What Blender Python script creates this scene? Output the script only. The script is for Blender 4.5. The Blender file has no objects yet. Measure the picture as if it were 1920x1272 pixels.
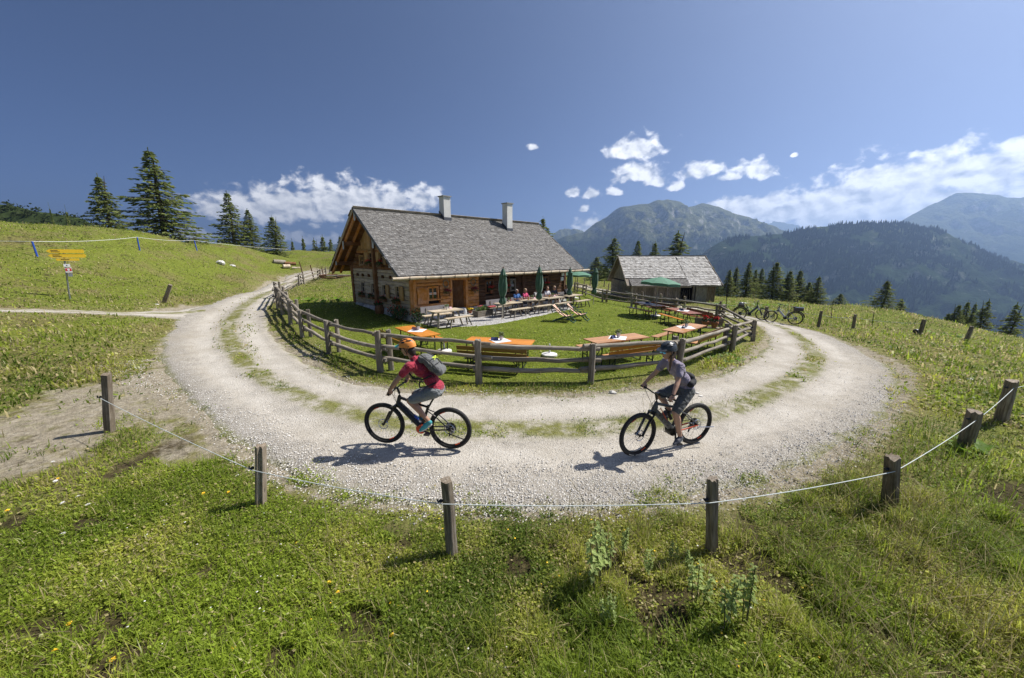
import bpy, bmesh, math, random
import numpy as np
from mathutils import Vector, Matrix, Quaternion
S = bpy.context.scene
COL = S.collection
R = math.radians
random.seed(11)
NR = np.random.RandomState(5)

# ---------------------------------------------------------------- camera
FPX = 690.0                       # focal length in photo pixels (photo 1920 wide)
PITCH = math.atan(156 / 690)
CH = 3.3                          # eye height over the gravel road
cam_d = bpy.data.cameras.new('camera'); cam = bpy.data.objects.new('camera', cam_d); COL.objects.link(cam)
cam_d.sensor_width = 36; cam_d.lens = FPX / 1920 * 36; cam_d.clip_start = 0.05; cam_d.clip_end = 60000
cam.location = (0, 0, CH); cam.rotation_euler = (math.pi / 2 - PITCH, 0, 0)
S.camera = cam
# ---------------------------------------------------------------- sun, sky, exposure
SUN_H = Vector((0.74, 0.26)); SUN_EL = math.atan(1 / SUN_H.length); SUN_AZ = math.atan2(SUN_H.x, SUN_H.y)
sd = bpy.data.lights.new('sun', 'SUN'); sun = bpy.data.objects.new('sun', sd); COL.objects.link(sun)
sd.energy = 5.0; sd.angle = R(0.53); sd.color = (1.0, 0.955, 0.88)
sun.rotation_euler = Vector((SUN_H.x, SUN_H.y, 1.0)).to_track_quat('Z', 'Y').to_euler()
sun.location = (20, 12, 60)
S.view_settings.view_transform = 'Standard'; S.view_settings.look = 'None'
S.view_settings.exposure = 0.55; S.view_settings.gamma = 1.0; S.view_settings.use_curve_mapping = False
S.cycles.max_bounces = 6; S.cycles.diffuse_bounces = 3; S.cycles.glossy_bounces = 2
S.cycles.transmission_bounces = 4; S.cycles.volume_bounces = 0; S.cycles.transparent_max_bounces = 8
S.cycles.use_denoising = True
try: S.cycles.denoiser = 'OPENIMAGEDENOISE'
except Exception: pass
S.cycles.caustics_reflective = False; S.cycles.caustics_refractive = False

def azel(px, py):
    a = 636 - py
    Yf = FPX * math.cos(PITCH) + a * math.sin(PITCH); Z = a * math.cos(PITCH) - FPX * math.sin(PITCH); X = px - 960
    return math.atan2(X, Yf), math.atan2(Z, math.hypot(X, Yf))

W = bpy.data.worlds.new('World'); S.world = W; W.use_nodes = True
nt = W.node_tree; nt.nodes.clear()
def wn(t, **k):
    n = nt.nodes.new(t)
    for a, b in k.items(): setattr(n, a, b)
    return n
def wl(a, b): nt.links.new(a, b)
def wmath(op, a, b=None, c=None, clamp=False):
    n = wn('ShaderNodeMath', operation=op, use_clamp=clamp)
    for i, v in enumerate((a, b, c)):
        if v is None: continue
        if isinstance(v, (int, float)): n.inputs[i].default_value = v
        else: wl(v, n.inputs[i])
    return n.outputs[0]
sky = wn('ShaderNodeTexSky', sky_type='NISHITA', sun_disc=False)
sky.sun_elevation = SUN_EL; sky.sun_rotation = SUN_AZ
sky.altitude = 1600; sky.air_density = 0.42; sky.dust_density = 7.0; sky.ozone_density = 9.0
tc = wn('ShaderNodeTexCoord'); sep = wn('ShaderNodeSeparateXYZ'); wl(tc.outputs['Generated'], sep.inputs[0])
az = wmath('ARCTAN2', sep.outputs[0], sep.outputs[1])
el = wmath('ARCSINE', sep.outputs[2])
cmb = wn('ShaderNodeCombineXYZ'); wl(az, cmb.inputs[0]); wl(el, cmb.inputs[1])
# cumulus: soft blobs in the sky's own azimuth and elevation, broken up by noise
BL = [(440,398,58,26),(500,398,60,30),(560,394,60,32),(630,388,62,36),(690,384,52,28),(740,384,40,20),(792,376,36,17),
      (545,446,32,10),(365,440,32,11),(600,452,40,9),
      (1195,284,48,19),(1172,290,28,14),(1196,330,42,17),(1230,343,24,9),(1312,323,40,14),(1412,322,38,16),(1372,334,34,8),(1073,362,13,9),
      (1113,366,18,8),(1150,363,17,6),(1000,278,11,6),(1265,354,14,8),(1094,394,9,6),(1490,292,6,3),
      (1385,398,60,18),(1450,400,80,24),(1540,398,100,34),(1640,372,110,44),(1715,345,90,38),(1790,330,80,38),(1855,338,90,34),
      (1910,300,60,26),(1980,330,120,44),(1620,410,160,30),(1110,425,30,14),(1770,380,160,34),
      (2300,300,160,50),(2500,330,140,44)]
dmin = None
for (x, y, rx, ry) in BL:
    a0, e0 = azel(x, y); a1, _ = azel(x + rx, y); _, e1 = azel(x, y - ry)
    s = wn('ShaderNodeVectorMath', operation='SUBTRACT'); wl(cmb.outputs[0], s.inputs[0]); s.inputs[1].default_value = (a0, e0, 0)
    m = wn('ShaderNodeVectorMath', operation='MULTIPLY'); wl(s.outputs[0], m.inputs[0]); k_ = .82 if x > 1340 and y > 290 and rx > 45 else (1.12 if 900 < x < 1500 else 1.0)
    m.inputs[1].default_value = (k_ / (a1 - a0), .78 / (e1 - e0), 0)
    m2 = wn('ShaderNodeVectorMath', operation='MULTIPLY'); wl(m.outputs[0], m2.inputs[0]); m2.inputs[1].default_value = (1, -2.0, 0)
    m3 = wn('ShaderNodeVectorMath', operation='MAXIMUM'); wl(m.outputs[0], m3.inputs[0]); wl(m2.outputs[0], m3.inputs[1])
    l = wn('ShaderNodeVectorMath', operation='LENGTH'); wl(m3.outputs[0], l.inputs[0])
    dmin = l.outputs['Value'] if dmin is None else wmath('SMOOTH_MIN', dmin, l.outputs['Value'], 0.35)
# the same kind of cumulus goes round the rest of the horizon
mpb = wn('ShaderNodeMapping'); wl(cmb.outputs[0], mpb.inputs[0]); mpb.inputs['Scale'].default_value = (2.2, 7.0, 1)
nzb = wn('ShaderNodeTexNoise'); nzb.inputs['Scale'].default_value = 1.3; nzb.inputs['Detail'].default_value = 3; wl(mpb.outputs[0], nzb.inputs[0])
band = wmath('MULTIPLY', wmath('ABSOLUTE', wmath('SUBTRACT', el, 0.12)), 6.0)
back = wmath('SUBTRACT', 1.9, wmath('MULTIPLY', nzb.outputs['Fac'], 1.6)); back = wmath('ADD', back, band)
back = wmath('ADD', back, wmath('MULTIPLY', wmath('GREATER_THAN', sep.outputs[1], -0.05), 3.0))
dmin = wmath('MINIMUM', dmin, back)
def cloud_noise(off):
    mp = wn('ShaderNodeMapping'); wl(cmb.outputs[0], mp.inputs[0]); mp.inputs['Location'].default_value = off; mp.inputs['Scale'].default_value = (1, 1.35, 1)
    nz = wn('ShaderNodeTexNoise'); nz.inputs['Scale'].default_value = 29; nz.inputs['Detail'].default_value = 9
    nz.inputs['Roughness'].default_value = 0.54; nz.inputs['Distortion'].default_value = 0.25; wl(mp.outputs[0], nz.inputs[0])
    return nz.outputs['Fac']
n1 = cloud_noise((0, 0, 0)); n2 = cloud_noise((-0.010, -0.014, 0))
dens = wmath('ADD', wmath('SUBTRACT', 1.28, dmin), wmath('MULTIPLY', wmath('SUBTRACT', n1, 0.5), 3.1))
mr = wn('ShaderNodeMapRange', interpolation_type='SMOOTHSTEP'); wl(dens, mr.inputs[0])
mr.inputs[1].default_value = -0.18; mr.inputs[2].default_value = 0.62
shade = wmath('ADD', 0.72, wmath('MULTIPLY', wmath('SUBTRACT', n1, n2), 2.8))  # cloud self-shadow painted into the colour from offset noise
shade = wmath('SUBTRACT', shade, wmath('MULTIPLY', wmath('SUBTRACT', dens, 0.5), 0.16))
cr = wn('ShaderNodeMix', data_type='RGBA'); wl(wmath('MINIMUM', wmath('MAXIMUM', shade, 0.0), 1.0), cr.inputs[0])
SKY_STR = 0.082
CL = 1.0 / SKY_STR
cr.inputs[6].default_value = (0.33 * CL, 0.36 * CL, 0.42 * CL, 1); cr.inputs[7].default_value = (0.95 * CL, 0.95 * CL, 0.96 * CL, 1)
mx = wn('ShaderNodeMix', data_type='RGBA'); wl(mr.outputs[0], mx.inputs[0])
wl(sky.outputs[0], mx.inputs[6]); wl(cr.outputs[2], mx.inputs[7])
bg = wn('ShaderNodeBackground'); wl(mx.outputs[2], bg.inputs[0]); bg.inputs[1].default_value = SKY_STR
ow = wn('ShaderNodeOutputWorld'); wl(bg.outputs[0], ow.inputs[0])
try: W.cycles.sampling_method = 'MANUAL'; W.cycles.sample_map_resolution = 512
except Exception: pass

# ---------------------------------------------------------------- helpers
def tag(o, label=None, cat=None, group=None, kind=None):
    for k, v in (('label', label), ('category', cat), ('group', group), ('kind', kind)):
        if v: o[k] = v
    return o
def empty(name, loc=(0, 0, 0), rz=0, label=None, cat=None, group=None):
    o = bpy.data.objects.new(name, None); o.location = loc; o.rotation_euler = (0, 0, rz); o.empty_display_size = 0.2
    COL.objects.link(o); return tag(o, label, cat, group)
def link(name, me, mat=None, parent=None, loc=None, rot=None, smooth=False):
    o = bpy.data.objects.new(name, me); COL.objects.link(o)
    if mat is not None and not me.materials: me.materials.append(mat)
    if smooth and me.polygons: me.polygons.foreach_set('use_smooth', [True] * len(me.polygons))
    if parent is not None: o.parent = parent
    if loc is not None: o.location = loc
    if rot is not None: o.rotation_euler = rot
    return o
def copy_tree(o, parent=None):
    c = o.copy(); COL.objects.link(c); c.parent = parent
    for ch in list(o.children): copy_tree(ch, c)
    return c
def mesh_np(name, V, F):
    V = np.asarray(V, np.float32); F = np.asarray(F, np.int32)
    me = bpy.data.meshes.new(name); k = F.shape[1]
    me.vertices.add(len(V)); me.vertices.foreach_set('co', V.ravel())
    me.loops.add(F.size); me.loops.foreach_set('vertex_index', F.ravel())
    me.polygons.add(len(F)); me.polygons.foreach_set('loop_start', np.arange(0, F.size, k, dtype=np.int32))
    try: me.polygons.foreach_set('loop_total', np.full(len(F), k, np.int32))
    except Exception: pass
    me.update(calc_edges=True)
    try: me.shade_flat()
    except Exception: pass
    return me
def attr(me, name, vals, typ='FLOAT'):
    a = me.attributes.new(name, typ, 'POINT')
    if typ == 'FLOAT': a.data.foreach_set('value', np.asarray(vals, np.float32).ravel())
    else: a.data.foreach_set('color', np.asarray(vals, np.float32).ravel())
def V3(a): return Vector(a)
def frame(d, up=Vector((0, 0, 1))):
    d = Vector(d).normalized(); u = Vector(up)
    if abs(d.dot(u.normalized())) > 0.98: u = Vector((1, 0, 0))
    s = d.cross(u).normalized(); return d, s, s.cross(d).normalized()
class MB:
    def __init__(self): self.v = []; self.f = []
    def add(self, vs, fs):
        b = len(self.v); self.v += [tuple(x) for x in vs]; self.f += [tuple(i + b for i in f) for f in fs]; return self
    def box(self, c, s, rot=None, taper=1.0, bev=0.0):
        hx, hy, hz = s[0] / 2, s[1] / 2, s[2] / 2; c = Vector(c); vs = []
        for z in (-hz, hz):
            k = taper if z > 0 else 1
            for x, y in ((-hx, -hy), (hx, -hy), (hx, hy), (-hx, hy)):
                p = Vector((x * k, y * k, z))
                if rot is not None: p = rot @ p
                vs.append(c + p)
        return self.add(vs, [(0, 3, 2, 1), (4, 5, 6, 7), (0, 1, 5, 4), (1, 2, 6, 5), (2, 3, 7, 6), (3, 0, 4, 7)])
    def bb(self, x0, x1, y0, y1, z0, z1): return self.box(((x0 + x1) / 2, (y0 + y1) / 2, (z0 + z1) / 2), (x1 - x0, y1 - y0, z1 - z0))
    def bar(self, p0, p1, w, h, up=(0, 0, 1)):
        p0, p1 = Vector(p0), Vector(p1); d, s, u = frame(p1 - p0, Vector(up)); vs = []
        for p in (p0, p1):
            for a, b in ((-1, -1), (1, -1), (1, 1), (-1, 1)): vs.append(p + s * a * w / 2 + u * b * h / 2)
        return self.add(vs, [(0, 1, 2, 3), (7, 6, 5, 4), (0, 4, 5, 1), (1, 5, 6, 2), (2, 6, 7, 3), (3, 7, 4, 0)])
    def tube(self, pts, r, n=8, caps=True, flat=1.0, up=(0, 0, 1), closed=False):
        pts = [Vector(p) for p in pts]; m = len(pts); vs = []; fs = []
        rs = r if isinstance(r, (list, tuple)) else [r] * m
        for i, p in enumerate(pts):
            if closed: d = pts[(i + 1) % m] - pts[i - 1]
            else: d = pts[min(i + 1, m - 1)] - pts[max(i - 1, 0)]
            d, s, u = frame(d, Vector(up))
            for k in range(n):
                a = 2 * math.pi * k / n; vs.append(p + s * math.cos(a) * rs[i] + u * math.sin(a) * rs[i] * flat)
        for i in range(m if closed else m - 1):
            j = (i + 1) % m
            for k in range(n): fs.append((i * n + k, i * n + (k + 1) % n, j * n + (k + 1) % n, j * n + k))
        if caps and not closed: fs += [tuple(range(n - 1, -1, -1)), tuple((m - 1) * n + k for k in range(n))]
        return self.add(vs, fs)
    def lathe(self, prof, n=12, o=(0, 0, 0), axis=(0, 0, 1)):
        d, s, u = frame(axis, Vector((1, 0, 0)) if abs(axis[2]) > .9 else Vector((0, 0, 1))); o = Vector(o); vs = []; fs = []
        for r, z in prof:
            for k in range(n):
                a = 2 * math.pi * k / n; vs.append(o + d * z + (s * math.cos(a) + u * math.sin(a)) * r)
        for i in range(len(prof) - 1):
            for k in range(n): fs.append((i * n + k, (i + 1) * n + k, (i + 1) * n + (k + 1) % n, i * n + (k + 1) % n))
        fs.append(tuple(range(n))); fs.append(tuple((len(prof) - 1) * n + k for k in range(n - 1, -1, -1)))
        return self.add(vs, fs)
    def ball(self, c, r, n=10, m=6, sc=(1, 1, 1), rot=None):
        c = Vector(c); vs = [c + (rot @ Vector((0, 0, -r * sc[2])) if rot else Vector((0, 0, -r * sc[2])))]; fs = []
        for i in range(1, m):
            t = -math.pi / 2 + math.pi * i / m
            for k in range(n):
                a = 2 * math.pi * k / n; p = Vector((math.cos(t) * math.cos(a) * r * sc[0], math.cos(t) * math.sin(a) * r * sc[1], math.sin(t) * r * sc[2]))
                vs.append(c + (rot @ p if rot else p))
        q = Vector((0, 0, r * sc[2])); vs.append(c + (rot @ q if rot else q)); L = len(vs) - 1
        for k in range(n): fs.append((0, 1 + (k + 1) % n, 1 + k)); fs.append((L, L - n + k, L - n + (k + 1) % n))
        for i in range(m - 2):
            for k in range(n): fs.append((1 + i * n + k, 1 + i * n + (k + 1) % n, 1 + (i + 1) * n + (k + 1) % n, 1 + (i + 1) * n + k))
        return self.add(vs, fs)
    def prism(self, poly, d):                       # poly: list of 3d points, extruded by vector d
        n = len(poly); d = Vector(d); a = [Vector(p) for p in poly]; vs = a + [p + d for p in a]
        fs = [tuple(range(n - 1, -1, -1)), tuple(range(n, 2 * n))] + [(i, (i + 1) % n, n + (i + 1) % n, n + i) for i in range(n)]
        return self.add(vs, fs)
    def quad(self, a, b, c, d): return self.add([a, b, c, d], [(0, 1, 2, 3)])
    def mesh(self, name):
        me = bpy.data.meshes.new(name); me.from_pydata(self.v, [], self.f); me.update()
        bm = bmesh.new(); bm.from_mesh(me); bmesh.ops.recalc_face_normals(bm, faces=bm.faces); bm.to_mesh(me); bm.free()
        return me
    def build(self, name, mat, parent=None, smooth=False, loc=None, rot=None):
        o = link(name, self.mesh(name), mat, parent, loc, rot)
        if smooth:
            o.data.polygons.foreach_set('use_smooth', [True] * len(o.data.polygons))
            try: o.data.set_sharp_from_angle(angle=R(50))
            except Exception: pass
        return o

# ---------------------------------------------------------------- materials
MATS = {}
class NT:
    def __init__(s, name):
        s.m = bpy.data.materials.new(name); s.m.use_nodes = True; s.t = s.m.node_tree; s.t.nodes.clear()
        s.out = s.t.nodes.new('ShaderNodeOutputMaterial'); s.b = s.t.nodes.new('ShaderNodeBsdfPrincipled'); s.t.links.new(s.b.outputs[0], s.out.inputs[0])
        s.tc = s.t.nodes.new('ShaderNodeTexCoord')
    def n(s, t, **k):
        x = s.t.nodes.new(t)
        for a, b in k.items(): setattr(x, a, b)
        return x
    def l(s, a, b): s.t.links.new(a, b)
    def set(s, inp, v):
        i = s.b.inputs[inp]
        if isinstance(v, bpy.types.NodeSocket): s.l(v, i)
        else: i.default_value = v
    def coord(s, sc=(1, 1, 1), src='Object', off=None):
        mp = s.n('ShaderNodeMapping'); s.l(s.tc.outputs[src], mp.inputs[0]); mp.inputs['Scale'].default_value = sc
        if off is not None: s.l(off, mp.inputs['Location'])
        return mp.outputs[0]
    def noise(s, co, scale, detail=4, rough=.55, dist=0):
        x = s.n('ShaderNodeTexNoise'); s.l(co, x.inputs[0]); x.inputs['Scale'].default_value = scale; x.inputs['Detail'].default_value = detail
        x.inputs['Roughness'].default_value = rough; x.inputs['Distortion'].default_value = dist; return x.outputs['Fac']
    def vor(s, co, scale, feature='F1', out='Distance'):
        x = s.n('ShaderNodeTexVoronoi', feature=feature); s.l(co, x.inputs[0]); x.inputs['Scale'].default_value = scale; return x.outputs[out]
    def ramp(s, f, *st, interp='LINEAR'):
        x = s.n('ShaderNodeValToRGB'); s.l(f, x.inputs[0]); e = x.color_ramp.elements; x.color_ramp.interpolation = interp
        while len(e) < len(st): e.new(.5)
        for i, (p, c) in enumerate(st): e[i].position = p; e[i].color = tuple(c) + (1,) if len(c) == 3 else c
        return x.outputs[0]
    def mix(s, f, a, b, blend='MIX'):
        x = s.n('ShaderNodeMix', data_type='RGBA', blend_type=blend)
        for i, v in ((0, f), (6, a), (7, b)):
            if isinstance(v, bpy.types.NodeSocket): s.l(v, x.inputs[i])
            elif i == 0: x.inputs[0].default_value = v
            else: x.inputs[i].default_value = tuple(v) + (1,) if len(v) == 3 else v
        return x.outputs[2]
    def math(s, op, a, b=None, c=None, clamp=False):
        x = s.n('ShaderNodeMath', operation=op, use_clamp=clamp)
        for i, v in enumerate((a, b, c)):
            if v is None: continue
            if isinstance(v, bpy.types.NodeSocket): s.l(v, x.inputs[i])
            else: x.inputs[i].default_value = v
        return x.outputs[0]
    def mr(s, f, a, b, c=0., d=1., smooth=True):
        x = s.n('ShaderNodeMapRange', interpolation_type='SMOOTHSTEP' if smooth else 'LINEAR'); s.l(f, x.inputs[0])
        for i, v in enumerate((a, b, c, d)): x.inputs[i + 1].default_value = v
        return x.outputs[0]
    def at(s, name, out='Fac'):
        x = s.n('ShaderNodeAttribute'); x.attribute_name = name; return x.outputs[out]
    def rnd(s): return s.n('ShaderNodeObjectInfo').outputs['Random']
    def bump(s, h, st=.3, dist=.02):
        x = s.n('ShaderNodeBump'); s.l(h, x.inputs['Height']); x.inputs['Strength'].default_value = st; x.inputs['Distance'].default_value = dist
        s.l(x.outputs[0], s.b.inputs['Normal'])
    def hsv(s, col, h=None, sat=None, v=None):
        x = s.n('ShaderNodeHueSaturation'); s.l(col, x.inputs['Color'])
        for k, q in (('Hue', h), ('Saturation', sat), ('Value', v)):
            if q is None: continue
            if isinstance(q, bpy.types.NodeSocket): s.l(q, x.inputs[k])
            else: x.inputs[k].default_value = q
        return x.outputs[0]
def plain(name, col, rough=.6, var=.15, scale=20, metal=0., bump=0., spec=None, rand=0.):
    if name in MATS: return MATS[name]
    m = NT(name); co = m.coord()
    f = m.noise(co, scale, 4); c = m.ramp(f, (.25, [x * (1 - var) for x in col]), (.75, [min(1, x * (1 + var)) for x in col]))
    if rand: c = m.hsv(c, v=m.mr(m.rnd(), 0, 1, 1 - rand, 1 + rand, False))
    m.set('Base Color', c); m.set('Roughness', m.mr(f, .2, .8, max(.02, rough - .08), min(1, rough + .08))); m.set('Metallic', metal)
    if spec is not None: m.set('Specular IOR Level', spec)
    if bump: m.bump(m.noise(co, scale * 3, 3), bump, .005)
    MATS[name] = m.m; return m.m
def wood(name, dark, mid, light, axis=0, scale=1., rough=.8, bump=.5, rand=.25, knots=True):
    if name in MATS: return MATS[name]
    m = NT(name); ob = m.n('ShaderNodeObjectInfo'); cv = m.n('ShaderNodeCombineXYZ'); k = m.math('MULTIPLY', ob.outputs['Random'], 37.)
    for i in range(3): m.l(k, cv.inputs[i])
    sc = [14 * scale] * 3; sc[axis] = 1.1 * scale
    co = m.coord(sc, off=cv.outputs[0]); sc2 = [1.6] * 3; co2 = m.coord(sc2, off=cv.outputs[0])
    g = m.noise(co, 2.2, 6, .65, .3); st = m.noise(co2, 1.7, 5, .6)
    c = m.ramp(g, (.28, dark), (.5, mid), (.74, light))
    c = m.mix(m.mr(st, .45, .75, 0, .65), c, [x * .62 for x in mid])
    if knots:
        sc3 = [5.] * 3; sc3[axis] = 1.6; kn = m.vor(m.coord(sc3, off=cv.outputs[0]), 1.3)
        c = m.mix(m.mr(kn, .05, .13, .75, 0), c, [x * .35 for x in dark])
    c = m.hsv(c, v=m.mr(ob.outputs['Random'], 0, 1, 1 - rand, 1 + rand, False), sat=m.mr(st, .3, .7, .85, 1.1))
    m.set('Base Color', c); m.set('Roughness', rough); m.set('Specular IOR Level', .25)
    m.bump(g, bump, .012); MATS[name] = m.m; return m.m
WOOD_GREY = [wood('weathered_grey_wood_%s' % 'xyz'[a], (.11, .095, .075), (.26, .225, .175), (.43, .38, .31), a) for a in range(3)]
WOOD_PALE = [wood('silver_wood_%s' % 'xyz'[a], (.25, .19, .125), (.50, .41, .29), (.66, .565, .42), a) for a in range(3)]
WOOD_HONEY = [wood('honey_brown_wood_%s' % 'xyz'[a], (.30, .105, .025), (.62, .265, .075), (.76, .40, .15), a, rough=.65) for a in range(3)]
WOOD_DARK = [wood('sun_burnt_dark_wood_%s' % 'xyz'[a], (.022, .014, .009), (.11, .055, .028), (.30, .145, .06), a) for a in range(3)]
WOOD_BROWN = [wood('brown_wood_%s' % 'xyz'[a], (.07, .036, .016), (.21, .10, .042), (.37, .19, .08), a) for a in range(3)]
WOOD_YELLOW = [wood('new_larch_wood_%s' % 'xyz'[a], (.30, .17, .06), (.46, .28, .11), (.58, .38, .17), a, rough=.6) for a in range(3)]
BLACK_IRON = plain('black_iron', (.02, .02, .022), .45, .2, 30, .6)
# ---------------------------------------------------------------- terrain height
def _hash(ix, iy, seed=0):
    n = (ix.astype(np.int64) * 374761393 + iy.astype(np.int64) * 668265263 + seed * 974711) & 0x7fffffff
    n = ((n ^ (n >> 13)) * 1274126177) & 0x7fffffff
    return ((n ^ (n >> 16)) & 0xffff) / 65535.0
def vnoise(x, y, seed=0):
    x = np.asarray(x, float); y = np.asarray(y, float); ix = np.floor(x); iy = np.floor(y); fx = x - ix; fy = y - iy
    fx = fx * fx * (3 - 2 * fx); fy = fy * fy * (3 - 2 * fy)
    a = _hash(ix, iy, seed); b = _hash(ix + 1, iy, seed); c = _hash(ix, iy + 1, seed); d = _hash(ix + 1, iy + 1, seed)
    return (a * (1 - fx) + b * fx) * (1 - fy) + (c * (1 - fx) + d * fx) * fy
def fbm(x, y, seed=0, o=4, ridged=False):
    v = 0; amp = .5; t = 0
    for i in range(o):
        n = vnoise(x * 2 ** i + 13.7 * i, y * 2 ** i + 7.1 * i, seed + i)
        if ridged: n = 1 - abs(2 * n - 1)
        v = v + n * amp; t += amp; amp *= .5
    return v / t
def sstep(a, b, x): t = np.clip((x - a) / (b - a), 0, 1); return t * t * (3 - 2 * t)
CP = [(x, y, 0.) for x in (-6, -2, 2, 6) for y in (1, 4.5, 8, 11.5)]
CP += [(-10, 6.5, .05), (-14, 9, .35), (-9, 2, .1), (-20, 6, 1.0), (10, 6.5, -.05), (16, 8, -.35), (8, 2, 0), (0, -6, .2), (-10, -6, .5), (12, -6, .1),
  (-6.3, 12.3, 0), (-8.7, 14.9, 0.02), (-12, 17.5, .25), (-11.5, 20, .55), (-13.4, 21, .5), (-10.3, 24, .25), (-7.3, 20.8, .06), (-5.1, 18.2, 0), (-3, 16, 0), (0, 19, 0), (0, 23, 0), (4, 27, 0), (3, 21, -.03), (2, 15, 0),
  (-14.8, 18, .25), (-16.5, 17, .62), (-19.2, 20, .78), (-21, 17.5, 1.3), (-19.6, 14, 1.25), (-24.6, 18, 2.25), (-29.3, 22, 3.75), (-29.7, 28, 4.25), (-30.8, 36, 4.5), (-34.4, 48, 4.3),
  (-23.4, 30, .6), (-20, 30, .45), (-27.7, 42, .65), (-25, 40, .5), (-30, 48, 2.0), (-21, 38, .48), (-20.5, 44, .9), (-12, 34, .5), (-36, 60, 2.4), (-43, 70, 4.2), (-22.6, 56, 3.4), (-6, 40, .4), (-8, 55, 1.5),
  (-45, 36, 3.9), (-55, 22, 3.2), (-50, 55, 3.6), (-36, 78, 3.6), (-20, 78, 2.2), (0, 70, .2),
  (8.2, 19, -.22), (8, 13.5, -.05), (10.3, 15, -.2), (13.4, 20, -.28), (17.1, 20, -.6), (21.5, 17, -.67), (14, 12.5, -.15), (15, 27, -.6), (19, 33, -.95), (11, 33, -.85), (11, 43, -.9), (19, 43, -1.2), (6, 33, -.35),
  (9.8, 42.6, -.6), (9, 60, -.55), (13, 74, -.6), (2, 50, -.1), (25.5, 32, -.88), (27.8, 28, -.62), (30.2, 26, -1.08), (29.6, 22, -1.48), (26, 13, -1.1), (22, 4, -.8),
  (14.5, 50, -.8), (17, 60, -.85), (20, 74, -1.2), (36, 34, -2.6), (40, 25, -3.6), (32, 44, -2.6), (27, 52, -2.2), (46, 8, -6), (18, 95, -4), (62, 50, -17), (42, 80, -14), (50, 34, -8)]
for a in range(0, 360, 20):
    an = R(a); CP.append((130 * math.sin(an), 130 * math.cos(an), -28 - 10 * math.sin(an)))
CP = np.array(CP)
def _tpsk(d2): return np.where(d2 > 1e-9, .5 * d2 * np.log(np.maximum(d2, 1e-9)), 0)
TPN = len(CP); _K = _tpsk(((CP[:, None, :2] - CP[None, :, :2]) ** 2).sum(-1)) + np.eye(TPN) * .8
_A = np.zeros((TPN + 3, TPN + 3)); _A[:TPN, :TPN] = _K; _A[:TPN, TPN:] = np.c_[np.ones(TPN), CP[:, :2]]; _A[TPN:, :TPN] = _A[:TPN, TPN:].T
TPW = np.linalg.solve(_A, np.r_[CP[:, 2], 0, 0, 0])
def hbase(x, y):
    x = np.asarray(x, float).ravel(); y = np.asarray(y, float).ravel(); out = np.empty_like(x); r = np.hypot(x, y)
    k = np.minimum(1, 128 / np.maximum(r, 1e-6)); xx = x * k; yy = y * k
    for i in range(0, len(x), 20000):
        a = xx[i:i + 20000]; b = yy[i:i + 20000]
        out[i:i + 20000] = _tpsk((a[:, None] - CP[:, 0]) ** 2 + (b[:, None] - CP[:, 1]) ** 2) @ TPW[:TPN] + TPW[TPN] + TPW[TPN + 1] * a + TPW[TPN + 2] * b
    return out - np.clip((r - 110) * .36, 0, 300)
def pxray(px, py):
    a = 636 - py
    return np.array([px - 960, FPX * math.cos(PITCH) + a * math.sin(PITCH), a * math.cos(PITCH) - FPX * math.sin(PITCH)], float)
def gp(px, py, lift=0.):                       # where the sight line through a photo pixel meets the ground
    d = pxray(px, py); d /= d[1]; Y = np.geomspace(1.5, 140, 500); g = CH + d[2] * Y - (hbase(d[0] * Y, Y) + lift)
    i = np.argmax(g < 0)
    if g[i] >= 0: t = Y[g.argmin()]; return Vector((d[0] * t, t, H0(d[0] * t, t)))
    t = Y[i] if i == 0 else Y[i - 1] + (Y[i] - Y[i - 1]) * g[i - 1] / (g[i - 1] - g[i])
    return Vector((d[0] * t, t, float(hbase([d[0] * t], [t])[0])))
def ay(px, py, Y): d = pxray(px, py); d = d / d[1] * Y; return Vector((d[0], Y, CH + d[2]))
def H0(x, y): return float(hbase([x], [y])[0])
# ---------------------------------------------------------------- tracks (pairs: inner | outer edge)
def track(pairs, n):
    a = np.array([gp(*p[:2])[:2] for p in pairs]); b = np.array([gp(*p[2:])[:2] for p in pairs])
    c = (a + b) / 2; s = np.r_[0, np.cumsum(np.hypot(*np.diff(c, axis=0).T))]; t = np.linspace(0, s[-1], n)
    def sm(q):
        q = np.stack([np.interp(t, s, q[:, 0]), np.interp(t, s, q[:, 1])], 1)
        for _ in range(3): q[1:-1] = (q[:-2] + 2 * q[1:-1] + q[2:]) / 4
        return q
    return sm(a), sm(b)
ROAD = track([(615,513,575,507),(575,527,535,517),(530,546,502,534),(512,568,455,549),(502,590,395,566),(508,618,328,592),(540,652,296,640),(578,682,304,690),(622,702,352,755),
  (682,719,430,828),(760,733,560,908),(850,738,720,958),(960,740,960,975),(1080,738,1180,964),(1200,732,1370,928),(1290,718,1530,862),(1360,698,1640,800),(1410,674,1694,745),(1438,652,1690,702),
  (1440,634,1620,657),(1428,614,1540,623),(1392,599,1470,607),(1330,589,1390,591),(1255,577,1290,575),(1180,562,1200,555),(1120,549,1135,543),(1085,541,1092,535)], 260)
SIDE = track([(390,572,380,600),(320,583,312,598),(240,585.5,230,592),(140,582,130,587.5),(-60,578,-60,585)], 60)
DUST = track([(360,690,450,845),(290,700,300,800),(220,712,200,812),(120,752,90,848),(-40,815,-60,925)], 60)
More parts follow.
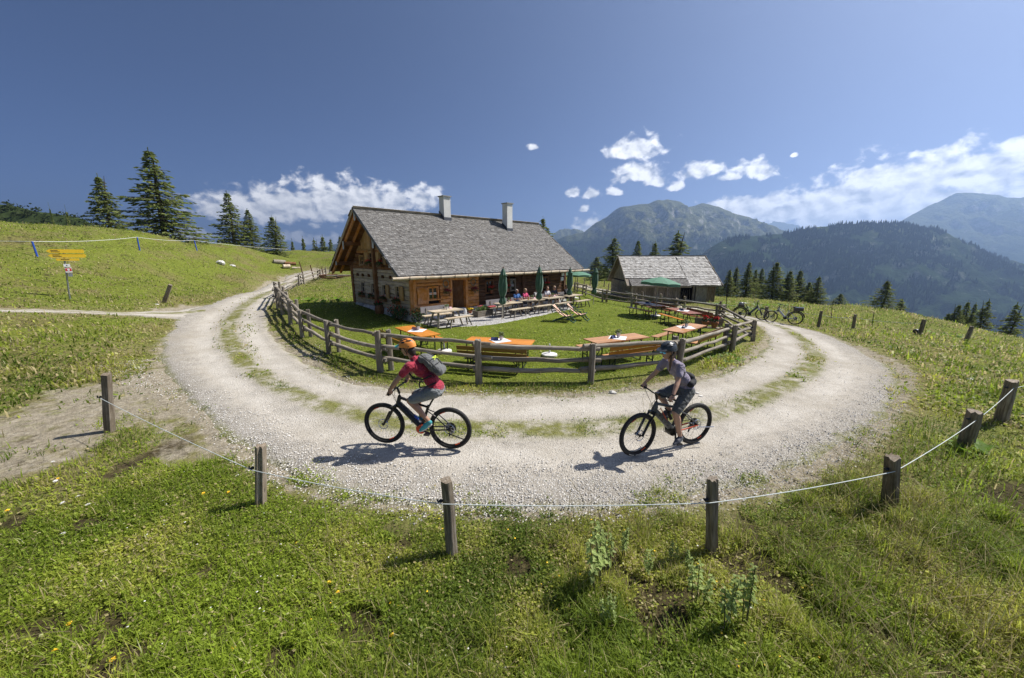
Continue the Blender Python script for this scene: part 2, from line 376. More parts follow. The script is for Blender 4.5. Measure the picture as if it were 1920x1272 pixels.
def lateral(tr, x, y):
    c = (tr[0] + tr[1]) / 2; hw = np.hypot(*(tr[1] - tr[0]).T) / 2; out = np.full(len(x), 9.)
    for i in range(0, len(x), 20000):
        d2 = (x[i:i + 20000, None] - c[:, 0]) ** 2 + (y[i:i + 20000, None] - c[:, 1]) ** 2; j = d2.argmin(1)
        ax = (tr[1][j] - tr[0][j]) / (2 * hw[j])[:, None]; dx = x[i:i + 20000] - c[j, 0]; dy = y[i:i + 20000] - c[j, 1]
        l = dx * ax[:, 0] + dy * ax[:, 1]; al = -dx * ax[:, 1] + dy * ax[:, 0]
        out[i:i + 20000] = np.where(abs(al) < 2.5, l / hw[j], 9.) 
    return out
def edge_dist(tr, x, y):                       # metres outside the track's edge, negative inside
    c = (tr[0] + tr[1]) / 2; hw = np.hypot(*(tr[1] - tr[0]).T) / 2; out = np.full(len(x), 99.)
    for i in range(0, len(x), 20000):
        d2 = (x[i:i + 20000, None] - c[:, 0]) ** 2 + (y[i:i + 20000, None] - c[:, 1]) ** 2; j = d2.argmin(1)
        ax = (tr[1][j] - tr[0][j]) / (2 * hw[j])[:, None]; l = abs((x[i:i + 20000] - c[j, 0]) * ax[:, 0] + (y[i:i + 20000] - c[j, 1]) * ax[:, 1])
        al = abs(-(x[i:i + 20000] - c[j, 0]) * ax[:, 1] + (y[i:i + 20000] - c[j, 1]) * ax[:, 0])
        out[i:i + 20000] = np.maximum(l - hw[j], al - 1.2)
    return out
def inpoly(poly, x, y):
    poly = np.array(poly); r = np.zeros(len(x), bool); n = len(poly)
    for i in range(n):
        (x0, y0), (x1, y1) = poly[i], poly[(i + 1) % n]
        c = ((y0 > y) != (y1 > y)) & (x < (x1 - x0) * (y - y0) / ((y1 - y0) if y1 != y0 else 1e-9) + x0); r ^= c
    return r
def polydist(poly, x, y):
    poly = np.array(poly); d = np.full(len(x), 1e9)
    for i in range(len(poly)):
        p, q = poly[i], poly[(i + 1) % len(poly)]; e = q - p; t = np.clip(((x - p[0]) * e[0] + (y - p[1]) * e[1]) / (e @ e), 0, 1)
        d = np.minimum(d, np.hypot(x - p[0] - t * e[0], y - p[1] - t * e[1]))
    return np.where(inpoly(poly, x, y), -d, d)
# house frame: near corner, axis u along the front, v along the gable
HU = Vector((.7174, .6967, 0)); HV = Vector((-.6967, .7174, 0)); HO = Vector((-5.13, 18.55, 0)); HANG = math.atan2(HU.y, HU.x)
def hw_(x, y): p = HO + HU * x + HV * y; return (p.x, p.y)
HOUSE_POLY = [hw_(0, 0), hw_(13, 0), hw_(13, 7.14), hw_(0, 7.14)]
TERR_POLY = [hw_(.1, .2), hw_(.1, -2.3), hw_(2.6, -3.5), hw_(5.5, -3.3), hw_(8.8, -2.7), hw_(10.6, -2.6), hw_(11.5, -1.6), hw_(12.8, .2)]
BARN_POLY = [(11.1, 34.6), (18.9, 34.0), (18.9, 41.6), (11.1, 41.6)]
YARD_POLY = [gp(*p)[:2] for p in [(520,578),(535,603),(566,633),(616,663),(714,699),(898,718),(1108,719),(1270,700),(1372,660),(1412,640),(1352,605),(1270,586),(1200,572),(1140,560),(1085,548)]] + [hw_(13, 0), hw_(0, 0), hw_(0, 7.1), (-14, 24.5)]
def bumps(x, y):
    b = (fbm(x * 1.3, y * 1.3, 3, 3) - .5) * .09 + (fbm(x * .35, y * .35, 8, 2) - .5) * .16
    r = np.hypot(x, y); b = b + sstep(15, 40, r) * ((fbm(x * .16, y * .16, 21, 3) - .5) * .6 + (fbm(x * .8, y * .8, 23, 3) - .5) * .32)
    return b
def bare_soil(x, y): return sstep(.66, .72, fbm(x * 1.5, y * 1.5, 61, 4) + .035 * sstep(1, 5, x)) * (np.hypot(x, y) < 11)
def ground_masks(x, y):
    er = edge_dist(ROAD, x, y); es = edge_dist(SIDE, x, y); ed = edge_dist(DUST, x, y); ey = polydist(YARD_POLY, x, y); eh = polydist(HOUSE_POLY, x, y); et = polydist(TERR_POLY, x, y)
    return er, es, ed, ey, eh, et
def hfull(x, y, mk=None):
    x = np.asarray(x, float).ravel(); y = np.asarray(y, float).ravel()
    er, es, ed, ey, eh, et = ground_masks(x, y) if mk is None else mk
    w = sstep(-.2, .9, np.minimum(er, es)) * (1 - .8 * sstep(.4, -.4, ey)) * sstep(.0, 1.5, eh) * (.3 + .7 * sstep(0, .8, ed))
    w *= sstep(0, 1.5, polydist(BARN_POLY, x, y))
    w = np.where(np.hypot(x, y) < 150, w, 0); return hbase(x, y) + bumps(x, y) * w
# ---------------------------------------------------------------- ground sheet
def ring_sheet():
    rr = np.r_[np.geomspace(1.0, 140, 330), np.geomspace(150, 17000, 46)]
    aa = np.r_[np.linspace(-64, 64, 460), np.linspace(64, 296, 44)[1:-1]]; aa = np.radians(aa); na = len(aa)
    X = (rr[:, None] * np.sin(aa)).ravel(); Y = (rr[:, None] * np.cos(aa)).ravel()
    mk = ground_masks(X, Y); er, es, ed, ey, eh, et = mk; Z = hfull(X, Y, mk)
    Z -= .05 * sstep(0, -.25, er) + .05 * sstep(0, -.2, es) + .03 * sstep(-.02, -.25, et) 
    i = np.arange(len(rr) - 1)[:, None] * na; j = np.arange(na)[None, :]; k = (j + 1) % na
    F = np.stack([i + j, i + k, i + na + k, i + na + j], -1).reshape(-1, 4)[:, ::-1]
    V = np.stack([X, Y, Z], 1)
    me = mesh_np('ground', np.vstack([V, [[0, 0, H0(0, 0)]]]), F)
    me2 = bmesh.new(); me2.from_mesh(me); me2.verts.ensure_lookup_table(); c = me2.verts[len(V)]
    for q in range(na): me2.faces.new((me2.verts[(q + 1) % na], me2.verts[q], c))
    bmesh.ops.recalc_face_normals(me2, faces=me2.faces[-na:]); me2.to_mesh(me); me2.free()
    ext = lambda a, v: np.r_[a, v]
    e = np.minimum(er, es)
    attr(me, 'dirt', ext(np.clip(sstep(.3, -.15, e) * .75 + sstep(.6, -.5, ed) * .80 * (.42 + .75 * fbm(X * .8, Y * .8, 4, 3)), 0, 1), 0))
    attr(me, 'lawn', ext(sstep(.25, -.25, ey), 0)); attr(me, 'wear', ext(sstep(1.7, .0, np.minimum(e, ed)), 0))
    attr(me, 'bare', ext(bare_soil(X, Y) * (ey > .1) * sstep(.1, .6, e), 0))
    me.polygons.foreach_set('use_smooth', [True] * len(me.polygons)); return me
def ground_material():
    m = NT('alpine_meadow'); co = m.coord((1, 1, 1)); big = m.noise(co, .23, 4, .6); med = m.noise(co, 1.1, 5, .65); fine = m.noise(co, 9, 6, .7); vf = m.noise(co, 42, 4, .7)
    g = m.ramp(fine, (.25, (.05, .06, .012)), (.5, (.135, .165, .025)), (.75, (.25, .265, .055)))
    g = m.mix(m.mr(med, .42, .68, 0, .8), g, m.ramp(vf, (.3, (.075, .09, .013)), (.7, (.175, .195, .03))))
    dry = m.ramp(fine, (.3, (.085, .062, .026)), (.7, (.24, .20, .095)))
    g = m.mix(m.mr(m.noise(co, .33, 6, .7), .46, .66, 0, .75), g, dry)
    g = m.mix(m.mr(m.math('MULTIPLY', m.noise(co, .8, 5, .7), m.noise(co, 5, 3)), .29, .38, 0, .8), g, (.045, .040, .017))
    lawn = m.ramp(m.math('ADD', m.math('MULTIPLY', med, .5), m.math('MULTIPLY', vf, .5)), (.3, (.085, .11, .010)), (.52, (.155, .19, .02)), (.72, (.23, .255, .035)))
    lawn = m.mix(m.mr(big, .45, .7, 0, .35), lawn, (.17, .185, .04)); lawn = m.mix(m.mr(fine, .35, .62, .55, 0), lawn, (.04, .06, .01))
    c = m.mix(m.at('lawn'), g, lawn)
    w = m.math('MULTIPLY', m.at('wear'), m.mr(med, .3, .7, .15, .95)); c = m.mix(w, c, m.ramp(fine, (.3, (.13, .11, .045)), (.7, (.27, .235, .12))))
    c = m.mix(m.math('MULTIPLY', m.at('bare'), .85), c, m.ramp(fine, (.3, (.022, .015, .009)), (.6, (.06, .042, .026)), (.8, (.15, .115, .075))))
    dirt = m.ramp(fine, (.25, (.17, .14, .095)), (.55, (.31, .27, .20)), (.8, (.44, .40, .32)))
    d = m.mr(m.math('ADD', m.at('dirt'), m.math('MULTIPLY', m.math('SUBTRACT', m.noise(co, 3.2, 6, .7), .5), 1.5)), .34, .72)
    c = m.mix(d, c, dirt)
    m.set('Base Color', c); m.set('Roughness', .95); m.set('Specular IOR Level', .1)
    m.bump(m.math('ADD', m.math('ADD', m.math('MULTIPLY', fine, .7), m.math('MULTIPLY', vf, .4)), m.math('MULTIPLY', m.math('MULTIPLY', m.noise(co, 2.6, 4, .6), m.math('SUBTRACT', 1., m.at('lawn'))), 2.4)), .85, .07); return m.m
GROUND = link('ground', ring_sheet(), ground_material()); tag(GROUND, kind='structure')
# ---------------------------------------------------------------- gravel road and tracks
def strip(name, tr, nw, mat, lift, dip, wob):
    n = len(tr[0]); s = np.linspace(-1.12, 1.12, nw); c = (tr[0] + tr[1]) / 2; hv = (tr[1] - tr[0]) / 2
    P = c[:, None, :] + hv[:, None, :] * s[None, :, None]; X = P[..., 0].ravel(); Y = P[..., 1].ravel(); SS = np.tile(s, n)
    e = abs(SS) + (fbm(X * 1.5, Y * 1.5, 31, 3) - .5) * wob
    Z = hbase(X, Y) + lift - dip * sstep(.86, 1.12, e)
    d = abs(SS + .12); Z += .018 * sstep(.28, 0, d) - .018 * sstep(.3, .05, abs(d - .46)) + (fbm(X * 3, Y * 3, 9, 2) - .5) * .03
    i = np.arange(n - 1)[:, None] * nw; j = np.arange(nw - 1)[None]; F = np.stack([i + j, i + j + 1, i + nw + j + 1, i + nw + j], -1).reshape(-1, 4)
    me = mesh_np(name, np.stack([X, Y, Z], 1), F); attr(me, 'across', SS)
    bm = bmesh.new(); bm.from_mesh(me); bmesh.ops.recalc_face_normals(bm, faces=bm.faces)
    if sum(f.normal.z for f in bm.faces[:50]) < 0: bmesh.ops.reverse_faces(bm, faces=bm.faces)
    bm.to_mesh(me); bm.free(); me.polygons.foreach_set('use_smooth', [True] * len(me.polygons))
    return tag(link(name, me, mat), kind='structure')
def road_material():
    m = NT('pale_gravel_road'); co = m.coord(); a = m.at('across'); big = m.noise(co, .5, 4, .6); med = m.noise(co, 2.6, 5, .7); fine = m.noise(co, 16, 5, .75); st = m.vor(co, 38)
    dust = m.ramp(fine, (.25, (.27, .24, .20)), (.5, (.40, .365, .31)), (.8, (.53, .49, .43)))
    stones = m.ramp(m.vor(co, 38, out='Color'), (.1, (.20, .185, .16)), (.5, (.41, .39, .35)), (.9, (.63, .61, .57)))
    stones = m.mix(m.mr(st, .25, .55, 0, .75), stones, (.13, .11, .085))
    o = m.math('ADD', a, m.math('MULTIPLY', m.math('SUBTRACT', med, .5), .55))
    c = m.mix(m.mr(med, .46, .66, 0, .5), dust, stones); c = m.mix(m.mr(o, .45, .85, 0, .7), c, stones)
    trk = m.mr(m.math('ABSOLUTE', m.math('SUBTRACT', m.math('ABSOLUTE', m.math('ADD', a, .12)), .44)), .05, .22, 1, 0)
    c = m.mix(m.math('MULTIPLY', trk, m.mr(m.noise(co, 1.1, 3), .3, .65, .1, .6)), c, m.ramp(fine, (.3, (.46, .425, .37)), (.7, (.60, .565, .505))))
    c = m.mix(m.mr(big, .5, .68, 0, .45), c, (.31, .275, .215)); c = m.mix(m.mr(m.noise(co, .33, 5, .7), .5, .68, 0, .4), c, (.27, .24, .19))
    stp = m.math('ABSOLUTE', m.math('ADD', m.math('ADD', a, .12), m.math('MULTIPLY', m.math('SUBTRACT', big, .5), .22)))
    gr = m.math('MULTIPLY', m.mr(stp, .08, .24, 1, 0), m.mr(m.math('ADD', m.math('MULTIPLY', med, .75), m.math('MULTIPLY', m.noise(co, .9, 3), .6)), .5, .76))
    edge = m.mr(m.math('ADD', m.math('ABSOLUTE', a), m.math('MULTIPLY', m.math('SUBTRACT', med, .5), .5)), .84, 1.02)
    gc = m.ramp(fine, (.3, (.085, .085, .026)), (.55, (.17, .17, .05)), (.8, (.29, .27, .12)))
    c = m.mix(m.math('MAXIMUM', gr, m.math('MULTIPLY', edge, .8)), c, gc)
    m.set('Base Color', c); m.set('Roughness', .95); m.set('Specular IOR Level', .15)
    m.bump(m.math('ADD', m.math('MULTIPLY', fine, .6), m.math('MULTIPLY', m.math('SUBTRACT', 1., st), .6)), .7, .03); return m.m
ROADM = road_material()
strip('road', ROAD, 34, ROADM, .012, .11, .35); strip('path', SIDE, 12, ROADM, .012, .1, .5)
def terrace():
    xs = np.linspace(0, 13, 60); ys = np.linspace(-3.9, .3, 26); GX, GY = np.meshgrid(xs, ys, indexing='ij')
    X = HO.x + HU.x * GX + HV.x * GY; Y = HO.y + HU.y * GX + HV.y * GY; d = polydist(TERR_POLY, X.ravel(), Y.ravel()) + (fbm(X.ravel() * 1.2, Y.ravel() * 1.2, 5, 3) - .5) * .5
    Z = hbase(X, Y) + .015 - .09 * sstep(-.06, .2, d); n = 26; i = np.arange(59)[:, None] * n; j = np.arange(25)[None]
    F = np.stack([i + j, i + j + 1, i + n + j + 1, i + n + j], -1).reshape(-1, 4)[:, ::-1]
    m = NT('white_gravel'); co = m.coord(); st = m.vor(co, 22); c = m.ramp(m.vor(co, 22, out='Color'), (.1, (.30, .29, .27)), (.5, (.52, .51, .49)), (.9, (.74, .73, .71)))
    c = m.mix(m.mr(st, .3, .6, 0, .7), c, (.16, .15, .14)); c = m.mix(m.mr(m.noise(co, 1.5, 4), .5, .75, 0, .3), c, (.33, .31, .27)); m.set('Base Color', c); m.set('Roughness', .95); m.bump(m.math('SUBTRACT', 1., st), .8, .03)
    me = mesh_np('terrace', np.stack([X.ravel(), Y.ravel(), Z], 1), F); return tag(link('terrace', me, m.m, smooth=True), kind='structure')
terrace()
# ---------------------------------------------------------------- mountains
def mountain(name, pts, D, front, back, base, mat, spur=.5, seed=1, nx=170, nf=60, rough=1., xr=None):
    px = np.array([p[0] for p in pts], float); q = np.array([list(ay(p[0], p[1], D)) for p in pts]); xs = np.linspace(q[0, 0], q[-1, 0], nx)
    rz = np.interp(xs, q[:, 0], q[:, 2]); L = xs[-1] - xs[0]
    rz = rz + (fbm(xs / L * 40, xs * 0 + seed, seed, 4) - .5) * (rz.max() - base) * .03 * rough
    v = np.r_[-np.linspace(1, 0, nf) ** 1.15, np.linspace(0, 1, 14)[1:]]
    X = xs[:, None] + 0 * v[None]; y0 = (fbm(xs / L * 7, xs * 0, seed + 5, 3) - .5) * front * .25
    Y = D + np.where(v < 0, v * front, v * back)[None] + y0[:, None] * (1 - abs(v))[None]
    sp = fbm(X / L * 16 + v * 1.5, v[None] * 1.2 + 0 * X, seed + 9, 4, True); a = 1 - (1 - np.abs(v)[None]) ** (1.0 + (sp - .5) * spur)
    hgt = (rz - base)[:, None]; Z = base + hgt * (1 - a); t = abs(v)[None]
    Z = Z - hgt * .17 * spur * (1 - sp) * np.sin(np.pi * np.clip(t, 0, 1)) + hgt * .11 * rough * (fbm(X / L * 46, Y / L * 46, seed + 3, 5, True) - .55) * sstep(0, .12, t)
    n = len(v); i = np.arange(nx - 1)[:, None] * n; j = np.arange(n - 1)[None]; F = np.stack([i + j, i + n + j, i + n + j + 1, i + j + 1], -1).reshape(-1, 4)
    me = mesh_np(name, np.stack([X.ravel(), Y.ravel(), Z.ravel()], 1), F); o = link(name, me, mat, smooth=True); tag(o, kind='structure'); return o, X, Y, Z, nf
def mtn_mat(name, forest, meadow, rock, z0, z1, sc):
    m = NT(name); g = m.n('ShaderNodeNewGeometry'); sp = m.n('ShaderNodeSeparateXYZ'); m.l(g.outputs['Position'], sp.inputs[0]); co = m.coord((sc, sc, sc))
    n1 = m.noise(co, 3, 6, .65); n2 = m.noise(co, 22, 5, .7); h = m.math('ADD', sp.outputs[2], m.math('MULTIPLY', m.math('SUBTRACT', n1, .5), (z1 - z0) * 2.2))
    c = m.mix(m.mr(n2, .3, .7), [x * .7 for x in forest], forest); c = m.mix(m.mr(h, z0, z1), c, m.ramp(n2, (.3, [x * .75 for x in meadow]), (.7, meadow)))
    st = m.n('ShaderNodeSeparateXYZ'); m.l(g.outputs['Normal'], st.inputs[0])
    rk = m.math('MULTIPLY', m.mr(st.outputs[2], .5, .78, 1, 0), m.mr(n2, .42, .6)); rk = m.math('MULTIPLY', rk, m.mr(h, z0 - (z1 - z0), z1)); c = m.mix(rk, c, rock)
    sc2 = m.mr(m.math('MULTIPLY', m.noise(m.coord((sc * 2, sc * .6, sc * .6)), 7, 4), m.noise(co, 11, 3)), .36, .46); c = m.mix(m.math('MULTIPLY', sc2, .55), c, rock)
    m.set('Base Color', c); m.set('Roughness', 1.); m.set('Specular IOR Level', 0.); m.bump(n2, .9, 25 * .001 / sc); return m.m
MF = mtn_mat('forested_slope', (.03, .05, .018), (.12, .14, .045), (.40, .39, .35), 40, 260, .0022)
MA = mtn_mat('alpine_slope', (.016, .03, .012), (.12, .125, .05), (.36, .35, .32), 60, 250, .0009)
MR_ = mtn_mat('high_slope', (.03, .05, .02), (.13, .14, .06), (.33, .32, .30), -100, 400, .0004)
HILL = mountain('hill', [(1180,560),(1260,505),(1305,482),(1330,462),(1360,450),(1385,444),(1460,440),(1510,430),(1560,421.5),(1610,421),(1660,422),(1735,430),(1760,445),(1785,458),(1835,469),(1885,480),(1920,495),(2050,520),(2250,560)], 1700, 900, 800, -330, MF, .8, 4, 280, 110, 1.1)
MTN = mountain('mountain', [(860,500),(940,470),(1000,455),(1060,445),(1100,433),(1125,412),(1160,392),(1180,387),(1200,384),(1237,380),(1262,385),(1280,392),(1315,384),(1345,390),(1385,405),(1425,420),(1465,435),(1530,450),(1620,470),(1720,490)], 3300, 1900, 1300, -340, MA, 1.15, 12, 300, 110, 1.6)
mountain('mountain', [(980,460),(1010,446),(1037,439),(1048,431),(1060,426.5),(1072,430),(1084,431),(1100,437),(1140,450),(1180,470)], 4800, 1300, 1000, -300, MA, .9, 31, 90, 40, 2.)
mountain('mountain', [(1560,462),(1620,442),(1675,420),(1710,404),(1740,390),(1775,374),(1800,361),(1813,358.5),(1830,361),(1858,367),(1885,376),(1900,370),(1930,362),(2000,352),(2100,365),(2300,400),(2500,440)], 3700, 2000, 1500, -340, MR_, 1.1, 17, 260, 100, 1.4)
mountain('mountain', [(1395,440),(1430,422),(1455,415),(1470,417),(1482,423),(1510,429),(1560,440)], 7500, 1800, 1200, -300, MR_, .8, 41, 60, 30, 1.5)
mountain('mountain', [(430,480),(560,471),(600,467),(630,458),(650,452),(690,446),(760,440),(860,450),(960,470)], 5200, 1600, 1300, -300, MA, .8, 23, 80, 30, 1.5)
# distant conifer forest: one mass of small cones standing on the slopes
def cones(name, src, n, hmin, hmax, zmax, seed, mat, vmax=1.0):
    o, X, Y, Z, nf = src; rs = np.random.RandomState(seed); i = rs.randint(0, X.shape[0] - 1, n * 3); j = rs.randint(0, int((nf - 1) * vmax), n * 3); a = rs.rand(n * 3); b = rs.rand(n * 3)
    def bl(M): return (M[i, j] * (1 - a) + M[i + 1, j] * a) * (1 - b) + (M[i, j + 1] * (1 - a) + M[i + 1, j + 1] * a) * b
    x, y, z = bl(X), bl(Y), bl(Z); k = (fbm(x / 90, y / 90, seed, 4) > .45) & (z < zmax + (fbm(x / 200, y / 200, seed + 2, 2) - .5) * 160); x, y, z = x[k][:n], y[k][:n], z[k][:n]; n = len(x)
    h = hmin + (hmax - hmin) * rs.rand(n) ** .8; w = h * (.16 + .08 * rs.rand(n)); an = np.arange(5) * 2 * np.pi / 5
    base = np.stack([x[:, None] + w[:, None] * np.cos(an), y[:, None] + w[:, None] * np.sin(an), (z - 1)[:, None] + 0 * an], -1); top = np.stack([x, y, z + h], -1)[:, None]
    V = np.concatenate([base, top], 1).reshape(-1, 3); o6 = (np.arange(n) * 6)[:, None, None]; F = np.array([(q, (q + 1) % 5, 5) for q in range(5)])[None] + o6
    return tag(link(name, mesh_np(name, V, F.reshape(-1, 3)), mat), 'dark conifer forest covering the blue mountainside across the valley' if seed == 3 else 'distant conifer wood on the lower flank of the far mountain', 'forest', kind='stuff')
FORM = plain('far_conifers', (.022, .038, .015), 1., .5, .01, spec=0.)
cones('forest', HILL, 26000, 9, 19, 140, 3, FORM); cones('forest', MTN, 16000, 14, 24, 120, 7, FORM, .9)
hz = MB().box((0, 2500, 125), (16000, 20000, 1150))
def haze():
    o = link('haze', hz.mesh('haze')); m = bpy.data.materials.new('mountain_air'); m.use_nodes = True; t = m.node_tree; t.nodes.clear()
    out = t.nodes.new('ShaderNodeOutputMaterial'); v = t.nodes.new('ShaderNodeVolumePrincipled'); v.inputs['Color'].default_value = (.42, .62, 1.0, 1); v.inputs['Density'].default_value = HAZE_D; v.inputs['Anisotropy'].default_value = .5
    t.links.new(v.outputs[0], out.inputs['Volume']); o.data.materials.append(m); tag(o, 'thin blue mountain haze filling the valley air', 'haze', kind='stuff')
    try: m.cycles.homogeneous_volume = True
    except Exception: pass
HAZE_D = 1.6e-4
haze()
# ---------------------------------------------------------------- grass, herbs, gravel
def leaf_mat(name, trans=.4, rough=.55):
    m = NT(name); a = m.at('tint', 'Color'); t = m.t; d = m.n('ShaderNodeBsdfTranslucent'); m.l(a, d.inputs[0]); m.set('Base Color', a); m.set('Roughness', rough); m.set('Specular IOR Level', .25)
    mx = m.n('ShaderNodeMixShader'); mx.inputs[0].default_value = trans; m.l(m.b.outputs[0], mx.inputs[1]); m.l(d.outputs[0], mx.inputs[2]); m.l(mx.outputs[0], m.out.inputs[0]); return m.m
GRASSM = leaf_mat('grass_blades', .5)
def scatter(n, r0, r1, p, az0=-57, az1=57, seed=1):
    rs = np.random.RandomState(seed); u = rs.rand(n); q = 2 - p
    r = (r0 ** q + u * (r1 ** q - r0 ** q)) ** (1 / q); a = np.radians(rs.uniform(az0, az1, n)); return r * np.sin(a), r * np.cos(a), rs
def grass_cover(x, y, mk):
    er, es, ed, ey, eh, et = mk; lat = lateral(ROAD, x, y)
    out = sstep(-.12, .35, np.minimum(er, es)) * np.where(ed < .3, sstep(.42, .7, fbm(x * 1.6, y * 1.6, 4, 3) + .35 * sstep(-.4, .3, ed)) * (.35 + .65 * sstep(-.5, .3, ed)), 1)
    mid = sstep(.22, .06, abs(lat + .12 + (vnoise(x * .5, y * .5, 2) - .5) * .12)) * sstep(.3, .6, fbm(x * 1.2, y * 1.2, 77, 3)) * .9
    edge = sstep(.62, 1.0, abs(lat)) * sstep(.5, .78, fbm(x * 2.2, y * 2.2, 55, 3)) * .8
    c = np.maximum(out, np.where(er < 0, np.maximum(mid, edge), 0)); c *= (eh > .05) * (et > .1) * (polydist(BARN_POLY, x, y) > .1)
    thin = .6 + .4 * sstep(.36, .56, fbm(x * 2.3, y * 2.3, 64, 3)); return np.clip(c * thin * (1 - .9 * bare_soil(x, y) * (ey > 0)), 0, 1)
def palette(rs, x, y, n, ey):
    t = fbm(x * .45, y * .45, 91, 3); d = fbm(x * .9, y * .9, 93, 3); u = rs.rand(n)
    g1 = np.array([.10, .15, .018]); g2 = np.array([.28, .365, .036]); g3 = np.array([.43, .44, .075]); dr = np.array([.50, .42, .21])
    k = np.clip((t - .35) * 2.2 + (u - .5) * .8, 0, 1)[:, None]; c = g1 * (1 - k) + g2 * k; k2 = np.clip((d - .5) * 3 + (rs.rand(n) - .45) * .8, 0, 1)[:, None]; c = c * (1 - k2) + g3 * k2
    dd = (rs.rand(n) < .09 + .3 * sstep(9, 20, np.hypot(x, y)) + .25 * np.clip((d - .52) * 4, 0, 1))[:, None]; c = np.where(dd, dr * rs.uniform(.6, 1.1, (n, 1)), c)
    lw = (ey < 0)[:, None]; c = np.where(lw, c * .5 + .5 * np.array([.25, .345, .032]) * rs.uniform(.7, 1.2, (n, 1)), c); return np.minimum(c * rs.uniform(.85, 1.4, (n, 1)), .6)
def blades(name, n, r0, r1, p, hmin, hmax, wid, seed, label, frac_leaf=.5, leaf=.016, az=63, pts=None):
    x, y, rs = scatter(n, r0, r1, p, -az, az, seed)
    if pts is not None: x, y = pts
    mk = ground_masks(x, y); cov = grass_cover(x, y, mk); k = rs.rand(n) < cov
    x, y = x[k], y[k]; mk = [m[k] for m in mk]; cov = cov[k]; n = len(x); z = hfull(x, y, mk); er, es, ed, ey = mk[:4]
    col = palette(rs, x, y, n, ey); rr = np.hypot(x, y); ws = np.maximum(1., rr / 6.5) if False else 1.0
    tall = .45 + 1.1 * fbm(x * .55, y * .55, 15, 3) ** 1.5 + .9 * sstep(.55, .7, fbm(x * .8 + 5, y * .8, 19, 2)) * sstep(1.0, 4, x)
    tall = tall * np.where(ey < .1, .35, 1) * np.where(er < .25, .55, 1); isl = rs.rand(n) < frac_leaf
    L = (hmin + (hmax - hmin) * rs.rand(n) ** 2) * tall; A = rs.rand(n) * 2 * np.pi; lean = np.radians(rs.uniform(10, 75, n)); w = wid * rs.uniform(.6, 1.4, n)
    d = np.stack([np.cos(A), np.sin(A)], 1); s = np.stack([-np.sin(A), np.cos(A), 0 * A], 1); b = np.stack([x, y, z - .008], 1)
    m1 = b + np.stack([d[:, 0] * np.sin(lean * .45) * L * .55, d[:, 1] * np.sin(lean * .45) * L * .55, np.cos(lean * .45) * L * .55], 1)
    tp = m1 + np.stack([d[:, 0] * np.sin(lean * 1.25) * L * .5, d[:, 1] * np.sin(lean * 1.25) * L * .5, np.cos(lean * 1.25) * L * .5], 1)
    B = np.stack([b - s * w[:, None], b + s * w[:, None], m1 + s * w[:, None] * .8, m1 - s * w[:, None] * .8, tp], 1)
    # clover-like leaf: kite lying near the ground
    q = b + np.stack([0 * x, 0 * x, .012 + rs.rand(n) * .05 * tall * (hmax / .12)], 1); ls = leaf * rs.uniform(.6, 1.7, n)[:, None]; tl = np.radians(rs.uniform(-35, 50, n)); f3 = np.stack([d[:, 0] * np.cos(tl), d[:, 1] * np.cos(tl), np.sin(tl)], 1)
    Lf = np.stack([q - f3 * ls * .2, q + s * ls * .55 + f3 * ls * .45, q + f3 * ls * 1.1, q - s * ls * .55 + f3 * ls * .45, q + f3 * ls * 1.12], 1)
    V = np.where(isl[:, None, None], Lf, B).reshape(-1, 3); o = (np.arange(n) * 5)[:, None, None]
    Fb = np.array([(0, 1, 2), (0, 2, 3), (3, 2, 4)]); Fl = np.array([(0, 1, 2), (0, 2, 3)])
    F = np.concatenate([(Fb[None] + o)[~isl].reshape(-1, 3), (Fl[None] + o)[isl].reshape(-1, 3)]); me = mesh_np(name, V, F)
    c = np.repeat(col, 5, 0) ; c = np.c_[c, np.ones(len(c))]; attr(me, 'tint', c, 'FLOAT_COLOR'); return tag(link(name, me, GRASSM), label, 'grass', kind='stuff')
blades('grass', 430000, 1.75, 7.5, 1.5, .05, .25, .0038, 3, 'short pasture grass and clover in front of the rope fence', .42, .017)
blades('grass', 190000, 5.5, 17, 1.5, .06, .17, .0065, 4, 'meadow grass round the gravel loop and inside the rail fence', .35, .024)
blades('grass', 210000, 12, 60, 1.6, .06, .22, .022, 5, 'rough grass on the slopes behind the gravel loop', .2, .05, 62)
def along_road(n, s0, ds, seed, i0=55, i1=205):
    rs = np.random.RandomState(seed); t = rs.uniform(i0, i1, n); i = t.astype(int); f = (t - i)[:, None]; c = (ROAD[0] + ROAD[1]) / 2; h = (ROAD[1] - ROAD[0]) / 2
    p = c[i] * (1 - f) + c[i + 1] * f + (h[i] * (1 - f) + h[i + 1] * f) * (s0 + rs.randn(n) * ds)[:, None]; return p[:, 0], p[:, 1]
blades('grass', 90000, 1, 2, 1, .04, .12, .005, 6, 'thin dry grass strip between the wheel tracks of the road', .3, .016, pts=along_road(90000, -.12, .085, 61))
blades('grass', 50000, 1, 2, 1, .05, .15, .005, 8, 'ragged grass creeping over the outer edge of the road', .3, .018, pts=along_road(50000, 1.0, .09, 62, 70, 205))
def tussocks(n, seed):
    rs = np.random.RandomState(seed); cx, cy, _ = scatter(420, 2.1, 8, 1.2, -62, 62, seed); k = rs.rand(420) < .12 + .88 * sstep(-.3, 2.5, cx); cx, cy = cx[k], cy[k]; i = rs.randint(0, len(cx), n); return cx[i] + rs.randn(n) * .07, cy[i] + rs.randn(n) * .07
blades('grass', 42000, 1, 2, 1, .14, .48, .0034, 12, 'taller grass tussocks in the right half of the foreground', .02, .02, pts=tussocks(42000, 71))
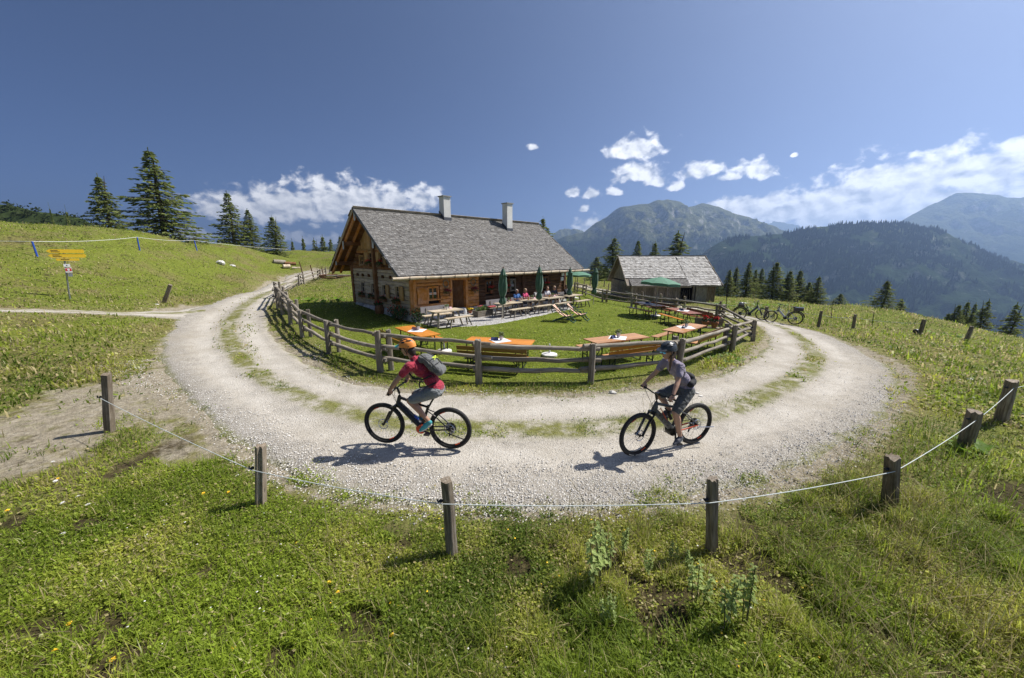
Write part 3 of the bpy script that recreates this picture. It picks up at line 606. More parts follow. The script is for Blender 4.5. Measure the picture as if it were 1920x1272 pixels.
def stalks():
    x, y, rs = scatter(14000, 1.9, 9, 1.3, -62, 62, 17); mk = ground_masks(x, y); k = (grass_cover(x, y, mk) > .5) & (mk[3] > .3) & (rs.rand(14000) < .12 + .7 * sstep(-.5, 3, x)) & (fbm(x * .5, y * .5, 71, 2) > .42); x, y = x[k], y[k]; z = hfull(x, y); n = len(x)
    V = []; F = []; C = []; 
    for i in range(n):
        L = rs.uniform(.16, .62) * (1 if x[i] > .5 else .7); A = rs.rand() * 6.28; ln = rs.uniform(.1, 1.1); c = np.array([.36, .31, .15] if rs.rand() < .7 else [.22, .24, .07]) * rs.uniform(.7, 1.2); w = .0027
        P = [np.array([x[i] + math.cos(A) * ln * L * t * t, y[i] + math.sin(A) * ln * L * t * t, z[i] + L * t * (1 - .25 * ln * t)]) for t in (0, .35, .7, 1)]; b = len(V)
        for j, q in enumerate(P):
            ww = w * (1 if j < 3 else (1.5 if rs.rand() < .5 else .5)); V += [q + (ww, 0, 0), q - (ww, 0, 0), q + (0, ww, 0), q - (0, ww, 0)]; C += [c] * 4
        for j in range(3): a = b + 4 * j; F += [(a, a + 1, a + 5, a + 4), (a + 2, a + 3, a + 7, a + 6)]
    me = mesh_np('dry_stalks', np.array(V), np.array(F)); attr(me, 'tint', np.c_[np.array(C), np.ones(len(C))], 'FLOAT_COLOR'); return tag(link('dry_stalks', me, GRASSM), 'thin dry grass stalks standing above the foreground pasture', 'grass', kind='stuff')
stalks()
def gravel():
    x, y, rs = scatter(95000, 3.6, 16, 1.5, -50, 56, 23); lat = lateral(ROAD, x, y); n0 = len(x)
    pr = np.where(abs(lat) < 1.1, .05 + .95 * sstep(.48, .72, lat + (fbm(x * 1.3, y * 1.3, 88, 3) - .5) * .7) * sstep(1.12, .85, lat) + .22 * sstep(-.7, -.95, lat) + .12 * sstep(.5, .7, fbm(x * 1.5, y * 1.5, 42, 3)), 0)
    k = rs.rand(n0) < pr; x, y = x[k], y[k]; n = len(x); z = hbase(x, y) + .02; s = .005 + .013 * rs.rand(n) ** 2.2; an = rs.rand(n) * 6.28
    base = np.array([(1, 0, 0), (.2, 1, 0), (-1, .1, 0), (-.1, -1, 0), (.2, .1, .8), (0, 0, -.5)]); V = base[None] * rs.uniform(.6, 1.3, (n, 6, 3)) * s[:, None, None]; ca, sa = np.cos(an)[:, None], np.sin(an)[:, None]
    V = np.stack([V[..., 0] * ca - V[..., 1] * sa + x[:, None], V[..., 0] * sa + V[..., 1] * ca + y[:, None], V[..., 2] + z[:, None]], -1)
    F = np.array([(0, 1, 4), (1, 2, 4), (2, 3, 4), (3, 0, 4), (1, 0, 5), (2, 1, 5), (3, 2, 5), (0, 3, 5)])[None] + (np.arange(n) * 6)[:, None, None]; me = mesh_np('gravel', V.reshape(-1, 3), F.reshape(-1, 3))
    g = rs.uniform(.42, .78, n); attr(me, 'tint', np.repeat(np.c_[g, g * .955, g * .88, np.ones(n)], 6, 0), 'FLOAT_COLOR')
    m = NT('loose_stone'); m.set('Base Color', m.at('tint', 'Color')); m.set('Roughness', .9); return tag(link('gravel', me, m.m), 'loose pale gravel stones along the outer edge of the road', 'gravel', kind='stuff')
gravel()
LIMESTONE = plain('limestone', (.55, .53, .49), .9, .25, 4, bump=.5)
def rock(px, py, s, lab, flat=.5, grp='pale stones on the road and bank'):
    p = gp(px, py); m = MB(); m.ball((0, 0, 0), s, 9, 6, (1, .75, flat)); rr = random.Random(int(px)); m.v = [tuple(c * rr.uniform(.75, 1.2) for c in v) for v in m.v]
    return tag(m.build('stone', LIMESTONE, None, loc=(p.x, p.y, p.z + s * flat * .35), rot=(0, 0, px)), lab, 'stone', grp)
rock(1149, 738, .1, 'pale stone at the inner road edge left of the woman cyclist'); rock(1306, 737, .07, 'flat white stone in the road right of the woman cyclist', .25); rock(1313, 743, .06, 'smaller flat white stone beside the one right of the woman cyclist', .22)
rock(293, 573, .12, 'small white stone at the foot of the leaning post'); rock(414, 495, .5, 'largest pale boulder in the grassy bank above the road'); rock(436, 500, .35, 'lower pale boulder in the grassy bank above the road', .4); rock(1821, 713, .12, 'flat grey stone in the grass beside the right rope fence', .3)
# ---------------------------------------------------------------- pale mint plants and wild flowers in the foreground
MINTM = plain('woolly_mint_leaf', (.25, .29, .14), .8, .3, 40); STEMM = plain('herb_stem', (.12, .11, .05), .8, .3, 30)
def mint_mesh(seed, h):
    rs = np.random.RandomState(seed); st = MB(); V = []
    for k in range(3):
        bx, by = rs.uniform(-.05, .05, 2) * (k > 0); lx, ly = rs.uniform(-.06, .06, 2); hh = h * rs.uniform(.75, 1); st.tube([(bx, by, -.03), (bx + lx * .5, by + ly * .5, hh * .5), (bx + lx, by + ly, hh)], [.005, .004, .003], 5)
        for t in np.linspace(.45, 1, 11):
            for q in range(3):
                a = rs.rand() * 6.28; c = np.array([bx + lx * t, by + ly * t, hh * t]); d = np.array([math.cos(a), math.sin(a), rs.uniform(-.5, .5)]); L = .045 * rs.uniform(.7, 1.3) * (1.25 - .5 * t); s = np.array([-math.sin(a), math.cos(a), 0]) * L * .32
                V.append([c, c + d * L * .5 + s, c + d * L + (0, 0, -.012), c + d * L * .5 - s])
    V = np.array(V).reshape(-1, 3); k = len(V) // 4; lm = mesh_np('leaves', V, (np.arange(k) * 4)[:, None] + np.arange(4)); v = rs.uniform(.6, 1.25, k); attr(lm, 'tint', np.repeat(np.c_[.40 * v, .49 * v, .17 * v, np.ones(k)], 4, 0), 'FLOAT_COLOR'); return st.mesh('stem'), lm
MV = [mint_mesh(s, .5) for s in (1, 2, 3)]
for i, (px, py, hpx, lab) in enumerate([(1117, 1122, 140, 'tallest pale green mint plant in the middle of the foreground pasture'), (1140, 1090, 100, 'pale mint plant close behind the tallest one'), (1168, 1060, 70, 'small pale mint stem right behind the tallest mint plant'), (1208, 1085, 62, 'pale mint plant midway between the tallest one and the right post'), (1254, 1060, 48, 'short pale mint plant left of the right-hand foreground post'), (1286, 1085, 55, 'pale mint plant just in front of the right-hand foreground post'), (1312, 1150, 105, 'tall pale mint plant below the right-hand foreground post'), (1366, 1180, 118, 'pale mint plant lower left of the pair at the right'), (1396, 1180, 116, 'rightmost pale mint plant in the foreground pasture'), (1135, 1190, 75, 'low pale mint plant nearest the bottom of the picture')]):
    p = gp(px, py); top = ay(px, py - hpx, p.y); s = max(.2, top.z - p.z) / .5; a, b = MV[i % 3]; o = empty('mint_plant', (p.x, p.y, p.z), i * 1.3, lab, 'plant', 'pale mint plants in the pasture'); o.scale = (s * .9, s * .9, s); link('stem', a, STEMM, o); link('leaves', b, GRASSM, o)
def fl_mesh(n, r): 
    m = MB()
    for ring, (rr, z) in enumerate(((r, 0), (r * .65, .006))):
        for k in range(n): a = 6.283 * (k + ring * .5) / n; c, s = math.cos(a), math.sin(a); m.quad((0, 0, z), (c * rr * .6 - s * rr * .2, s * rr * .6 + c * rr * .2, z + .004), (c * rr, s * rr, z), (c * rr * .6 + s * rr * .2, s * rr * .6 - c * rr * .2, z + .004))
    return m.mesh('blossom')
FLY = fl_mesh(11, .024); FLW = fl_mesh(8, .028); ST0 = MB().tube([(0, 0, -.13), (.005, 0, -.06), (0, 0, 0)], .002, 5).mesh('stem')
def wildflower(px, py, yellow, lab, s=1.): 
    p = gp(px, py, .1); o = empty('wildflower', (p.x, p.y, p.z + .1), px, lab, 'flower', 'yellow wildflowers' if yellow else 'white yarrow'); o.rotation_euler = (random.uniform(-.3, .3), random.uniform(-.3, .3), px); o.scale = (s, s, s); link('stem', ST0, STEMM, o); link('blossom', FLY if yellow else FLW, YEL0 if yellow else WHT0, o)
YEL0 = plain('hawkbit_yellow', (.82, .52, .015), .6, .15, 40); WHT0 = plain('yarrow_white', (.72, .70, .66), .7, .1, 40)
for px, py, l in ((130, 1169, 'yellow wildflower in the lower left corner, the uppermost of three'), (104, 1219, 'yellow wildflower nearest the lower left corner'), (212, 1236, 'yellow wildflower lowest of the three at lower left'), (438, 1216, 'lone yellow wildflower in the lower left pasture'), (617, 1092, 'yellow wildflower left of the middle post near the bottom'), (634, 1110, 'yellow wildflower just below its neighbour left of the middle post'), (381, 925, 'yellow wildflower left of the second rope post'), (428, 923, 'yellow wildflower close to the second rope post'), (557, 1018, 'yellow wildflower right of the second rope post'), (14, 957, 'yellow wildflower at the left picture edge'), (735, 1190, 'small yellow wildflower low in the middle left pasture'), (108, 898, 'yellow wildflower near the dusty path at the left')): wildflower(px, py, True, l, 1.05)
for px, py, l in ((104, 902, 'white yarrow head beside the dusty path'), (146, 931, 'largest white yarrow head left of the second rope post'), (117, 943, 'small white yarrow head below the path edge'), (165, 946, 'white yarrow head right of the largest one'), (118, 1001, 'white yarrow head in the left pasture, lowest of the group'), (99, 866, 'white yarrow head highest up by the path')): wildflower(px, py, False, l, 1.1)
def dots(name, mat, n, seed, box, size, lab):
    x, y, rs = scatter(n, 2, 14, 1.3, -54, 56, seed); mk = ground_masks(x, y); k = (grass_cover(x, y, mk) > .6) & (fbm(x * .6, y * .6, seed, 2) > .5); x, y = x[k], y[k]; z = hfull(x, y) + .05 + .05 * rs.rand(len(x)); a = rs.rand(len(x)) * 6.28; s = size * rs.uniform(.6, 1.2, len(x)); V = np.stack([np.stack([x + s * np.cos(a + q * 1.0472), y + s * np.sin(a + q * 1.0472), z + .003 * (q % 2)], 1) for q in range(6)], 1)
    return tag(link(name, mesh_np(name, V.reshape(-1, 3), (np.arange(len(x)) * 6)[:, None] + np.arange(6)), mat), lab, 'flowers', kind='stuff')
dots('tiny_flowers', YEL0, 900, 101, None, .010, 'tiny yellow buttercups sprinkled through the pasture'); dots('tiny_flowers', WHT0, 500, 103, None, .009, 'tiny white clover heads sprinkled through the pasture')
# ---------------------------------------------------------------- broad dock leaves, bushes
DOCK = plain('dock_leaf', (.075, .15, .018), .55, .35, 12)
def dock(px, py, n, rad, size, lab, seed, name='dock_plant'):
    p = gp(px, py); rs = np.random.RandomState(seed); V = []
    for _ in range(n):
        a = rs.rand() * 6.28; r0 = rad * rs.rand() ** .5; b = np.array([math.cos(a) * r0, math.sin(a) * r0, 0]); z = H0(p.x + b[0], p.y + b[1]) - p.z; b[2] = z + .02; a2 = rs.rand() * 6.28; L = size * rs.uniform(.6, 1.3); d = np.array([math.cos(a2), math.sin(a2), rs.uniform(.2, .9)]); d /= np.linalg.norm(d); s = np.array([-math.sin(a2), math.cos(a2), 0]) * L * .28
        m = b + d * L * .55; t = b + d * L * .95 + np.array([0, 0, -.12 * L]); V.append([b - s * .15, b + s * .15, m + s, t, m - s])
    V = np.array(V).reshape(-1, 3); F = (np.arange(n) * 5)[:, None] + np.arange(5); dm = mesh_np(name, V, F); v = rs.uniform(.6, 1.3, n); attr(dm, 'tint', np.repeat(np.c_[.17 * v, .29 * v, .03 * v, np.ones(n)], 5, 0), 'FLOAT_COLOR'); return tag(link(name, dm, GRASSM, loc=(p.x, p.y, p.z)), lab, 'plant', 'leafy weeds in the grass', 'stuff' if n > 20 else None)
dock(1830, 850, 16, .18, .3, 'broad leafy dock plant at the foot of a right-hand rope post', 1); dock(1355, 672, 90, .7, .16, 'leafy bush at the foot of the fence corner by the road', 2, 'bush'); dock(600, 565, 60, 1.6, .4, 'dark leafy weeds on the bank left of the hut gable', 3); dock(1370, 573, 240, 2.6, .4, 'bed of bright leafy dock beside the barn end', 4); dock(1440, 578, 300, 3.2, .36, 'strip of bright leafy dock behind the parked bicycles', 7)
dock(1775, 632, 60, .9, .3, 'low leafy weeds between the two leaning right-hand posts', 5); dock(1160, 540, 120, 2., .35, 'pale leafy dock in the meadow beside the barn gable', 6)
# ---------------------------------------------------------------- conifers
NEEDLE = leaf_mat('conifer_needles', .5, .7); BARK = wood('conifer_bark', (.03, .022, .016), (.085, .066, .05), (.17, .14, .11), 2, .6)
def conifer(seed, slim, ragged):
    rs = np.random.RandomState(seed); V = []; C = []; tr = MB(); bend = rs.uniform(-.015, .015, 2)
    tr.tube([(bend[0] * t * t * 4, bend[1] * t * t * 4, t - .03) for t in np.linspace(0, 1.02, 9)], [.02 * (1 - t) ** .8 + .0015 for t in np.linspace(0, 1, 9)], 7)
    z = .07
    while z < .985:
        t = (z - .05) / .95; R0 = slim * ((1 - t) ** .85 * (.35 + .65 * min(1, (t + .08) / .2)) + .012) * rs.uniform(1 - ragged, 1 + ragged * .6); nb = rs.randint(5, 8)
        a0 = rs.rand() * 6.28
        for k in range(nb):
            if rs.rand() < ragged * .45: continue
            a = a0 + 6.283 * k / nb + rs.uniform(-.3, .3); L = R0 * rs.uniform(.7, 1.12); dr = rs.uniform(.12, .4) * (1 - t * .7); d = np.array([math.cos(a), math.sin(a), 0]); s = np.array([-math.sin(a), math.cos(a), 0])
            P = lambda u: np.array([0, 0, z]) + d * L * u + np.array([0, 0, -dr * L * (u * 1.5 - u * u * .9)])
            if L > .04: tr.tube([P(0), P(.5), P(.92)], [.004, .003, .001], 4, False)
            nn = max(6, int(L * 120))
            for q in range(nn):
                u = rs.rand() ** .7; wd = L * .38 * (1.05 - u) + .008; c = P(u) + s * rs.uniform(-1, 1) * wd + np.array([0, 0, -rs.rand() * .012 - .01 * rs.rand() * (1 - t)]); e = .0155 * rs.uniform(.6, 1.4)
                aa = a + rs.uniform(-1, 1); f = np.array([math.cos(aa), math.sin(aa), rs.uniform(-.75, .15)]); g = np.cross(f, rs.randn(3)); g /= np.linalg.norm(g) + 1e-6
                V.append([c - f * e, c + g * e * .45, c + f * e * 1.1, c - g * e * .45]); v = rs.uniform(.55, 1.25); C.append((.21 * v, .25 * v * rs.uniform(.9, 1.1), .075 * v))
        z += rs.uniform(.018, .03) * (1.15 - .4 * t)
    for q in range(26): c = np.array([0, 0, .95 + .07 * rs.rand()]); f = np.array([rs.uniform(-.4, .4), rs.uniform(-.4, .4), .8]); e = .012; V.append([c - f * e, c + np.array([.005, 0, 0]), c + f * e, c - np.array([.005, 0, 0])]); C.append((.19, .22, .07))
    me = mesh_np('crown', np.array(V).reshape(-1, 3), (np.arange(len(V)) * 4)[:, None] + np.arange(4)); attr(me, 'tint', np.c_[np.repeat(np.array(C), 4, 0), np.ones(len(V) * 4)], 'FLOAT_COLOR'); return tr.mesh('trunk'), me
CON = [conifer(1, .34, .35), conifer(2, .30, .2), conifer(3, .25, .25), conifer(4, .30, .55), conifer(5, .21, .2), conifer(6, .38, .4)]
def tree(px, ptop, Y, wpx, v, lab, grp, name='conifer', sink=.2, zb=None):
    t = ay(px, ptop, Y); b = float(hfull([t.x], [t.y])[0]) - sink if zb is None else zb; h = t.z - b; o = empty(name, (t.x, t.y, b), px * .77, lab, 'tree', grp); sl = (.34, .30, .25, .30, .21, .38)[v]; w = wpx / 707 * Y; k = w / (2 * sl * h) * 1.38; o.scale = (h * k, h * k, h); link('trunk', CON[v][0], BARK, o); link('crown', CON[v][1], NEEDLE, o)
g1, g2, g3 = 'conifers on the left skyline', 'conifers behind the barn', 'conifers at the edge of the valley'
for a in [(182, 328, 46, 70, 1, 'dark conifer standing left of the tallest skyline tree', g1), (277, 280, 44, 122, 0, 'tallest broad conifer on the left skyline', g1), (424, 360, 62, 72, 0, 'broad conifer leading the group between bank and hut', g1), (463, 393, 64, 46, 2, 'slimmer conifer just right of the broad one left of the hut', g1), (509, 405, 62, 50, 1, 'single bushy conifer standing closest to the logs on the slope', g1),
          (122, 390, 75, 26, 1, 'small conifer right of its twin on the far left skyline', g1), (92, 388, 80, 16, 2, 'small thin conifer at far left above the bank', g1), (547, 450, 95, 26, 1, 'leftmost of the small far conifers left of the hut roof', g1), (567, 445, 95, 34, 5, 'second of the small far conifers left of the hut roof', g1), (588, 448, 92, 36, 3, 'third of the small far conifers left of the hut roof', g1), (604, 442, 92, 38, 1, 'fourth and tallest of the small far conifers left of the hut roof', g1), (619, 447, 92, 34, 5, 'fifth of the small far conifers left of the hut roof', g1), (637, 443, 82, 22, 4, 'thin conifer right against the hut roof edge', g1),
          (1018, 408, 62, 70, 3, 'conifer top rising behind the far end of the hut roof', g2), (1119, 482, 66, 44, 1, 'bushy conifer between hut roof tip and barn', g2), (1153, 445, 62, 66, 3, 'ragged conifer at the left end of the barn roof', g2), (1197, 451, 60, 40, 2, 'slim conifer behind the left half of the barn roof', g2), (1229, 454, 60, 44, 1, 'small pointed conifer behind the middle of the barn roof', g2), (1272, 435, 58, 82, 3, 'wide open-branched conifer behind the right half of the barn roof', g2), (1338, 500, 60, 22, 4, 'dark conifer just off the right end of the barn roof', g2), (1136, 500, 72, 30, 1, 'low conifer half hidden by the barn gable', g2),
          (1369, 506, 44, 30, 4, 'slim conifer behind the tall thin pole by the yard', g3), (1382, 501, 46, 30, 4, 'second slim conifer right of the thin pole', g3), (1406, 492, 42, 38, 2, 'tall conifer over the left parked bicycle', g3), (1418, 506, 44, 32, 2, 'narrow conifer tucked between two taller ones above the parked bicycles', g3), (1430, 504, 46, 36, 2, 'conifer above the post between the parked bicycles', g3), (1458, 490, 40, 50, 1, 'tallest conifer of the row above the parked bicycles', g3), (1483, 507, 40, 44, 1, 'conifer right of the tallest one in the row', g3), (1502, 506, 42, 42, 1, 'conifer second from right in the row above the bicycles', g3), (1537, 519, 38, 48, 0, 'rightmost bushy conifer of the row above the bicycles', g3), (1519, 528, 41, 36, 1, 'low conifer left of the rightmost bushy one', g3), (1577, 551, 36, 44, 5, 'small round conifer on the crest right of the row', g3),
          (1665, 526, 34, 60, 5, 'lone broad conifer on the right-hand crest', g3), (1692, 560, 35, 28, 1, 'little conifer beside the lone broad one on the crest', g3), (1780, 587, 36, 40, 1, 'lowest conifer at the left of the right-hand group', g3), (1800, 570, 36, 42, 1, 'second conifer of the right-hand group', g3), (1816, 566, 38, 40, 2, 'middle conifer of the right-hand group', g3), (1830, 570, 37, 36, 2, 'fourth conifer of the right-hand group', g3), (1855, 563, 35, 50, 3, 'tallest conifer of the right-hand group', g3), (1908, 569, 34, 52, 3, 'conifer cut by the right picture edge', g3), (1350, 528, 56, 30, 1, 'low conifer against the barn end wall', g3)]: tree(*a)
# dark dwarf-pine hill at the far left
MF2 = plain('dwarf_pine_slope', (.035, .05, .018), 1., .5, .3, spec=0.)
HL = mountain('hill', [(-700, 350), (-300, 362), (0, 384), (40, 391), (90, 400), (130, 411), (170, 424), (240, 440), (330, 452)], 190, 90, 60, -40, MF2, .4, 51, 90, 40)
def pines():
    o, X, Y, Z, nf = HL; rs = np.random.RandomState(8); n = 2600; i = rs.randint(0, X.shape[0] - 1, n); j = rs.randint(nf // 3, nf, n); V = []; C = []; F = []
    for a, b in zip(i, j):
        c = np.array([X[a, b], Y[a, b], Z[a, b]]) + rs.uniform(-2, 2, 3) * (1, 1, 0); s = rs.uniform(.8, 2.0); up = rs.rand() < .08
        for q in range(9):
            p = c + rs.randn(3) * s * np.array([.5, .5, .35 if not up else .9]) + (0, 0, s * (.3 if not up else 1.)); e = s * .35; u = rs.randn(3); u /= np.linalg.norm(u); w = np.cross(u, rs.randn(3)); w /= np.linalg.norm(w); V.append([p - u * e, p + w * e * .7, p + u * e, p - w * e * .7]); v = rs.uniform(.5, 1.3); C += [(.045 * v, .062 * v, .02 * v, 1)] * 4
    me = mesh_np('dwarf_pines', np.array(V).reshape(-1, 3), (np.arange(len(V)) * 4)[:, None] + np.arange(4)); attr(me, 'tint', np.array(C), 'FLOAT_COLOR'); tag(link('dwarf_pines', me, NEEDLE), 'dark dwarf pine scrub covering the far left hill', 'scrub', kind='stuff')
pines()
# ---------------------------------------------------------------- the alpine hut
HUT = empty('alpine_hut', (HO.x, HO.y, 0), HANG, 'old log hut with grey shingle roof and two white chimneys', 'house')
rng = random.Random(3)
STONE = plain('plinth_stone', (.46, .45, .43), .9, .35, 6, bump=.6, rand=.3)
LIME = plain('limewash', (.62, .61, .58), .9, .25, 5, bump=.4)
VOID = plain('dark_interior', (.012, .010, .008), .9, .1)  # near-black colour stands in for unlit space behind logs and doorway
GLASS = NT('window_glass'); GLASS.set('Base Color', (.015, .018, .02, 1)); GLASS.set('Roughness', .06); GLASS.set('Specular IOR Level', .8); GLASS = GLASS.m
WHITE_CLOTH = plain('white_curtain', (.72, .72, .70), .9, .1)
RZ, RYE, RZE = 5.77, -.96, 2.41; SL = (RZ - RZE) / (3.57 - RYE)         # ridge height, eave line, roof pitch
RX0, RX1 = -1.065, 13.49
def roof_z(y): return RZ - SL * abs(y - 3.57)
# plinth
pl = MB().bb(.02, 12.9, .03, 7.1, -.4, .40).build('plinth', LIME, HUT)
for face in (0, 1):
    n = 46 if face == 0 else 30
    for k in range(n):
        s = rng.uniform(.12, .24); z = rng.uniform(-.02, .34); w = rng.uniform(.1, 7.0) if face == 0 else rng.uniform(.1, 5.0)
        c = (.02, w, z) if face == 0 else (w, .03, z)
        sc = (.22, rng.uniform(.8, 1.3), rng.uniform(.6, .9)) if face == 0 else (rng.uniform(.8, 1.3), .22, rng.uniform(.6, .9))
        MB().ball(c, s, 8, 5, sc).build('stone', STONE, pl, True)
# log courses, cut round the openings
def logwall(core, ax, u0, u1, z0, z1, ch, openings, depth, mats, lim=None, prefix='log'):
    z = z0; k = 0
    while z < z1 - .03:
        h = min(ch * rng.uniform(.86, 1.14), z1 - z); a, b = u0, u1
        if lim: lo, hi = lim(z + h); a, b = max(a, lo), min(b, hi)
        segs = [(a, b)]
        for (p, q, r, s) in openings:
            if r < z + h - .02 and s > z + .02:
                segs = [t for g in segs for t in ((g[0], min(g[1], p)), (max(g[0], q), g[1])) if t[1] - t[0] > .03]
        for (p, q) in segs:
            if q - p < .04: continue
            pr = rng.uniform(-.012, .015); m = MB(); e = .018
            prof = [(depth - pr, z + .006), (depth - pr, z + h - .006), (.0, z + h - .006), (-pr - .02, z + h - e - .01), (-pr - .03, z + h * .5), (-pr - .02, z + e + .01), (.0, z + .006)]
            if ax == 0: pts = [(p + .003, y, zz) for y, zz in prof]; m.prism(pts, (q - p - .006, 0, 0))
            else: pts = [(y, p + .003, zz) for y, zz in prof]; m.prism(pts, (0, q - p - .006, 0))
            m.build(prefix, mats(z)[ax], core)
        z += h; k += 1
# front wall, honey-coloured half
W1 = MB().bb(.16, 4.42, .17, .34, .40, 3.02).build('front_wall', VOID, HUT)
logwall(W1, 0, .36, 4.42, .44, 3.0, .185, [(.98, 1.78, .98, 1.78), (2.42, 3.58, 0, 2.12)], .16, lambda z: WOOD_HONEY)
MB().bb(4.28, 4.45, .02, .5, .44, 2.98).build('end_board', WOOD_HONEY[2], W1)
for x0, x1 in ((.0, .17), (.178, .35)): MB().bb(x0, x1, -.045, .2, .42, 3.0).build('corner_board', WOOD_HONEY[2], W1)
# front wall, dark sun-burnt half set back under the eaves
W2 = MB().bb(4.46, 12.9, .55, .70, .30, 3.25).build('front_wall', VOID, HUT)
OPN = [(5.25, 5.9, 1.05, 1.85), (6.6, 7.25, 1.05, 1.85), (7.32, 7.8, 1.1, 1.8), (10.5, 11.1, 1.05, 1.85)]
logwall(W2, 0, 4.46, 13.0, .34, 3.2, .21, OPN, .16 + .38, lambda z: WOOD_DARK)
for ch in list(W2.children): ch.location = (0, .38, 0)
MB().bb(8.4, 8.66, .26, .5, .3, 3.1).build('post', WOOD_DARK[2], W2)
MB().bb(12.82, 13.03, .25, .6, .3, 3.1).build('post', WOOD_DARK[2], W2)
# gable wall
W3 = MB().bb(.17, .34, .1, 7.06, .40, 3.0).build('gable_wall', VOID, HUT)
GW = [(5.4, 5.92, 1.14, 1.76), (3.97, 4.49, 1.14, 1.76), (2.51, 3.03, 1.14, 1.76), (.97, 1.49, 1.14, 1.76), (5.24, 5.74, 2.78, 3.3), (4.0, 4.52, 2.92, 3.5), (2.58, 3.06, 2.92, 3.5)]
def gl(z): hwid = (RZ - .2 - z) / SL; return 3.57 - hwid, 3.57 + hwid
W3b = MB().prism([(.17, .35, 3.0), (.17, 6.8, 3.0), (.17, 3.57, 5.45)], (.12, 0, 0)).build('gable_upper_wall', VOID, HUT)
logwall(W3, 1, .04, 7.12, .44, 2.55, .22, GW, .16, lambda z: WOOD_PALE)
logwall(W3b, 1, .04, 7.12, 2.55, 3.62, .22, GW, .16, lambda z: WOOD_HONEY if z > 3.3 else WOOD_BROWN, gl)
y = 1.0
while y < 6.2:
    t0 = roof_z(y) - .22; t1 = roof_z(y + .165) - .22
    if min(t0, t1) > 3.66: MB().prism([(-.03, y, 3.63), (-.03, y + .158, 3.63), (-.03, y + .158, t1), (-.03, y, t0)], (.14, 0, 0)).build('board', WOOD_YELLOW[2], W3b)
    y += .165
MB().bb(-.2, .02, 3.5, 3.74, .3, 4.3).build('centre_post', WOOD_BROWN[2], HUT)
MB().bb(-.1, .1, 6.95, 7.2, .4, 3.0).build('corner_post', WOOD_BROWN[2], HUT)
MB().bb(-.07, .02, 1.15, 5.99, 3.6, 3.7).build('beam', WOOD_YELLOW[1], HUT)
for y in (6.2, 5.45, 4.6, 2.8, 1.9): MB().bb(-.11, .05, y - .08, y + .08, 2.1, 2.26).build('joist_end', WOOD_DARK[0], HUT)
# right end wall and back wall of grey logs
MB().prism([(12.9, .3, .3), (12.9, 7.1, .3), (12.9, 7.1, 3.0), (12.9, 3.57, 5.5), (12.9, .3, 3.1)], (.1, 0, 0)).build('end_wall', WOOD_BROWN[1], HUT)
MB().bb(.1, 12.9, 6.95, 7.12, .3, 3.05).build('back_wall', WOOD_BROWN[0], HUT)
# windows
def window(name, ax, u0, u1, z0, z1, face, mat, panes=2, curtain=False, depth=.1, shutters=(), shmat=None):
    """ax 0: wall facing -y at y=face; ax 1: wall facing -x at x=face"""
    def B(a0, a1, d0, d1, c0, c1): return MB().bb(a0, a1, face + d0, face + d1, c0, c1) if ax == 0 else MB().bb(face + d0, face + d1, a0, a1, c0, c1)
    def M(parts):
        m = MB()
        for p in parts: q = B(*p); m.add(q.v, q.f)
        return m
    t = .06
    fr = M([(u0 - t, u0 + .02, -.05, .1, z0 - t, z1 + t), (u1 - .02, u1 + t, -.05, .1, z0 - t, z1 + t), (u0 - t, u1 + t, -.053, .098, z1 - .02, z1 + t + .02), (u0 - t - .03, u1 + t + .03, -.09, .097, z0 - t, z0)]).build(name, mat[2 if ax else 2], HUT)
    w = (u1 - u0 - .04) / panes
    for k in range(panes):
        a = u0 + .02 + w * k
        B(a + .025, a + w - .025, .045, .05, z0 + .03, z1 - .03).build('pane', GLASS, fr)
        M([(a, a + .03, .02, .06, z0, z1), (a + w - .03, a + w, .021, .061, z0, z1), (a, a + w, .022, .06, z0, z0 + .035), (a, a + w, .023, .06, z1 - .035, z1), (a, a + w, .024, .06, (z0 + z1) / 2 - .012, (z0 + z1) / 2 + .012)]).build('sash', mat[2], fr)
    if curtain: B(u0 + .05, u1 - .05, .036, .042, z0 + .24, (z0 + z1) / 2 + .05).build('curtain', WHITE_CLOTH, fr)
    for side, ang, wd in shutters:
        m = MB(); n = 3; zz0, zz1 = z0 - .12, z1 + .02; zz = zz1 - zz0
        for k in range(n): m.bb(wd * k / n + .003, wd * (k + 1) / n - .003, -.02, .015, 0, zz)
        m.bb(.01, wd - .01, -.045, -.021, .1, .17); m.bb(.01, wd - .01, -.045, -.021, zz - .2, zz - .13); m.bb(0, .05, -.044, -.0215, .0, zz); m.bb(wd - .05, wd, -.044, -.0215, 0, zz)
        hx = u1 + t if side > 0 else u0 - t
        if ax == 0: o = m.build('shutter', shmat[2], fr, loc=(hx, face - .07, zz0)); o.rotation_euler = (0, 0, -ang if side > 0 else math.pi + ang)
        else: o = m.build('shutter', shmat[2], fr, loc=(face - .07, hx, zz0)); o.rotation_euler = (0, 0, math.pi / 2 + ang if side > 0 else -math.pi / 2 - ang)
    return fr
window('window', 0, 1.06, 1.62, 1.06, 1.66, .0, WOOD_HONEY, 2, True)
m = MB()
for k in range(3): m.bb(.36 + .205 * k + .002, .36 + .205 * (k + 1) - .002, -.1, -.07, .86, 1.68)
m.bb(.37, .97, -.125, -.101, .96, 1.04); m.bb(.37, .97, -.125, -.101, 1.5, 1.58); m.bb(.36, .42, -.124, -.1005, .86, 1.68); m.bb(.92, .98, -.124, -.1005, .86, 1.68)
SH = m.build('shutter', WOOD_HONEY[2], HUT)
window('window', 0, 5.3, 5.85, 1.1, 1.8, .38, WOOD_BROWN, 2); window('window', 0, 6.65, 7.2, 1.1, 1.8, .38, WOOD_BROWN, 2)
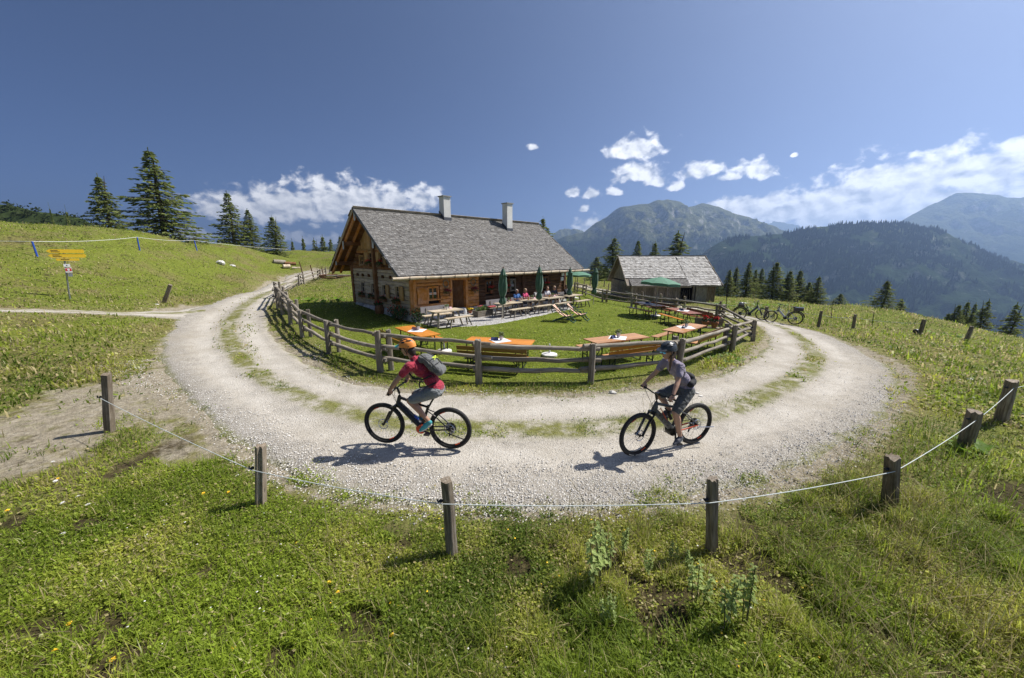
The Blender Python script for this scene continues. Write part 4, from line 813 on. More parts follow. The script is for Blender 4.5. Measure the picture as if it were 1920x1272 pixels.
window('window', 0, 7.38, 7.76, 1.12, 1.78, .38, WOOD_GREY, 1, True); window('window', 0, 10.55, 11.05, 1.1, 1.8, .38, WOOD_BROWN, 2)
MB().bb(10.0, 10.42, .3, .34, 1.0, 1.82).build('shutter', WOOD_YELLOW[2], HUT)
for i, g in enumerate(GW):
    sh = ()
    if i in (2, 3): sh = ((-1, R(6), .44),)
    if i == 4: sh = ((1, R(-62), .6),)
    if i == 6: sh = ((-1, R(5), .36), (1, R(4), .3))
    if i == 5: sh = ((1, R(5), .34),)
    window('window', 1, g[0] + .02, g[1] - .02, g[2] + .02, g[3] - .02, .0, WOOD_PALE if i < 4 else WOOD_YELLOW, 1, False, shutters=sh, shmat=WOOD_YELLOW)
# entrance: frame, leaf swung inwards, dark passage behind, its unlit gloom put into the colour
df = MB(); df.bb(2.40, 2.54, -.06, .3, .2, 2.1); df.bb(3.46, 3.60, -.06, .3, .2, 2.1); df.bb(2.40, 3.60, -.063, .298, 2.0, 2.14)
df = df.build('door_frame', WOOD_HONEY[2], HUT)
lf = MB()
for k in range(5): lf.bb(-.18 * (k + 1) + .002, -.18 * k - .002, -.02, .02, 0, 1.78)
lf.bb(-.88, -.02, .021, .045, .25, .37); lf.bb(-.88, -.02, .021, .045, 1.35, 1.47)
DL = lf.build('door', WOOD_BROWN[2], HUT, loc=(3.44, .16, .2)); DL.rotation_euler = (0, 0, R(-40))
MB().ball((-.8, -.05, .9), .03, 8, 5).build('handle', BLACK_IRON, DL, True)
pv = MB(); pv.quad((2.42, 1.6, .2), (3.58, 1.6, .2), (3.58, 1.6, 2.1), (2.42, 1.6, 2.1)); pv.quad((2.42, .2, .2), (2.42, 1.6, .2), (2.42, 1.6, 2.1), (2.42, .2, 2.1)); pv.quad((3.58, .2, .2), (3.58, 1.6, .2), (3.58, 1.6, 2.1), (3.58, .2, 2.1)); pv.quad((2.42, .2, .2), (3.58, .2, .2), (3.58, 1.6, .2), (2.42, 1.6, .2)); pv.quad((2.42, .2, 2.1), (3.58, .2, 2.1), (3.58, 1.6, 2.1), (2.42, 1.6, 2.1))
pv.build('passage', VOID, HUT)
W1.data.clear_geometry(); W1.data.from_pydata(*(lambda q: (q.v, [], q.f))(MB().bb(.16, 2.42, .17, .34, .40, 3.02).bb(3.58, 4.42, .17, .34, .40, 3.02).bb(2.42, 3.58, .171, .339, 2.12, 3.02))); W1.data.materials.append(VOID) if not W1.data.materials else None
MB().bb(2.2, 3.7, -.8, -.02, -.15, .16).build('step', STONE, HUT)
# roof: slabs, shingle courses, rake boards, purlins, rafters
RB = MB()
for s in (-1, 1):
    ye = RYE if s < 0 else 7.14 - RYE
    RB.prism([(RX0 + .04, 3.57, RZ - .16), (RX0 + .04, ye, RZE - .08), (RX0 + .04, ye, RZE - .03), (RX0 + .04, 3.57, RZ - .09)], (RX1 - RX0 - .08, 0, 0))
ROOF = RB.build('roof', WOOD_BROWN[0], HUT)
def shingle_mat():
    m = NT('weathered_shingles'); t = m.at('tone'); co = m.coord((3, 14, 14)); g = m.noise(co, 4, 4, .7); st = m.noise(m.coord((.5, .5, .5)), 1.6, 5, .6)
    c = m.ramp(t, (0, (.07, .066, .061)), (.4, (.165, .158, .148)), (.75, (.27, .26, .245)), (1, (.42, .41, .39)))
    c = m.mix(m.mr(g, .3, .7, .45, 0), c, (.09, .08, .07)); c = m.mix(m.mr(st, .45, .7, 0, .3), c, (.20, .185, .165))
    m.set('Base Color', c); m.set('Roughness', .85); m.set('Specular IOR Level', .3); m.bump(g, .5, .006); return m.m
SHM = shingle_mat()
def shingles(x0, x1, O, up, nrm, length, expo, wmin, wmax, seed, thick=.022, ax=(1, 0, 0)):
    rs = np.random.RandomState(seed); O = np.array(O, float); up = np.array(up, float); nrm = np.array(nrm, float); ax = np.array(ax, float); V = []; T = []; rows = int(length / expo) + 1
    for i in range(rows):
        b = i * expo; e = min(expo * 2.05, length - b + .02); w = rs.uniform(wmin, wmax, int((x1 - x0) / wmin) + 4); xs = x0 - rs.rand() * wmax + np.r_[0, np.cumsum(w)]
        xs = xs[xs < x1 + .02]; a0 = np.maximum(xs[:-1] + .004, x0); a1 = np.minimum(xs[1:] - .004, x1); k = len(a0); jb = rs.uniform(-.02, .02, k); th = thick * rs.uniform(.7, 1.5, k)
        def P(a, bb, h): return O + a[:, None] * ax + (bb if np.ndim(bb) else np.full(k, bb))[:, None] * up + (h if np.ndim(h) else np.full(k, h))[:, None] * nrm
        lo = th * .35; V.append(np.stack([P(a0, b + jb, lo * 0), P(a1, b + jb, lo * 0), P(a1, b + jb, th + .012), P(a0, b + jb, th + .012), P(a1, b + e, .004), P(a0, b + e, .004)], 1))
        t = np.clip(.5 + rs.randn(k) * .14 + .06 * np.sin(i * 1.7), 0, 1); t[rs.rand(k) < .07] *= .4; T.append(np.repeat(t, 6))
    V = np.concatenate(V).reshape(-1, 3); n = len(V) // 6; o = (np.arange(n) * 6)[:, None, None]
    F = (np.array([(0, 1, 2, 3), (3, 2, 4, 5), (0, 3, 5, 0), (1, 4, 2, 1)])[None] + o); tri = np.concatenate([F[:, :2, [0, 1, 2]], F[:, :2, [0, 2, 3]], F[:, 2:3, [0, 1, 2]], F[:, 3:4, [0, 1, 2]]], 1).reshape(-1, 3)
    me = mesh_np('shingles', V, tri); attr(me, 'tone', np.concatenate(T)); return me
slen = math.hypot(3.57 - RYE, RZ - RZE); cu, su = (3.57 - RYE) / slen, (RZ - RZE) / slen
tag(link('shingles', shingles(RX0, RX1, (0, RYE, RZE - .028), (0, cu, su), (0, -su, cu), slen, .125, .10, .17, 2), SHM, ROOF), kind='stuff')
tag(link('shingles', shingles(RX0, RX1, (0, 7.14 - RYE, RZE - .028), (0, -cu, su), (0, su, cu), slen, .25, .2, .34, 3), SHM, ROOF), kind='stuff')
MB().bar((RX0 - .02, 3.57 - .08, RZ + .0), (RX1 + .02, 3.57 - .08, RZ + .0), .03, .2, (0, -su, cu)).bar((RX0, 3.62, RZ + .02), (RX1, 3.62, RZ + .02), .2, .03, (0, .4, 1)).build('ridge_board', WOOD_GREY[0], ROOF)
SLATE = plain('dark_flashing', (.075, .08, .095), .6, .2, 8)
for x, mt in ((RX0 - .02, SLATE), (RX1, WOOD_GREY[1])):
    MB().prism([(x, RYE, RZE - .16), (x, RYE, RZE + .02), (x, 3.56, RZ + .01), (x, 3.56, RZ - .2)], (.03, 0, 0)).build('rake_board', mt, ROOF)
    MB().prism([(x, 7.14 - RYE, RZE - .16), (x, 7.14 - RYE, RZE + .02), (x, 3.585, RZ + .01), (x, 3.585, RZ - .2)], (.03, 0, 0)).build('rake_board', WOOD_PALE[1], ROOF)
for (y, dz, x0) in ((3.57, .3, -1.0), (1.6, .3, -1.0), (5.54, .3, -1.0), (0.05, .3, -.95), (7.09, .3, -.95)):
    z = roof_z(y) - dz; MB().bb(x0, .3, y - .1, y + .1, z - .12, z + .12).build('purlin', WOOD_BROWN[0], ROOF); MB().bb(x0 - .012, x0 - .003, y - .1, y + .1, z - .34 if y in (3.57, 1.6, 5.54) else z - .12, z + .12).build('end_cap', plain('pale_blue_board', (.42, .44, .46), .8, .2, 10), ROOF)
for x in (-.88, -.42):
    for s in (-1, 1):
        ye = RYE + .1 if s < 0 else 7.04 - RYE; MB().bar((x, 3.57, RZ - .24), (x, ye, roof_z(ye) - .22), .1, .13, (0, 0, 1)).build('rafter', WOOD_HONEY[1], ROOF)
k = 0
while k * .8 < 13: MB().bar((.5 + k * .8, .2, roof_z(.2) - .24), (.5 + k * .8, RYE + .06, roof_z(RYE + .06) - .21), .1, .13).build('rafter', WOOD_BROWN[1], ROOF); k += 1
MB().bb(RX0, RX1, RYE - .02, RYE + .03, RZE - .14, RZE - .035).build('fascia', SLATE, ROOF)
gt = MB(); pts = [(-1.42 + 15.4 * i / 12, -1.09, 2.27 + .008 * math.sin(i * 1.7)) for i in range(13)]; gt.tube(pts, [.075 + .012 * math.sin(i * 2.3) for i in range(13)], 10); GUT = gt.build('gutter', WOOD_PALE[0], HUT, True)
for i in range(17): x = -.6 + i * .85; MB().tube([(x, -.93, 2.36), (x, -1.08, 2.17), (x, -1.19, 2.21), (x, -1.19, 2.36)], .016, 6).build('hook', BLACK_IRON, GUT)
PLASTER = plain('chimney_plaster', (.66, .65, .61), .9, .12, 3, bump=.25)
for sx, sd_, top in ((4.62, .42, 6.85), (9.42, 1.02, 6.82)):
    yf = 3.57 - sd_ + .0; w = .25; C = MB().bb(sx - w, sx + w, yf, yf + 2 * w, 4.6, top).build('chimney', PLASTER, ROOF)
    MB().bb(sx - w - .06, sx + w + .06, yf - .06, yf + 2 * w + .06, top, top + .06).build('cap', plain('stone_cap', (.3, .3, .29), .9, .2, 8), C) if False else MB().bb(sx - w - .06, sx + w + .06, yf - .06, yf + 2 * w + .06, top, top + .06).build('chimney_cap', plain('stone_cap', (.3, .3, .29), .9, .2, 8), ROOF)
    zf = roof_z(yf); MB().prism([(sx - w - .03, yf - .03, zf - .05), (sx - w - .03, yf - .03, zf + .17), (sx - w - .03, yf + .53, zf + .17 + .42), (sx - w - .03, yf + .53, zf + .3)], (2 * w + .06, 0, 0)).build('flashing', SLATE, ROOF)
for z0, z1, x0 in ((1.52, 1.78, 12.35), (1.86, 2.06, 12.42)): MB().bb(x0, x0 + .3, .2, .23, z0, z1).build('notice', plain('notice_white', (.75, .75, .73), .5, .05), HUT)
# ---------------------------------------------------------------- flowers on the hut
LEAFG = NT('garden_leaf'); _co = LEAFG.coord(); LEAFG.set('Base Color', LEAFG.ramp(LEAFG.noise(_co, 14, 3), (.3, (.02, .05, .012)), (.7, (.06, .13, .03)))); LEAFG.set('Roughness', .6); LEAFG = LEAFG.m
RED = plain('geranium_red', (.62, .018, .02), .6, .35, 30); CRIM = plain('petunia_crimson', (.30, .012, .04), .6, .35, 30); PINK = plain('pink_blossom', (.6, .12, .2), .6, .3, 30)
YEL = plain('yellow_blossom', (.80, .55, .02), .6, .2, 30); TERRA = plain('terracotta', (.36, .13, .06), .8, .2, 9); WHITEF = plain('white_blossom', (.75, .75, .70), .7, .1, 30)
def leafball(n, c, r, size, seed, drop=0.):
    rs = np.random.RandomState(seed); d = rs.randn(n, 3); d /= np.linalg.norm(d, axis=1)[:, None]; p = np.array(c) + d * np.array(r) * (rs.rand(n, 1) ** .45); p[:, 2] -= drop * rs.rand(n) ** 2
    a = rs.randn(n, 3); a /= np.linalg.norm(a, axis=1)[:, None]; b = np.cross(a, rs.randn(n, 3)); b /= np.linalg.norm(b, axis=1)[:, None]; s = size * rs.uniform(.6, 1.3, (n, 1))
    V = np.stack([p - a * s, p + b * s * .55, p + a * s, p - b * s * .55], 1).reshape(-1, 3); return V, (np.arange(n) * 4)[:, None] + np.arange(4)
def flower_part(name, mat, parent, n, c, r, size, seed, drop=0.): return link(name, mesh_np(name, *leafball(n, c, r, size, seed, drop)), mat, parent)
def flowerbox(u, z, lab, mat=RED, w=.5, seed=1, red=26, ax=1, face=-.16):
    p = (face, u) if ax else (u, face); q = HO + HU * p[0] + HV * p[1]
    o = empty('flower_box', (q.x, q.y, z), HANG + (R(90) if ax else 0), lab, 'flower box', 'flower boxes on the hut windows')
    m = MB(); m.bb(-w / 2, w / 2, -.09, .09, -.16, -.14); m.bb(-w / 2, w / 2, -.09, -.07, -.14, .02); m.bb(-w / 2, w / 2, .07, .09, -.14, .02); m.bb(-w / 2, -w / 2 + .02, -.07, .07, -.14, .02); m.bb(w / 2 - .02, w / 2, -.07, .07, -.14, .02)
    m.build('box', WOOD_BROWN[0], o); flower_part('foliage', LEAFG, o, 260, (0, 0, .06), (w * .62, .19, .14), .045, seed, .1); flower_part('blossoms', mat, o, red * 3, (0, 0, .15), (w * .55, .19, .12), .035, seed + 50); return o
for u, z, l, w, rd in ((5.66, 1.0, 'geranium box under the lower gable window farthest from the porch', .56, 8), (4.23, 1.0, 'leafy flower box under the lower gable window left of the middle post', .6, 3), (2.77, .98, 'geranium box under the shuttered lower window right of the middle post', .62, 8), (1.23, .98, 'geranium box under the lower gable window nearest the hut corner', .62, 14), (4.26, 2.86, 'red geranium box under the upper gable window left of the post', .56, 34), (2.82, 2.86, 'red geranium box under the upper gable window right of the post', .56, 22)):
    flowerbox(u, z, l, RED, w, int(u * 10 + z * 7), rd)
for u, l in ((2.12, 'crimson hanging flower basket with wreath left of the hut door'), (4.0, 'crimson hanging flower basket with wreath right of the hut door')):
    q = HO + HU * u + HV * -.18; o = empty('hanging_basket', (q.x, q.y, 1.42), HANG, l, 'flower basket', 'hanging baskets by the hut door')
    MB().lathe([(.05, -.14), (.13, -.08), (.16, .02)], 10).build('basket', WOOD_BROWN[0], o); flower_part('foliage', LEAFG, o, 160, (0, 0, .04), (.24, .16, .13), .04, int(u * 9), .15); flower_part('blossoms', CRIM, o, 150, (0, -.03, .08), (.26, .17, .1), .035, int(u * 5), .08)
    MB().tube([(.17 * math.cos(a * .524), .12, .42 + .19 * math.sin(a * .524)) for a in range(12)], .03, 6, closed=True).build('wreath', WOOD_GREY[0], o)
for i, (u, l) in enumerate(((5.58, 'red geraniums in pot on the dark wall window ledge nearest the door'), (6.92, 'red geraniums in pot on the second dark wall window ledge'), (10.8, 'red geraniums on ledge of the dark wall window farthest from the door'))):
    q = HO + HU * u + HV * .2; o = empty('flower_pot', (q.x, q.y, 1.06), HANG, l, 'flower pot', 'pots on the dark wall windows')
    MB().lathe([(.06, 0), (.09, .16), (.1, .16), (.1, .2)], 10).build('pot', TERRA, o, True); flower_part('foliage', LEAFG, o, 110, (0, 0, .3), (.22, .12, .14), .04, i + 5); flower_part('blossoms', RED, o, 90, (0, -.04, .4), (.27, .13, .09), .04, i + 9)
q = HO + HU * 3.85 + HV * -1.05; o = empty('planter', (q.x, q.y, H0(q.x, q.y)), HANG, 'wooden planter trough of green herbs on the gravel beside the door', 'planter')
m = MB()
for k in range(4): m.bb(-.55, .55, -.25, -.21, .09 * k, .09 * k + .082); m.bb(-.55, .55, .21, .25, .09 * k, .09 * k + .082); m.bb(-.55, -.51, -.21, .21, .09 * k, .09 * k + .082); m.bb(.51, .55, -.21, .21, .09 * k, .09 * k + .082)
m.bb(-.5, .5, -.2, .2, .02, .3); m.build('trough', WOOD_GREY[0], o); flower_part('herbs', plain('herb_green', (.16, .24, .05), .7, .4, 20), o, 420, (0, 0, .42), (.52, .22, .16), .05, 77); flower_part('blossoms', RED, o, 14, (-.2, 0, .58), (.2, .1, .06), .04, 78)
q = HO + HU * 3.3 + HV * -.6; o = empty('flower_pot', (q.x, q.y, .17), HANG, 'pot of bright yellow flowers on the stone step by the door', 'flower pot'); MB().lathe([(.09, 0), (.13, .17)], 10).build('pot', TERRA, o, True); flower_part('foliage', LEAFG, o, 90, (0, 0, .2), (.2, .18, .08), .05, 4); flower_part('blossoms', YEL, o, 130, (0, 0, .25), (.22, .2, .07), .045, 6)
q = HO + HU * 2.95 + HV * -.6; o = tag(MB().lathe([(.08, 0), (.09, .03), (.09, .2), (.06, .26), (.065, .3)], 12).build('milk_jug', plain('white_enamel', (.75, .75, .74), .35, .05), None, True, loc=(q.x, q.y, .165)), 'small white enamel jug on the step under the open door', 'jug')
q = HO + HU * -.15 + HV * 3.3; o = empty('barrel', (q.x, q.y, H0(q.x, q.y)), 0, 'small wooden barrel of red flowers at the foot of the gable post', 'barrel'); MB().lathe([(.22, 0), (.27, .2), (.27, .3), (.23, .5)], 12).build('staves', WOOD_BROWN[2], o); flower_part('foliage', LEAFG, o, 160, (0, 0, .58), (.3, .3, .16), .05, 14); flower_part('blossoms', RED, o, 60, (0, 0, .68), (.28, .28, .1), .045, 16)
for i, (a, b) in enumerate(((.1, -.5), (-.35, .5), (-.3, 1.1))):
    q = HO + HU * a + HV * b; o = empty('rose_bush', (q.x, q.y, H0(q.x, q.y)), i, ('red rose bush at the sunny front corner of the hut', 'red rose bush round the gable side of the hut corner', 'low rose bush against the stone plinth of the gable')[i], 'bush', 'roses at the hut corner')
    m = MB(); [m.tube([(0, 0, 0), (.2 * math.cos(k), .2 * math.sin(k), .3), (.35 * math.cos(k), .35 * math.sin(k), .6)], [.012, .009, .005], 5) for k in range(7)]; m.build('stems', WOOD_BROWN[2], o); flower_part('foliage', LEAFG, o, 420, (0, 0, .42), (.42, .42, .38), .05, i + 30); flower_part('blossoms', RED, o, 40, (0, 0, .5), (.42, .42, .36), .04, i + 35)
# ---------------------------------------------------------------- the barn
BZ = -.95
BARN = empty('barn', (11.0, 34.3, BZ), R(-2), 'weathered grey plank barn with silvery shingle roof and lean-to', 'barn')
rb = random.Random(9); BL_, BD_ = 7.7, 7.4            # length along x, depth
BR = 4.25; BE = 1.62; bsl = (BR - BE) / (BD_ / 2 + .35)
BGREY = [wood('barn_grey_%s' % 'xyz'[a], (.09, .075, .058), (.27, .225, .175), (.48, .42, .34), a) for a in range(3)]
BBRN = [wood('barn_brown_%s' % 'xyz'[a], (.07, .05, .033), (.21, .145, .09), (.42, .31, .20), a) for a in range(3)]
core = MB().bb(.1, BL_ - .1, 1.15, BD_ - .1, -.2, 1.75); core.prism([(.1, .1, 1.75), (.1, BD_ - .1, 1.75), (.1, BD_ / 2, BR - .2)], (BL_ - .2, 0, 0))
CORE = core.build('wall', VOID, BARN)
for k in range(9):                                   # left gable: crooked logs
    MB().bar((-.02 + rb.uniform(-.02, .02), -.1, .1 + .2 * k), (-.02, BD_ + .1, .1 + .2 * k + rb.uniform(-.03, .03)), .18, .19).build('log', BGREY[1], CORE)
yy = .25
while yy < BD_ - .3:
    w = rb.uniform(.16, .26); t = BR - .25 - bsl * abs(yy + w / 2 - BD_ / 2)
    if t > 1.95: MB().bb(-.06, .0, yy, yy + w - .015, 1.92, t).build('board', BGREY[2], CORE)
    yy += w
for x, y, h, ln in ((-.18, 1.2, 1.6, .3), (-.2, 2.0, 1.5, -.2), (-.22, 3.0, 1.7, .5)): MB().bar((x - .25, y, -.1), (x, y + ln, h), .12, .05).build('leaning_plank', BGREY[2], CORE)
xx = .05                                              # front: vertical planks, opening, door
while xx < 4.55:
    w = rb.uniform(.12, .2); MB().bb(xx, xx + w - .014, .02 + rb.uniform(-.015, .015), .07, -.15, 1.5 + rb.uniform(-.05, .03)).build('plank', BGREY[2], CORE); xx += w
xx = 6.05
while xx < BL_ - .02:
    w = min(rb.uniform(.16, .26), BL_ - xx); MB().bb(xx, xx + w - .012, .0 + rb.uniform(-.01, .01), .06, -.2, 1.62).build('plank', BBRN[2], CORE); xx += w
DR = MB()
for k in range(4): DR.bb(6.12 + .21 * k, 6.12 + .21 * k + .2, -.05, -.015, -.02, 1.45)
DR.build('door', BGREY[2], BARN)
yy = .02
while yy < BD_ - .1: MB().bb(BL_, BL_ + .05, yy, yy + .2, -.3, 1.66 + max(0, (BD_ / 2 - abs(yy - BD_ / 2)) * bsl * .85)).build('plank', BBRN[2], CORE); yy += .215
for x in (.02, 2.1, 3.2, 5.75, 6.02): MB().bb(x - .08, x + .08, -.5 if x < 4 else -.1, -.35 if x < 4 else .06, -.2, 1.52).build('post', BGREY[2], BARN)
MB().bb(-.1, 5.3, -.52, -.38, 1.42, 1.56).build('beam', BGREY[0], BARN)
m = MB()
for k in range(22): x = 4.65 + rb.random() * 1.05; m.bar((x, .35, -.1), (x + rb.uniform(-.5, .5), .75, rb.uniform(.5, 1.2)), .03, .03)
for k in range(1): tag(m.build('brushwood', BGREY[2], None, loc=(BARN.location.x, BARN.location.y, BZ), rot=(0, 0, R(-2))), 'heap of thin grey poles leaning in the open bay of the barn', 'brushwood', kind='stuff')
BRF = MB()
for s in (-1, 1):
    ye = -.35 if s < 0 else BD_ + .35; BRF.prism([(-.42, BD_ / 2, BR - .1), (-.42, ye, BE - .1), (-.42, ye, BE - .04), (-.42, BD_ / 2, BR - .04)], (BL_ + .9, 0, 0))
BROOF = BRF.build('roof', BGREY[0], BARN)
bl = math.hypot(BD_ / 2 + .35, BR - BE); bc, bs = (BD_ / 2 + .35) / bl, (BR - BE) / bl
BSH = NT('silver_shakes'); _t = BSH.at('tone'); _g = BSH.noise(BSH.coord((3, 16, 16)), 3, 4, .7); _c = BSH.ramp(_t, (0, (.15, .14, .125)), (.35, (.34, .325, .30)), (.8, (.53, .515, .485)), (1, (.66, .645, .62))); BSH.set('Base Color', BSH.mix(BSH.mr(_g, .3, .6, .4, 0), _c, (.17, .155, .135))); BSH.set('Roughness', .8); BSH.bump(_g, .5, .01); BSH = BSH.m
tag(link('shingles', shingles(-.42, 5.25, (0, -.35 + 1.05 * bc, BE + 1.05 * bs), (0, bc, bs), (0, -bs, bc), bl - 1.05, .27, .13, .26, 21, .035), BSH, BROOF), kind='stuff')
tag(link('shingles', shingles(5.25, BL_ + .48, (0, -.35, BE), (0, bc, bs), (0, -bs, bc), bl, .27, .13, .26, 22, .035), BSH, BROOF), kind='stuff')
tag(link('shingles', shingles(-.42, BL_ + .48, (0, BD_ + .35, BE), (0, -bc, bs), (0, bs, bc), bl, .4, .3, .5, 23, .035), BSH, BROOF), kind='stuff')
LT = MB().prism([(-.1, -.62, 1.52), (-.1, .75, 2.22), (-.1, .75, 2.27), (-.1, -.62, 1.57)], (5.35, 0, 0)).build('lean_to_roof', BGREY[0], BARN); ll = math.hypot(1.37, .7)
tag(link('shingles', shingles(-.1, 5.25, (0, -.62, 1.57), (0, 1.37 / ll, .7 / ll), (0, -.7 / ll, 1.37 / ll), ll, .16, .1, .2, 24, .022), SHM, LT), kind='stuff')
for s in (-1, 1):
    ye = -.35 if s < 0 else BD_ + .35
    for x in (-.46, BL_ + .48): MB().bar((x, BD_ / 2, BR - .03), (x, ye, BE - .04), .035, .2).build('rake_board', BGREY[1], BROOF)
MB().bar((-.45, BD_ / 2, BR + .02), (BL_ + .5, BD_ / 2, BR + .02), .22, .04).build('ridge_board', BGREY[0], BROOF)
# ---------------------------------------------------------------- rail fences
FENCE = WOOD_GREY[0]
def irregular(p, q, r, n=8, seed=0, bow=.03, segs=6):
    rr = random.Random(seed); p, q = Vector(p), Vector(q); d = q - p; L = d.length; m = MB(); ph = rr.random() * 6
    pts = [(L * i / segs, rr.uniform(-.3, .3) * bow, bow * math.sin(math.pi * i / segs) * rr.uniform(-.6, .6) - bow * .4 * math.sin(math.pi * i / segs)) for i in range(segs + 1)]
    m.tube(pts, [r * (1.12 - .25 * i / segs) * rr.uniform(.9, 1.1) for i in range(segs + 1)], n); return m.mesh('rail'), p, d
def put(name, me, p, d, mat, parent, smooth=True):
    o = link(name, me, mat, parent, smooth=smooth); d_, s_, u_ = frame(d); M = Matrix((d_, -s_, u_)).transposed().to_4x4(); M.translation = p; o.matrix_local = M
    try: o.data.set_sharp_from_angle(angle=R(50))
    except Exception: pass
    return o
def split_post(base, top, r, mat, parent, seed, name='post'):
    rr = random.Random(seed); m = MB(); b, t = Vector(base), Vector(top); d = t - b; L = d.length
    pts = [(L * i / 4, rr.uniform(-.006, .006), rr.uniform(-.006, .006)) for i in range(5)]; m.tube(pts, [r * k * rr.uniform(.94, 1.06) for k in (1.12, 1.06, 1.0, .97, .92)], 14); pf = [rr.uniform(.82, 1.1) for _ in range(14)]; pf[rr.randrange(14)] = .66; pf[rr.randrange(14)] = .7; m.v = [(x, y * pf[i % 14], z * pf[i % 14]) for i, (x, y, z) in enumerate(m.v)]
    m.v = [(x + (rr.uniform(-.03, .012) if x > L * .99 else 0), y, z) for x, y, z in m.v]; return put(name, m.mesh(name), b, d, mat, parent)
def railfence(lab, posts, double, rails=(.34, .68, 1.04), r=.062, seed=1, h=1.22, skip_last=False):
    """posts: photo pixels of the post feet and heights; each station may carry a pair of posts with the rails between them"""
    P = [gp(x, y) for x, y, hh in posts]; HH = [hh for *_, hh in posts]; c = P[0]; F = empty('rail_fence', (c.x, c.y, c.z), 0, lab, 'fence'); O = Vector(c); rr = random.Random(seed)
    for i, p in enumerate(P):
        t = (P[min(i + 1, len(P) - 1)] - P[max(i - 1, 0)]); t.z = 0; t.normalize(); nrm = Vector((-t.y, t.x, 0)); ln = Vector((rr.uniform(-.05, .05), rr.uniform(-.05, .05), 0))
        split_post(p - O - Vector((0, 0, .15)), p - O + Vector((0, 0, HH[i])) + ln, r * 1.45, WOOD_GREY[0], F, seed * 100 + i)
        if double[i]: split_post(p - O + nrm * .3 * double[i] - Vector((0, 0, .15)) + t * .1, p - O + nrm * .3 * double[i] + t * .1 + Vector((0, 0, HH[i] * 1.0)) + ln, r * 1.3, WOOD_GREY[0], F, seed * 100 + 50 + i); 
        for z in rails:
            zz = z * HH[i] / 1.2
            if double[i]: a, b = p - O + Vector((0, 0, zz - .05)) - nrm * .06 * double[i], p - O + nrm * .36 * double[i] + t * .1 + Vector((0, 0, zz - .05)); put('peg', irregular(a, b, .022, 6, i, .0, 2)[0], a, b - a, WOOD_GREY[0], F)
    for i in range(len(P) - 1):
        t = (P[i + 1] - P[i]); t.z = 0; t.normalize(); nrm = Vector((-t.y, t.x, 0)); s0 = double[i] or 1; s1 = double[i + 1] or 1
        for z in rails:
            e = rr.uniform(.12, .3); alt = .05 if i % 2 else 0; a = P[i] - O + Vector((0, 0, (z + alt) * HH[i] / 1.2 + rr.uniform(-.03, .03))) + nrm * .13 * s0 - t * e; b = P[i + 1] - O + Vector((0, 0, (z + alt) * HH[i + 1] / 1.2 + rr.uniform(-.03, .03))) + nrm * .13 * s1 + t * rr.uniform(.12, .35)
            me, p, d = irregular(a, b, r * rr.uniform(.85, 1.1), 8, seed * 37 + i * 7 + int(z * 10), .05); put('rail', me, p, d, FENCE, F)
    return F
railfence('curved three-rail log fence round the front of the hut yard', [(521, 577, 1.15), (531, 590, 1.15), (545, 608, 1.15), (567, 633, 1.15), (617, 663, 1.16), (714, 699, 1.24), (898, 718, 1.18), (1108, 719, 1.07), (1271, 700, 1.02), (1372, 660, .98), (1411, 640, .9)], [1, 1, 1, 1, 1, 1, 0, 0, 1, 1, 0], seed=2)
railfence('dark log fence between the orange tables and the barn track', [(1411, 640, .9), (1354, 604, .95), (1266, 589, 1.), (1192, 577, 1.), (1137, 568, 1.05), (1098, 555, 1.1), (1082, 550, 1.1)], [0, 1, 0, 1, 1, 1, 1], seed=3, r=.055)
railfence('far log fence climbing from the yard to the hut woodpile', [(521, 577, 1.15), (526, 560, 1.15), (561, 537, 1.1), (571, 533.5, 1.1), (601, 523, 1.1), (612, 519, 1.1)], [0, 1, 0, 1, 1, 0], seed=5, r=.055)
# ---------------------------------------------------------------- rope fence of single posts
POSTM = wood('old_post_wood', (.07, .055, .04), (.21, .17, .125), (.40, .34, .27), 0, 1.2)
INSUL = plain('insulator_black', (.015, .015, .015), .4, .1)
ROPEM = plain('white_rope', (.56, .60, .58), .7, .15, 60)
def fpost(px, py, tx, ty, r, lab, grp, ins=None, seed=0, name='fence_post'):
    b = gp(px, py); t = ay(tx, ty, b.y); o = empty(name, b, 0, lab, 'post', grp); rr = random.Random(int(px)); d = t - b; d.y = d.x * .3 + rr.uniform(-.04, .04)
    split_post(Vector((0, 0, -.25)) - d * .1, d, r, POSTM, o, int(px)); 
    if ins: p = d * ins; MB().tube([p + Vector((-r * .9, -.02, 0)), p + Vector((-r * 1.5, -.05, .0)), p + Vector((-r * 1.7, -.03, .02))], .012, 6).ball(p + Vector((-r * 1.1, -.03, 0)), .022, 8, 5).build('insulator', INSUL, o, True)
    return b, d
g4, g5 = 'posts of the rope fence in the foreground', 'posts along the right-hand meadow edge'
RP = []
for a in [(203, 811, 196, 702, .085, 'leftmost foreground rope post at the edge of the dusty path', g4, .62), (484, 952, 484, 838, .068, 'second foreground rope post from the left, beside the road', g4, .66), (848, 1043, 837, 901, .066, 'knotty middle foreground post left of the mint plants', g4, .75), (1338, 1040, 1332, 895, .064, 'split grey foreground post right of the mint plants', g4, .75), (1673, 951, 1659, 848, .085, 'thick leaning rope post at the lower right road edge', g4, .78), (1810, 838, 1821, 768, .1, 'short rope post with dock leaves at its foot', g4, .8), (1877, 791, 1891, 712, .105, 'rightmost dark rope post near the picture edge', g4, .85)]:
    b, d = fpost(*a); RP.append(b + d * a[7] + Vector((-.05, -.08, 0)))
RP.append(RP[-1] + Vector((4.0, 1.2, .25)))
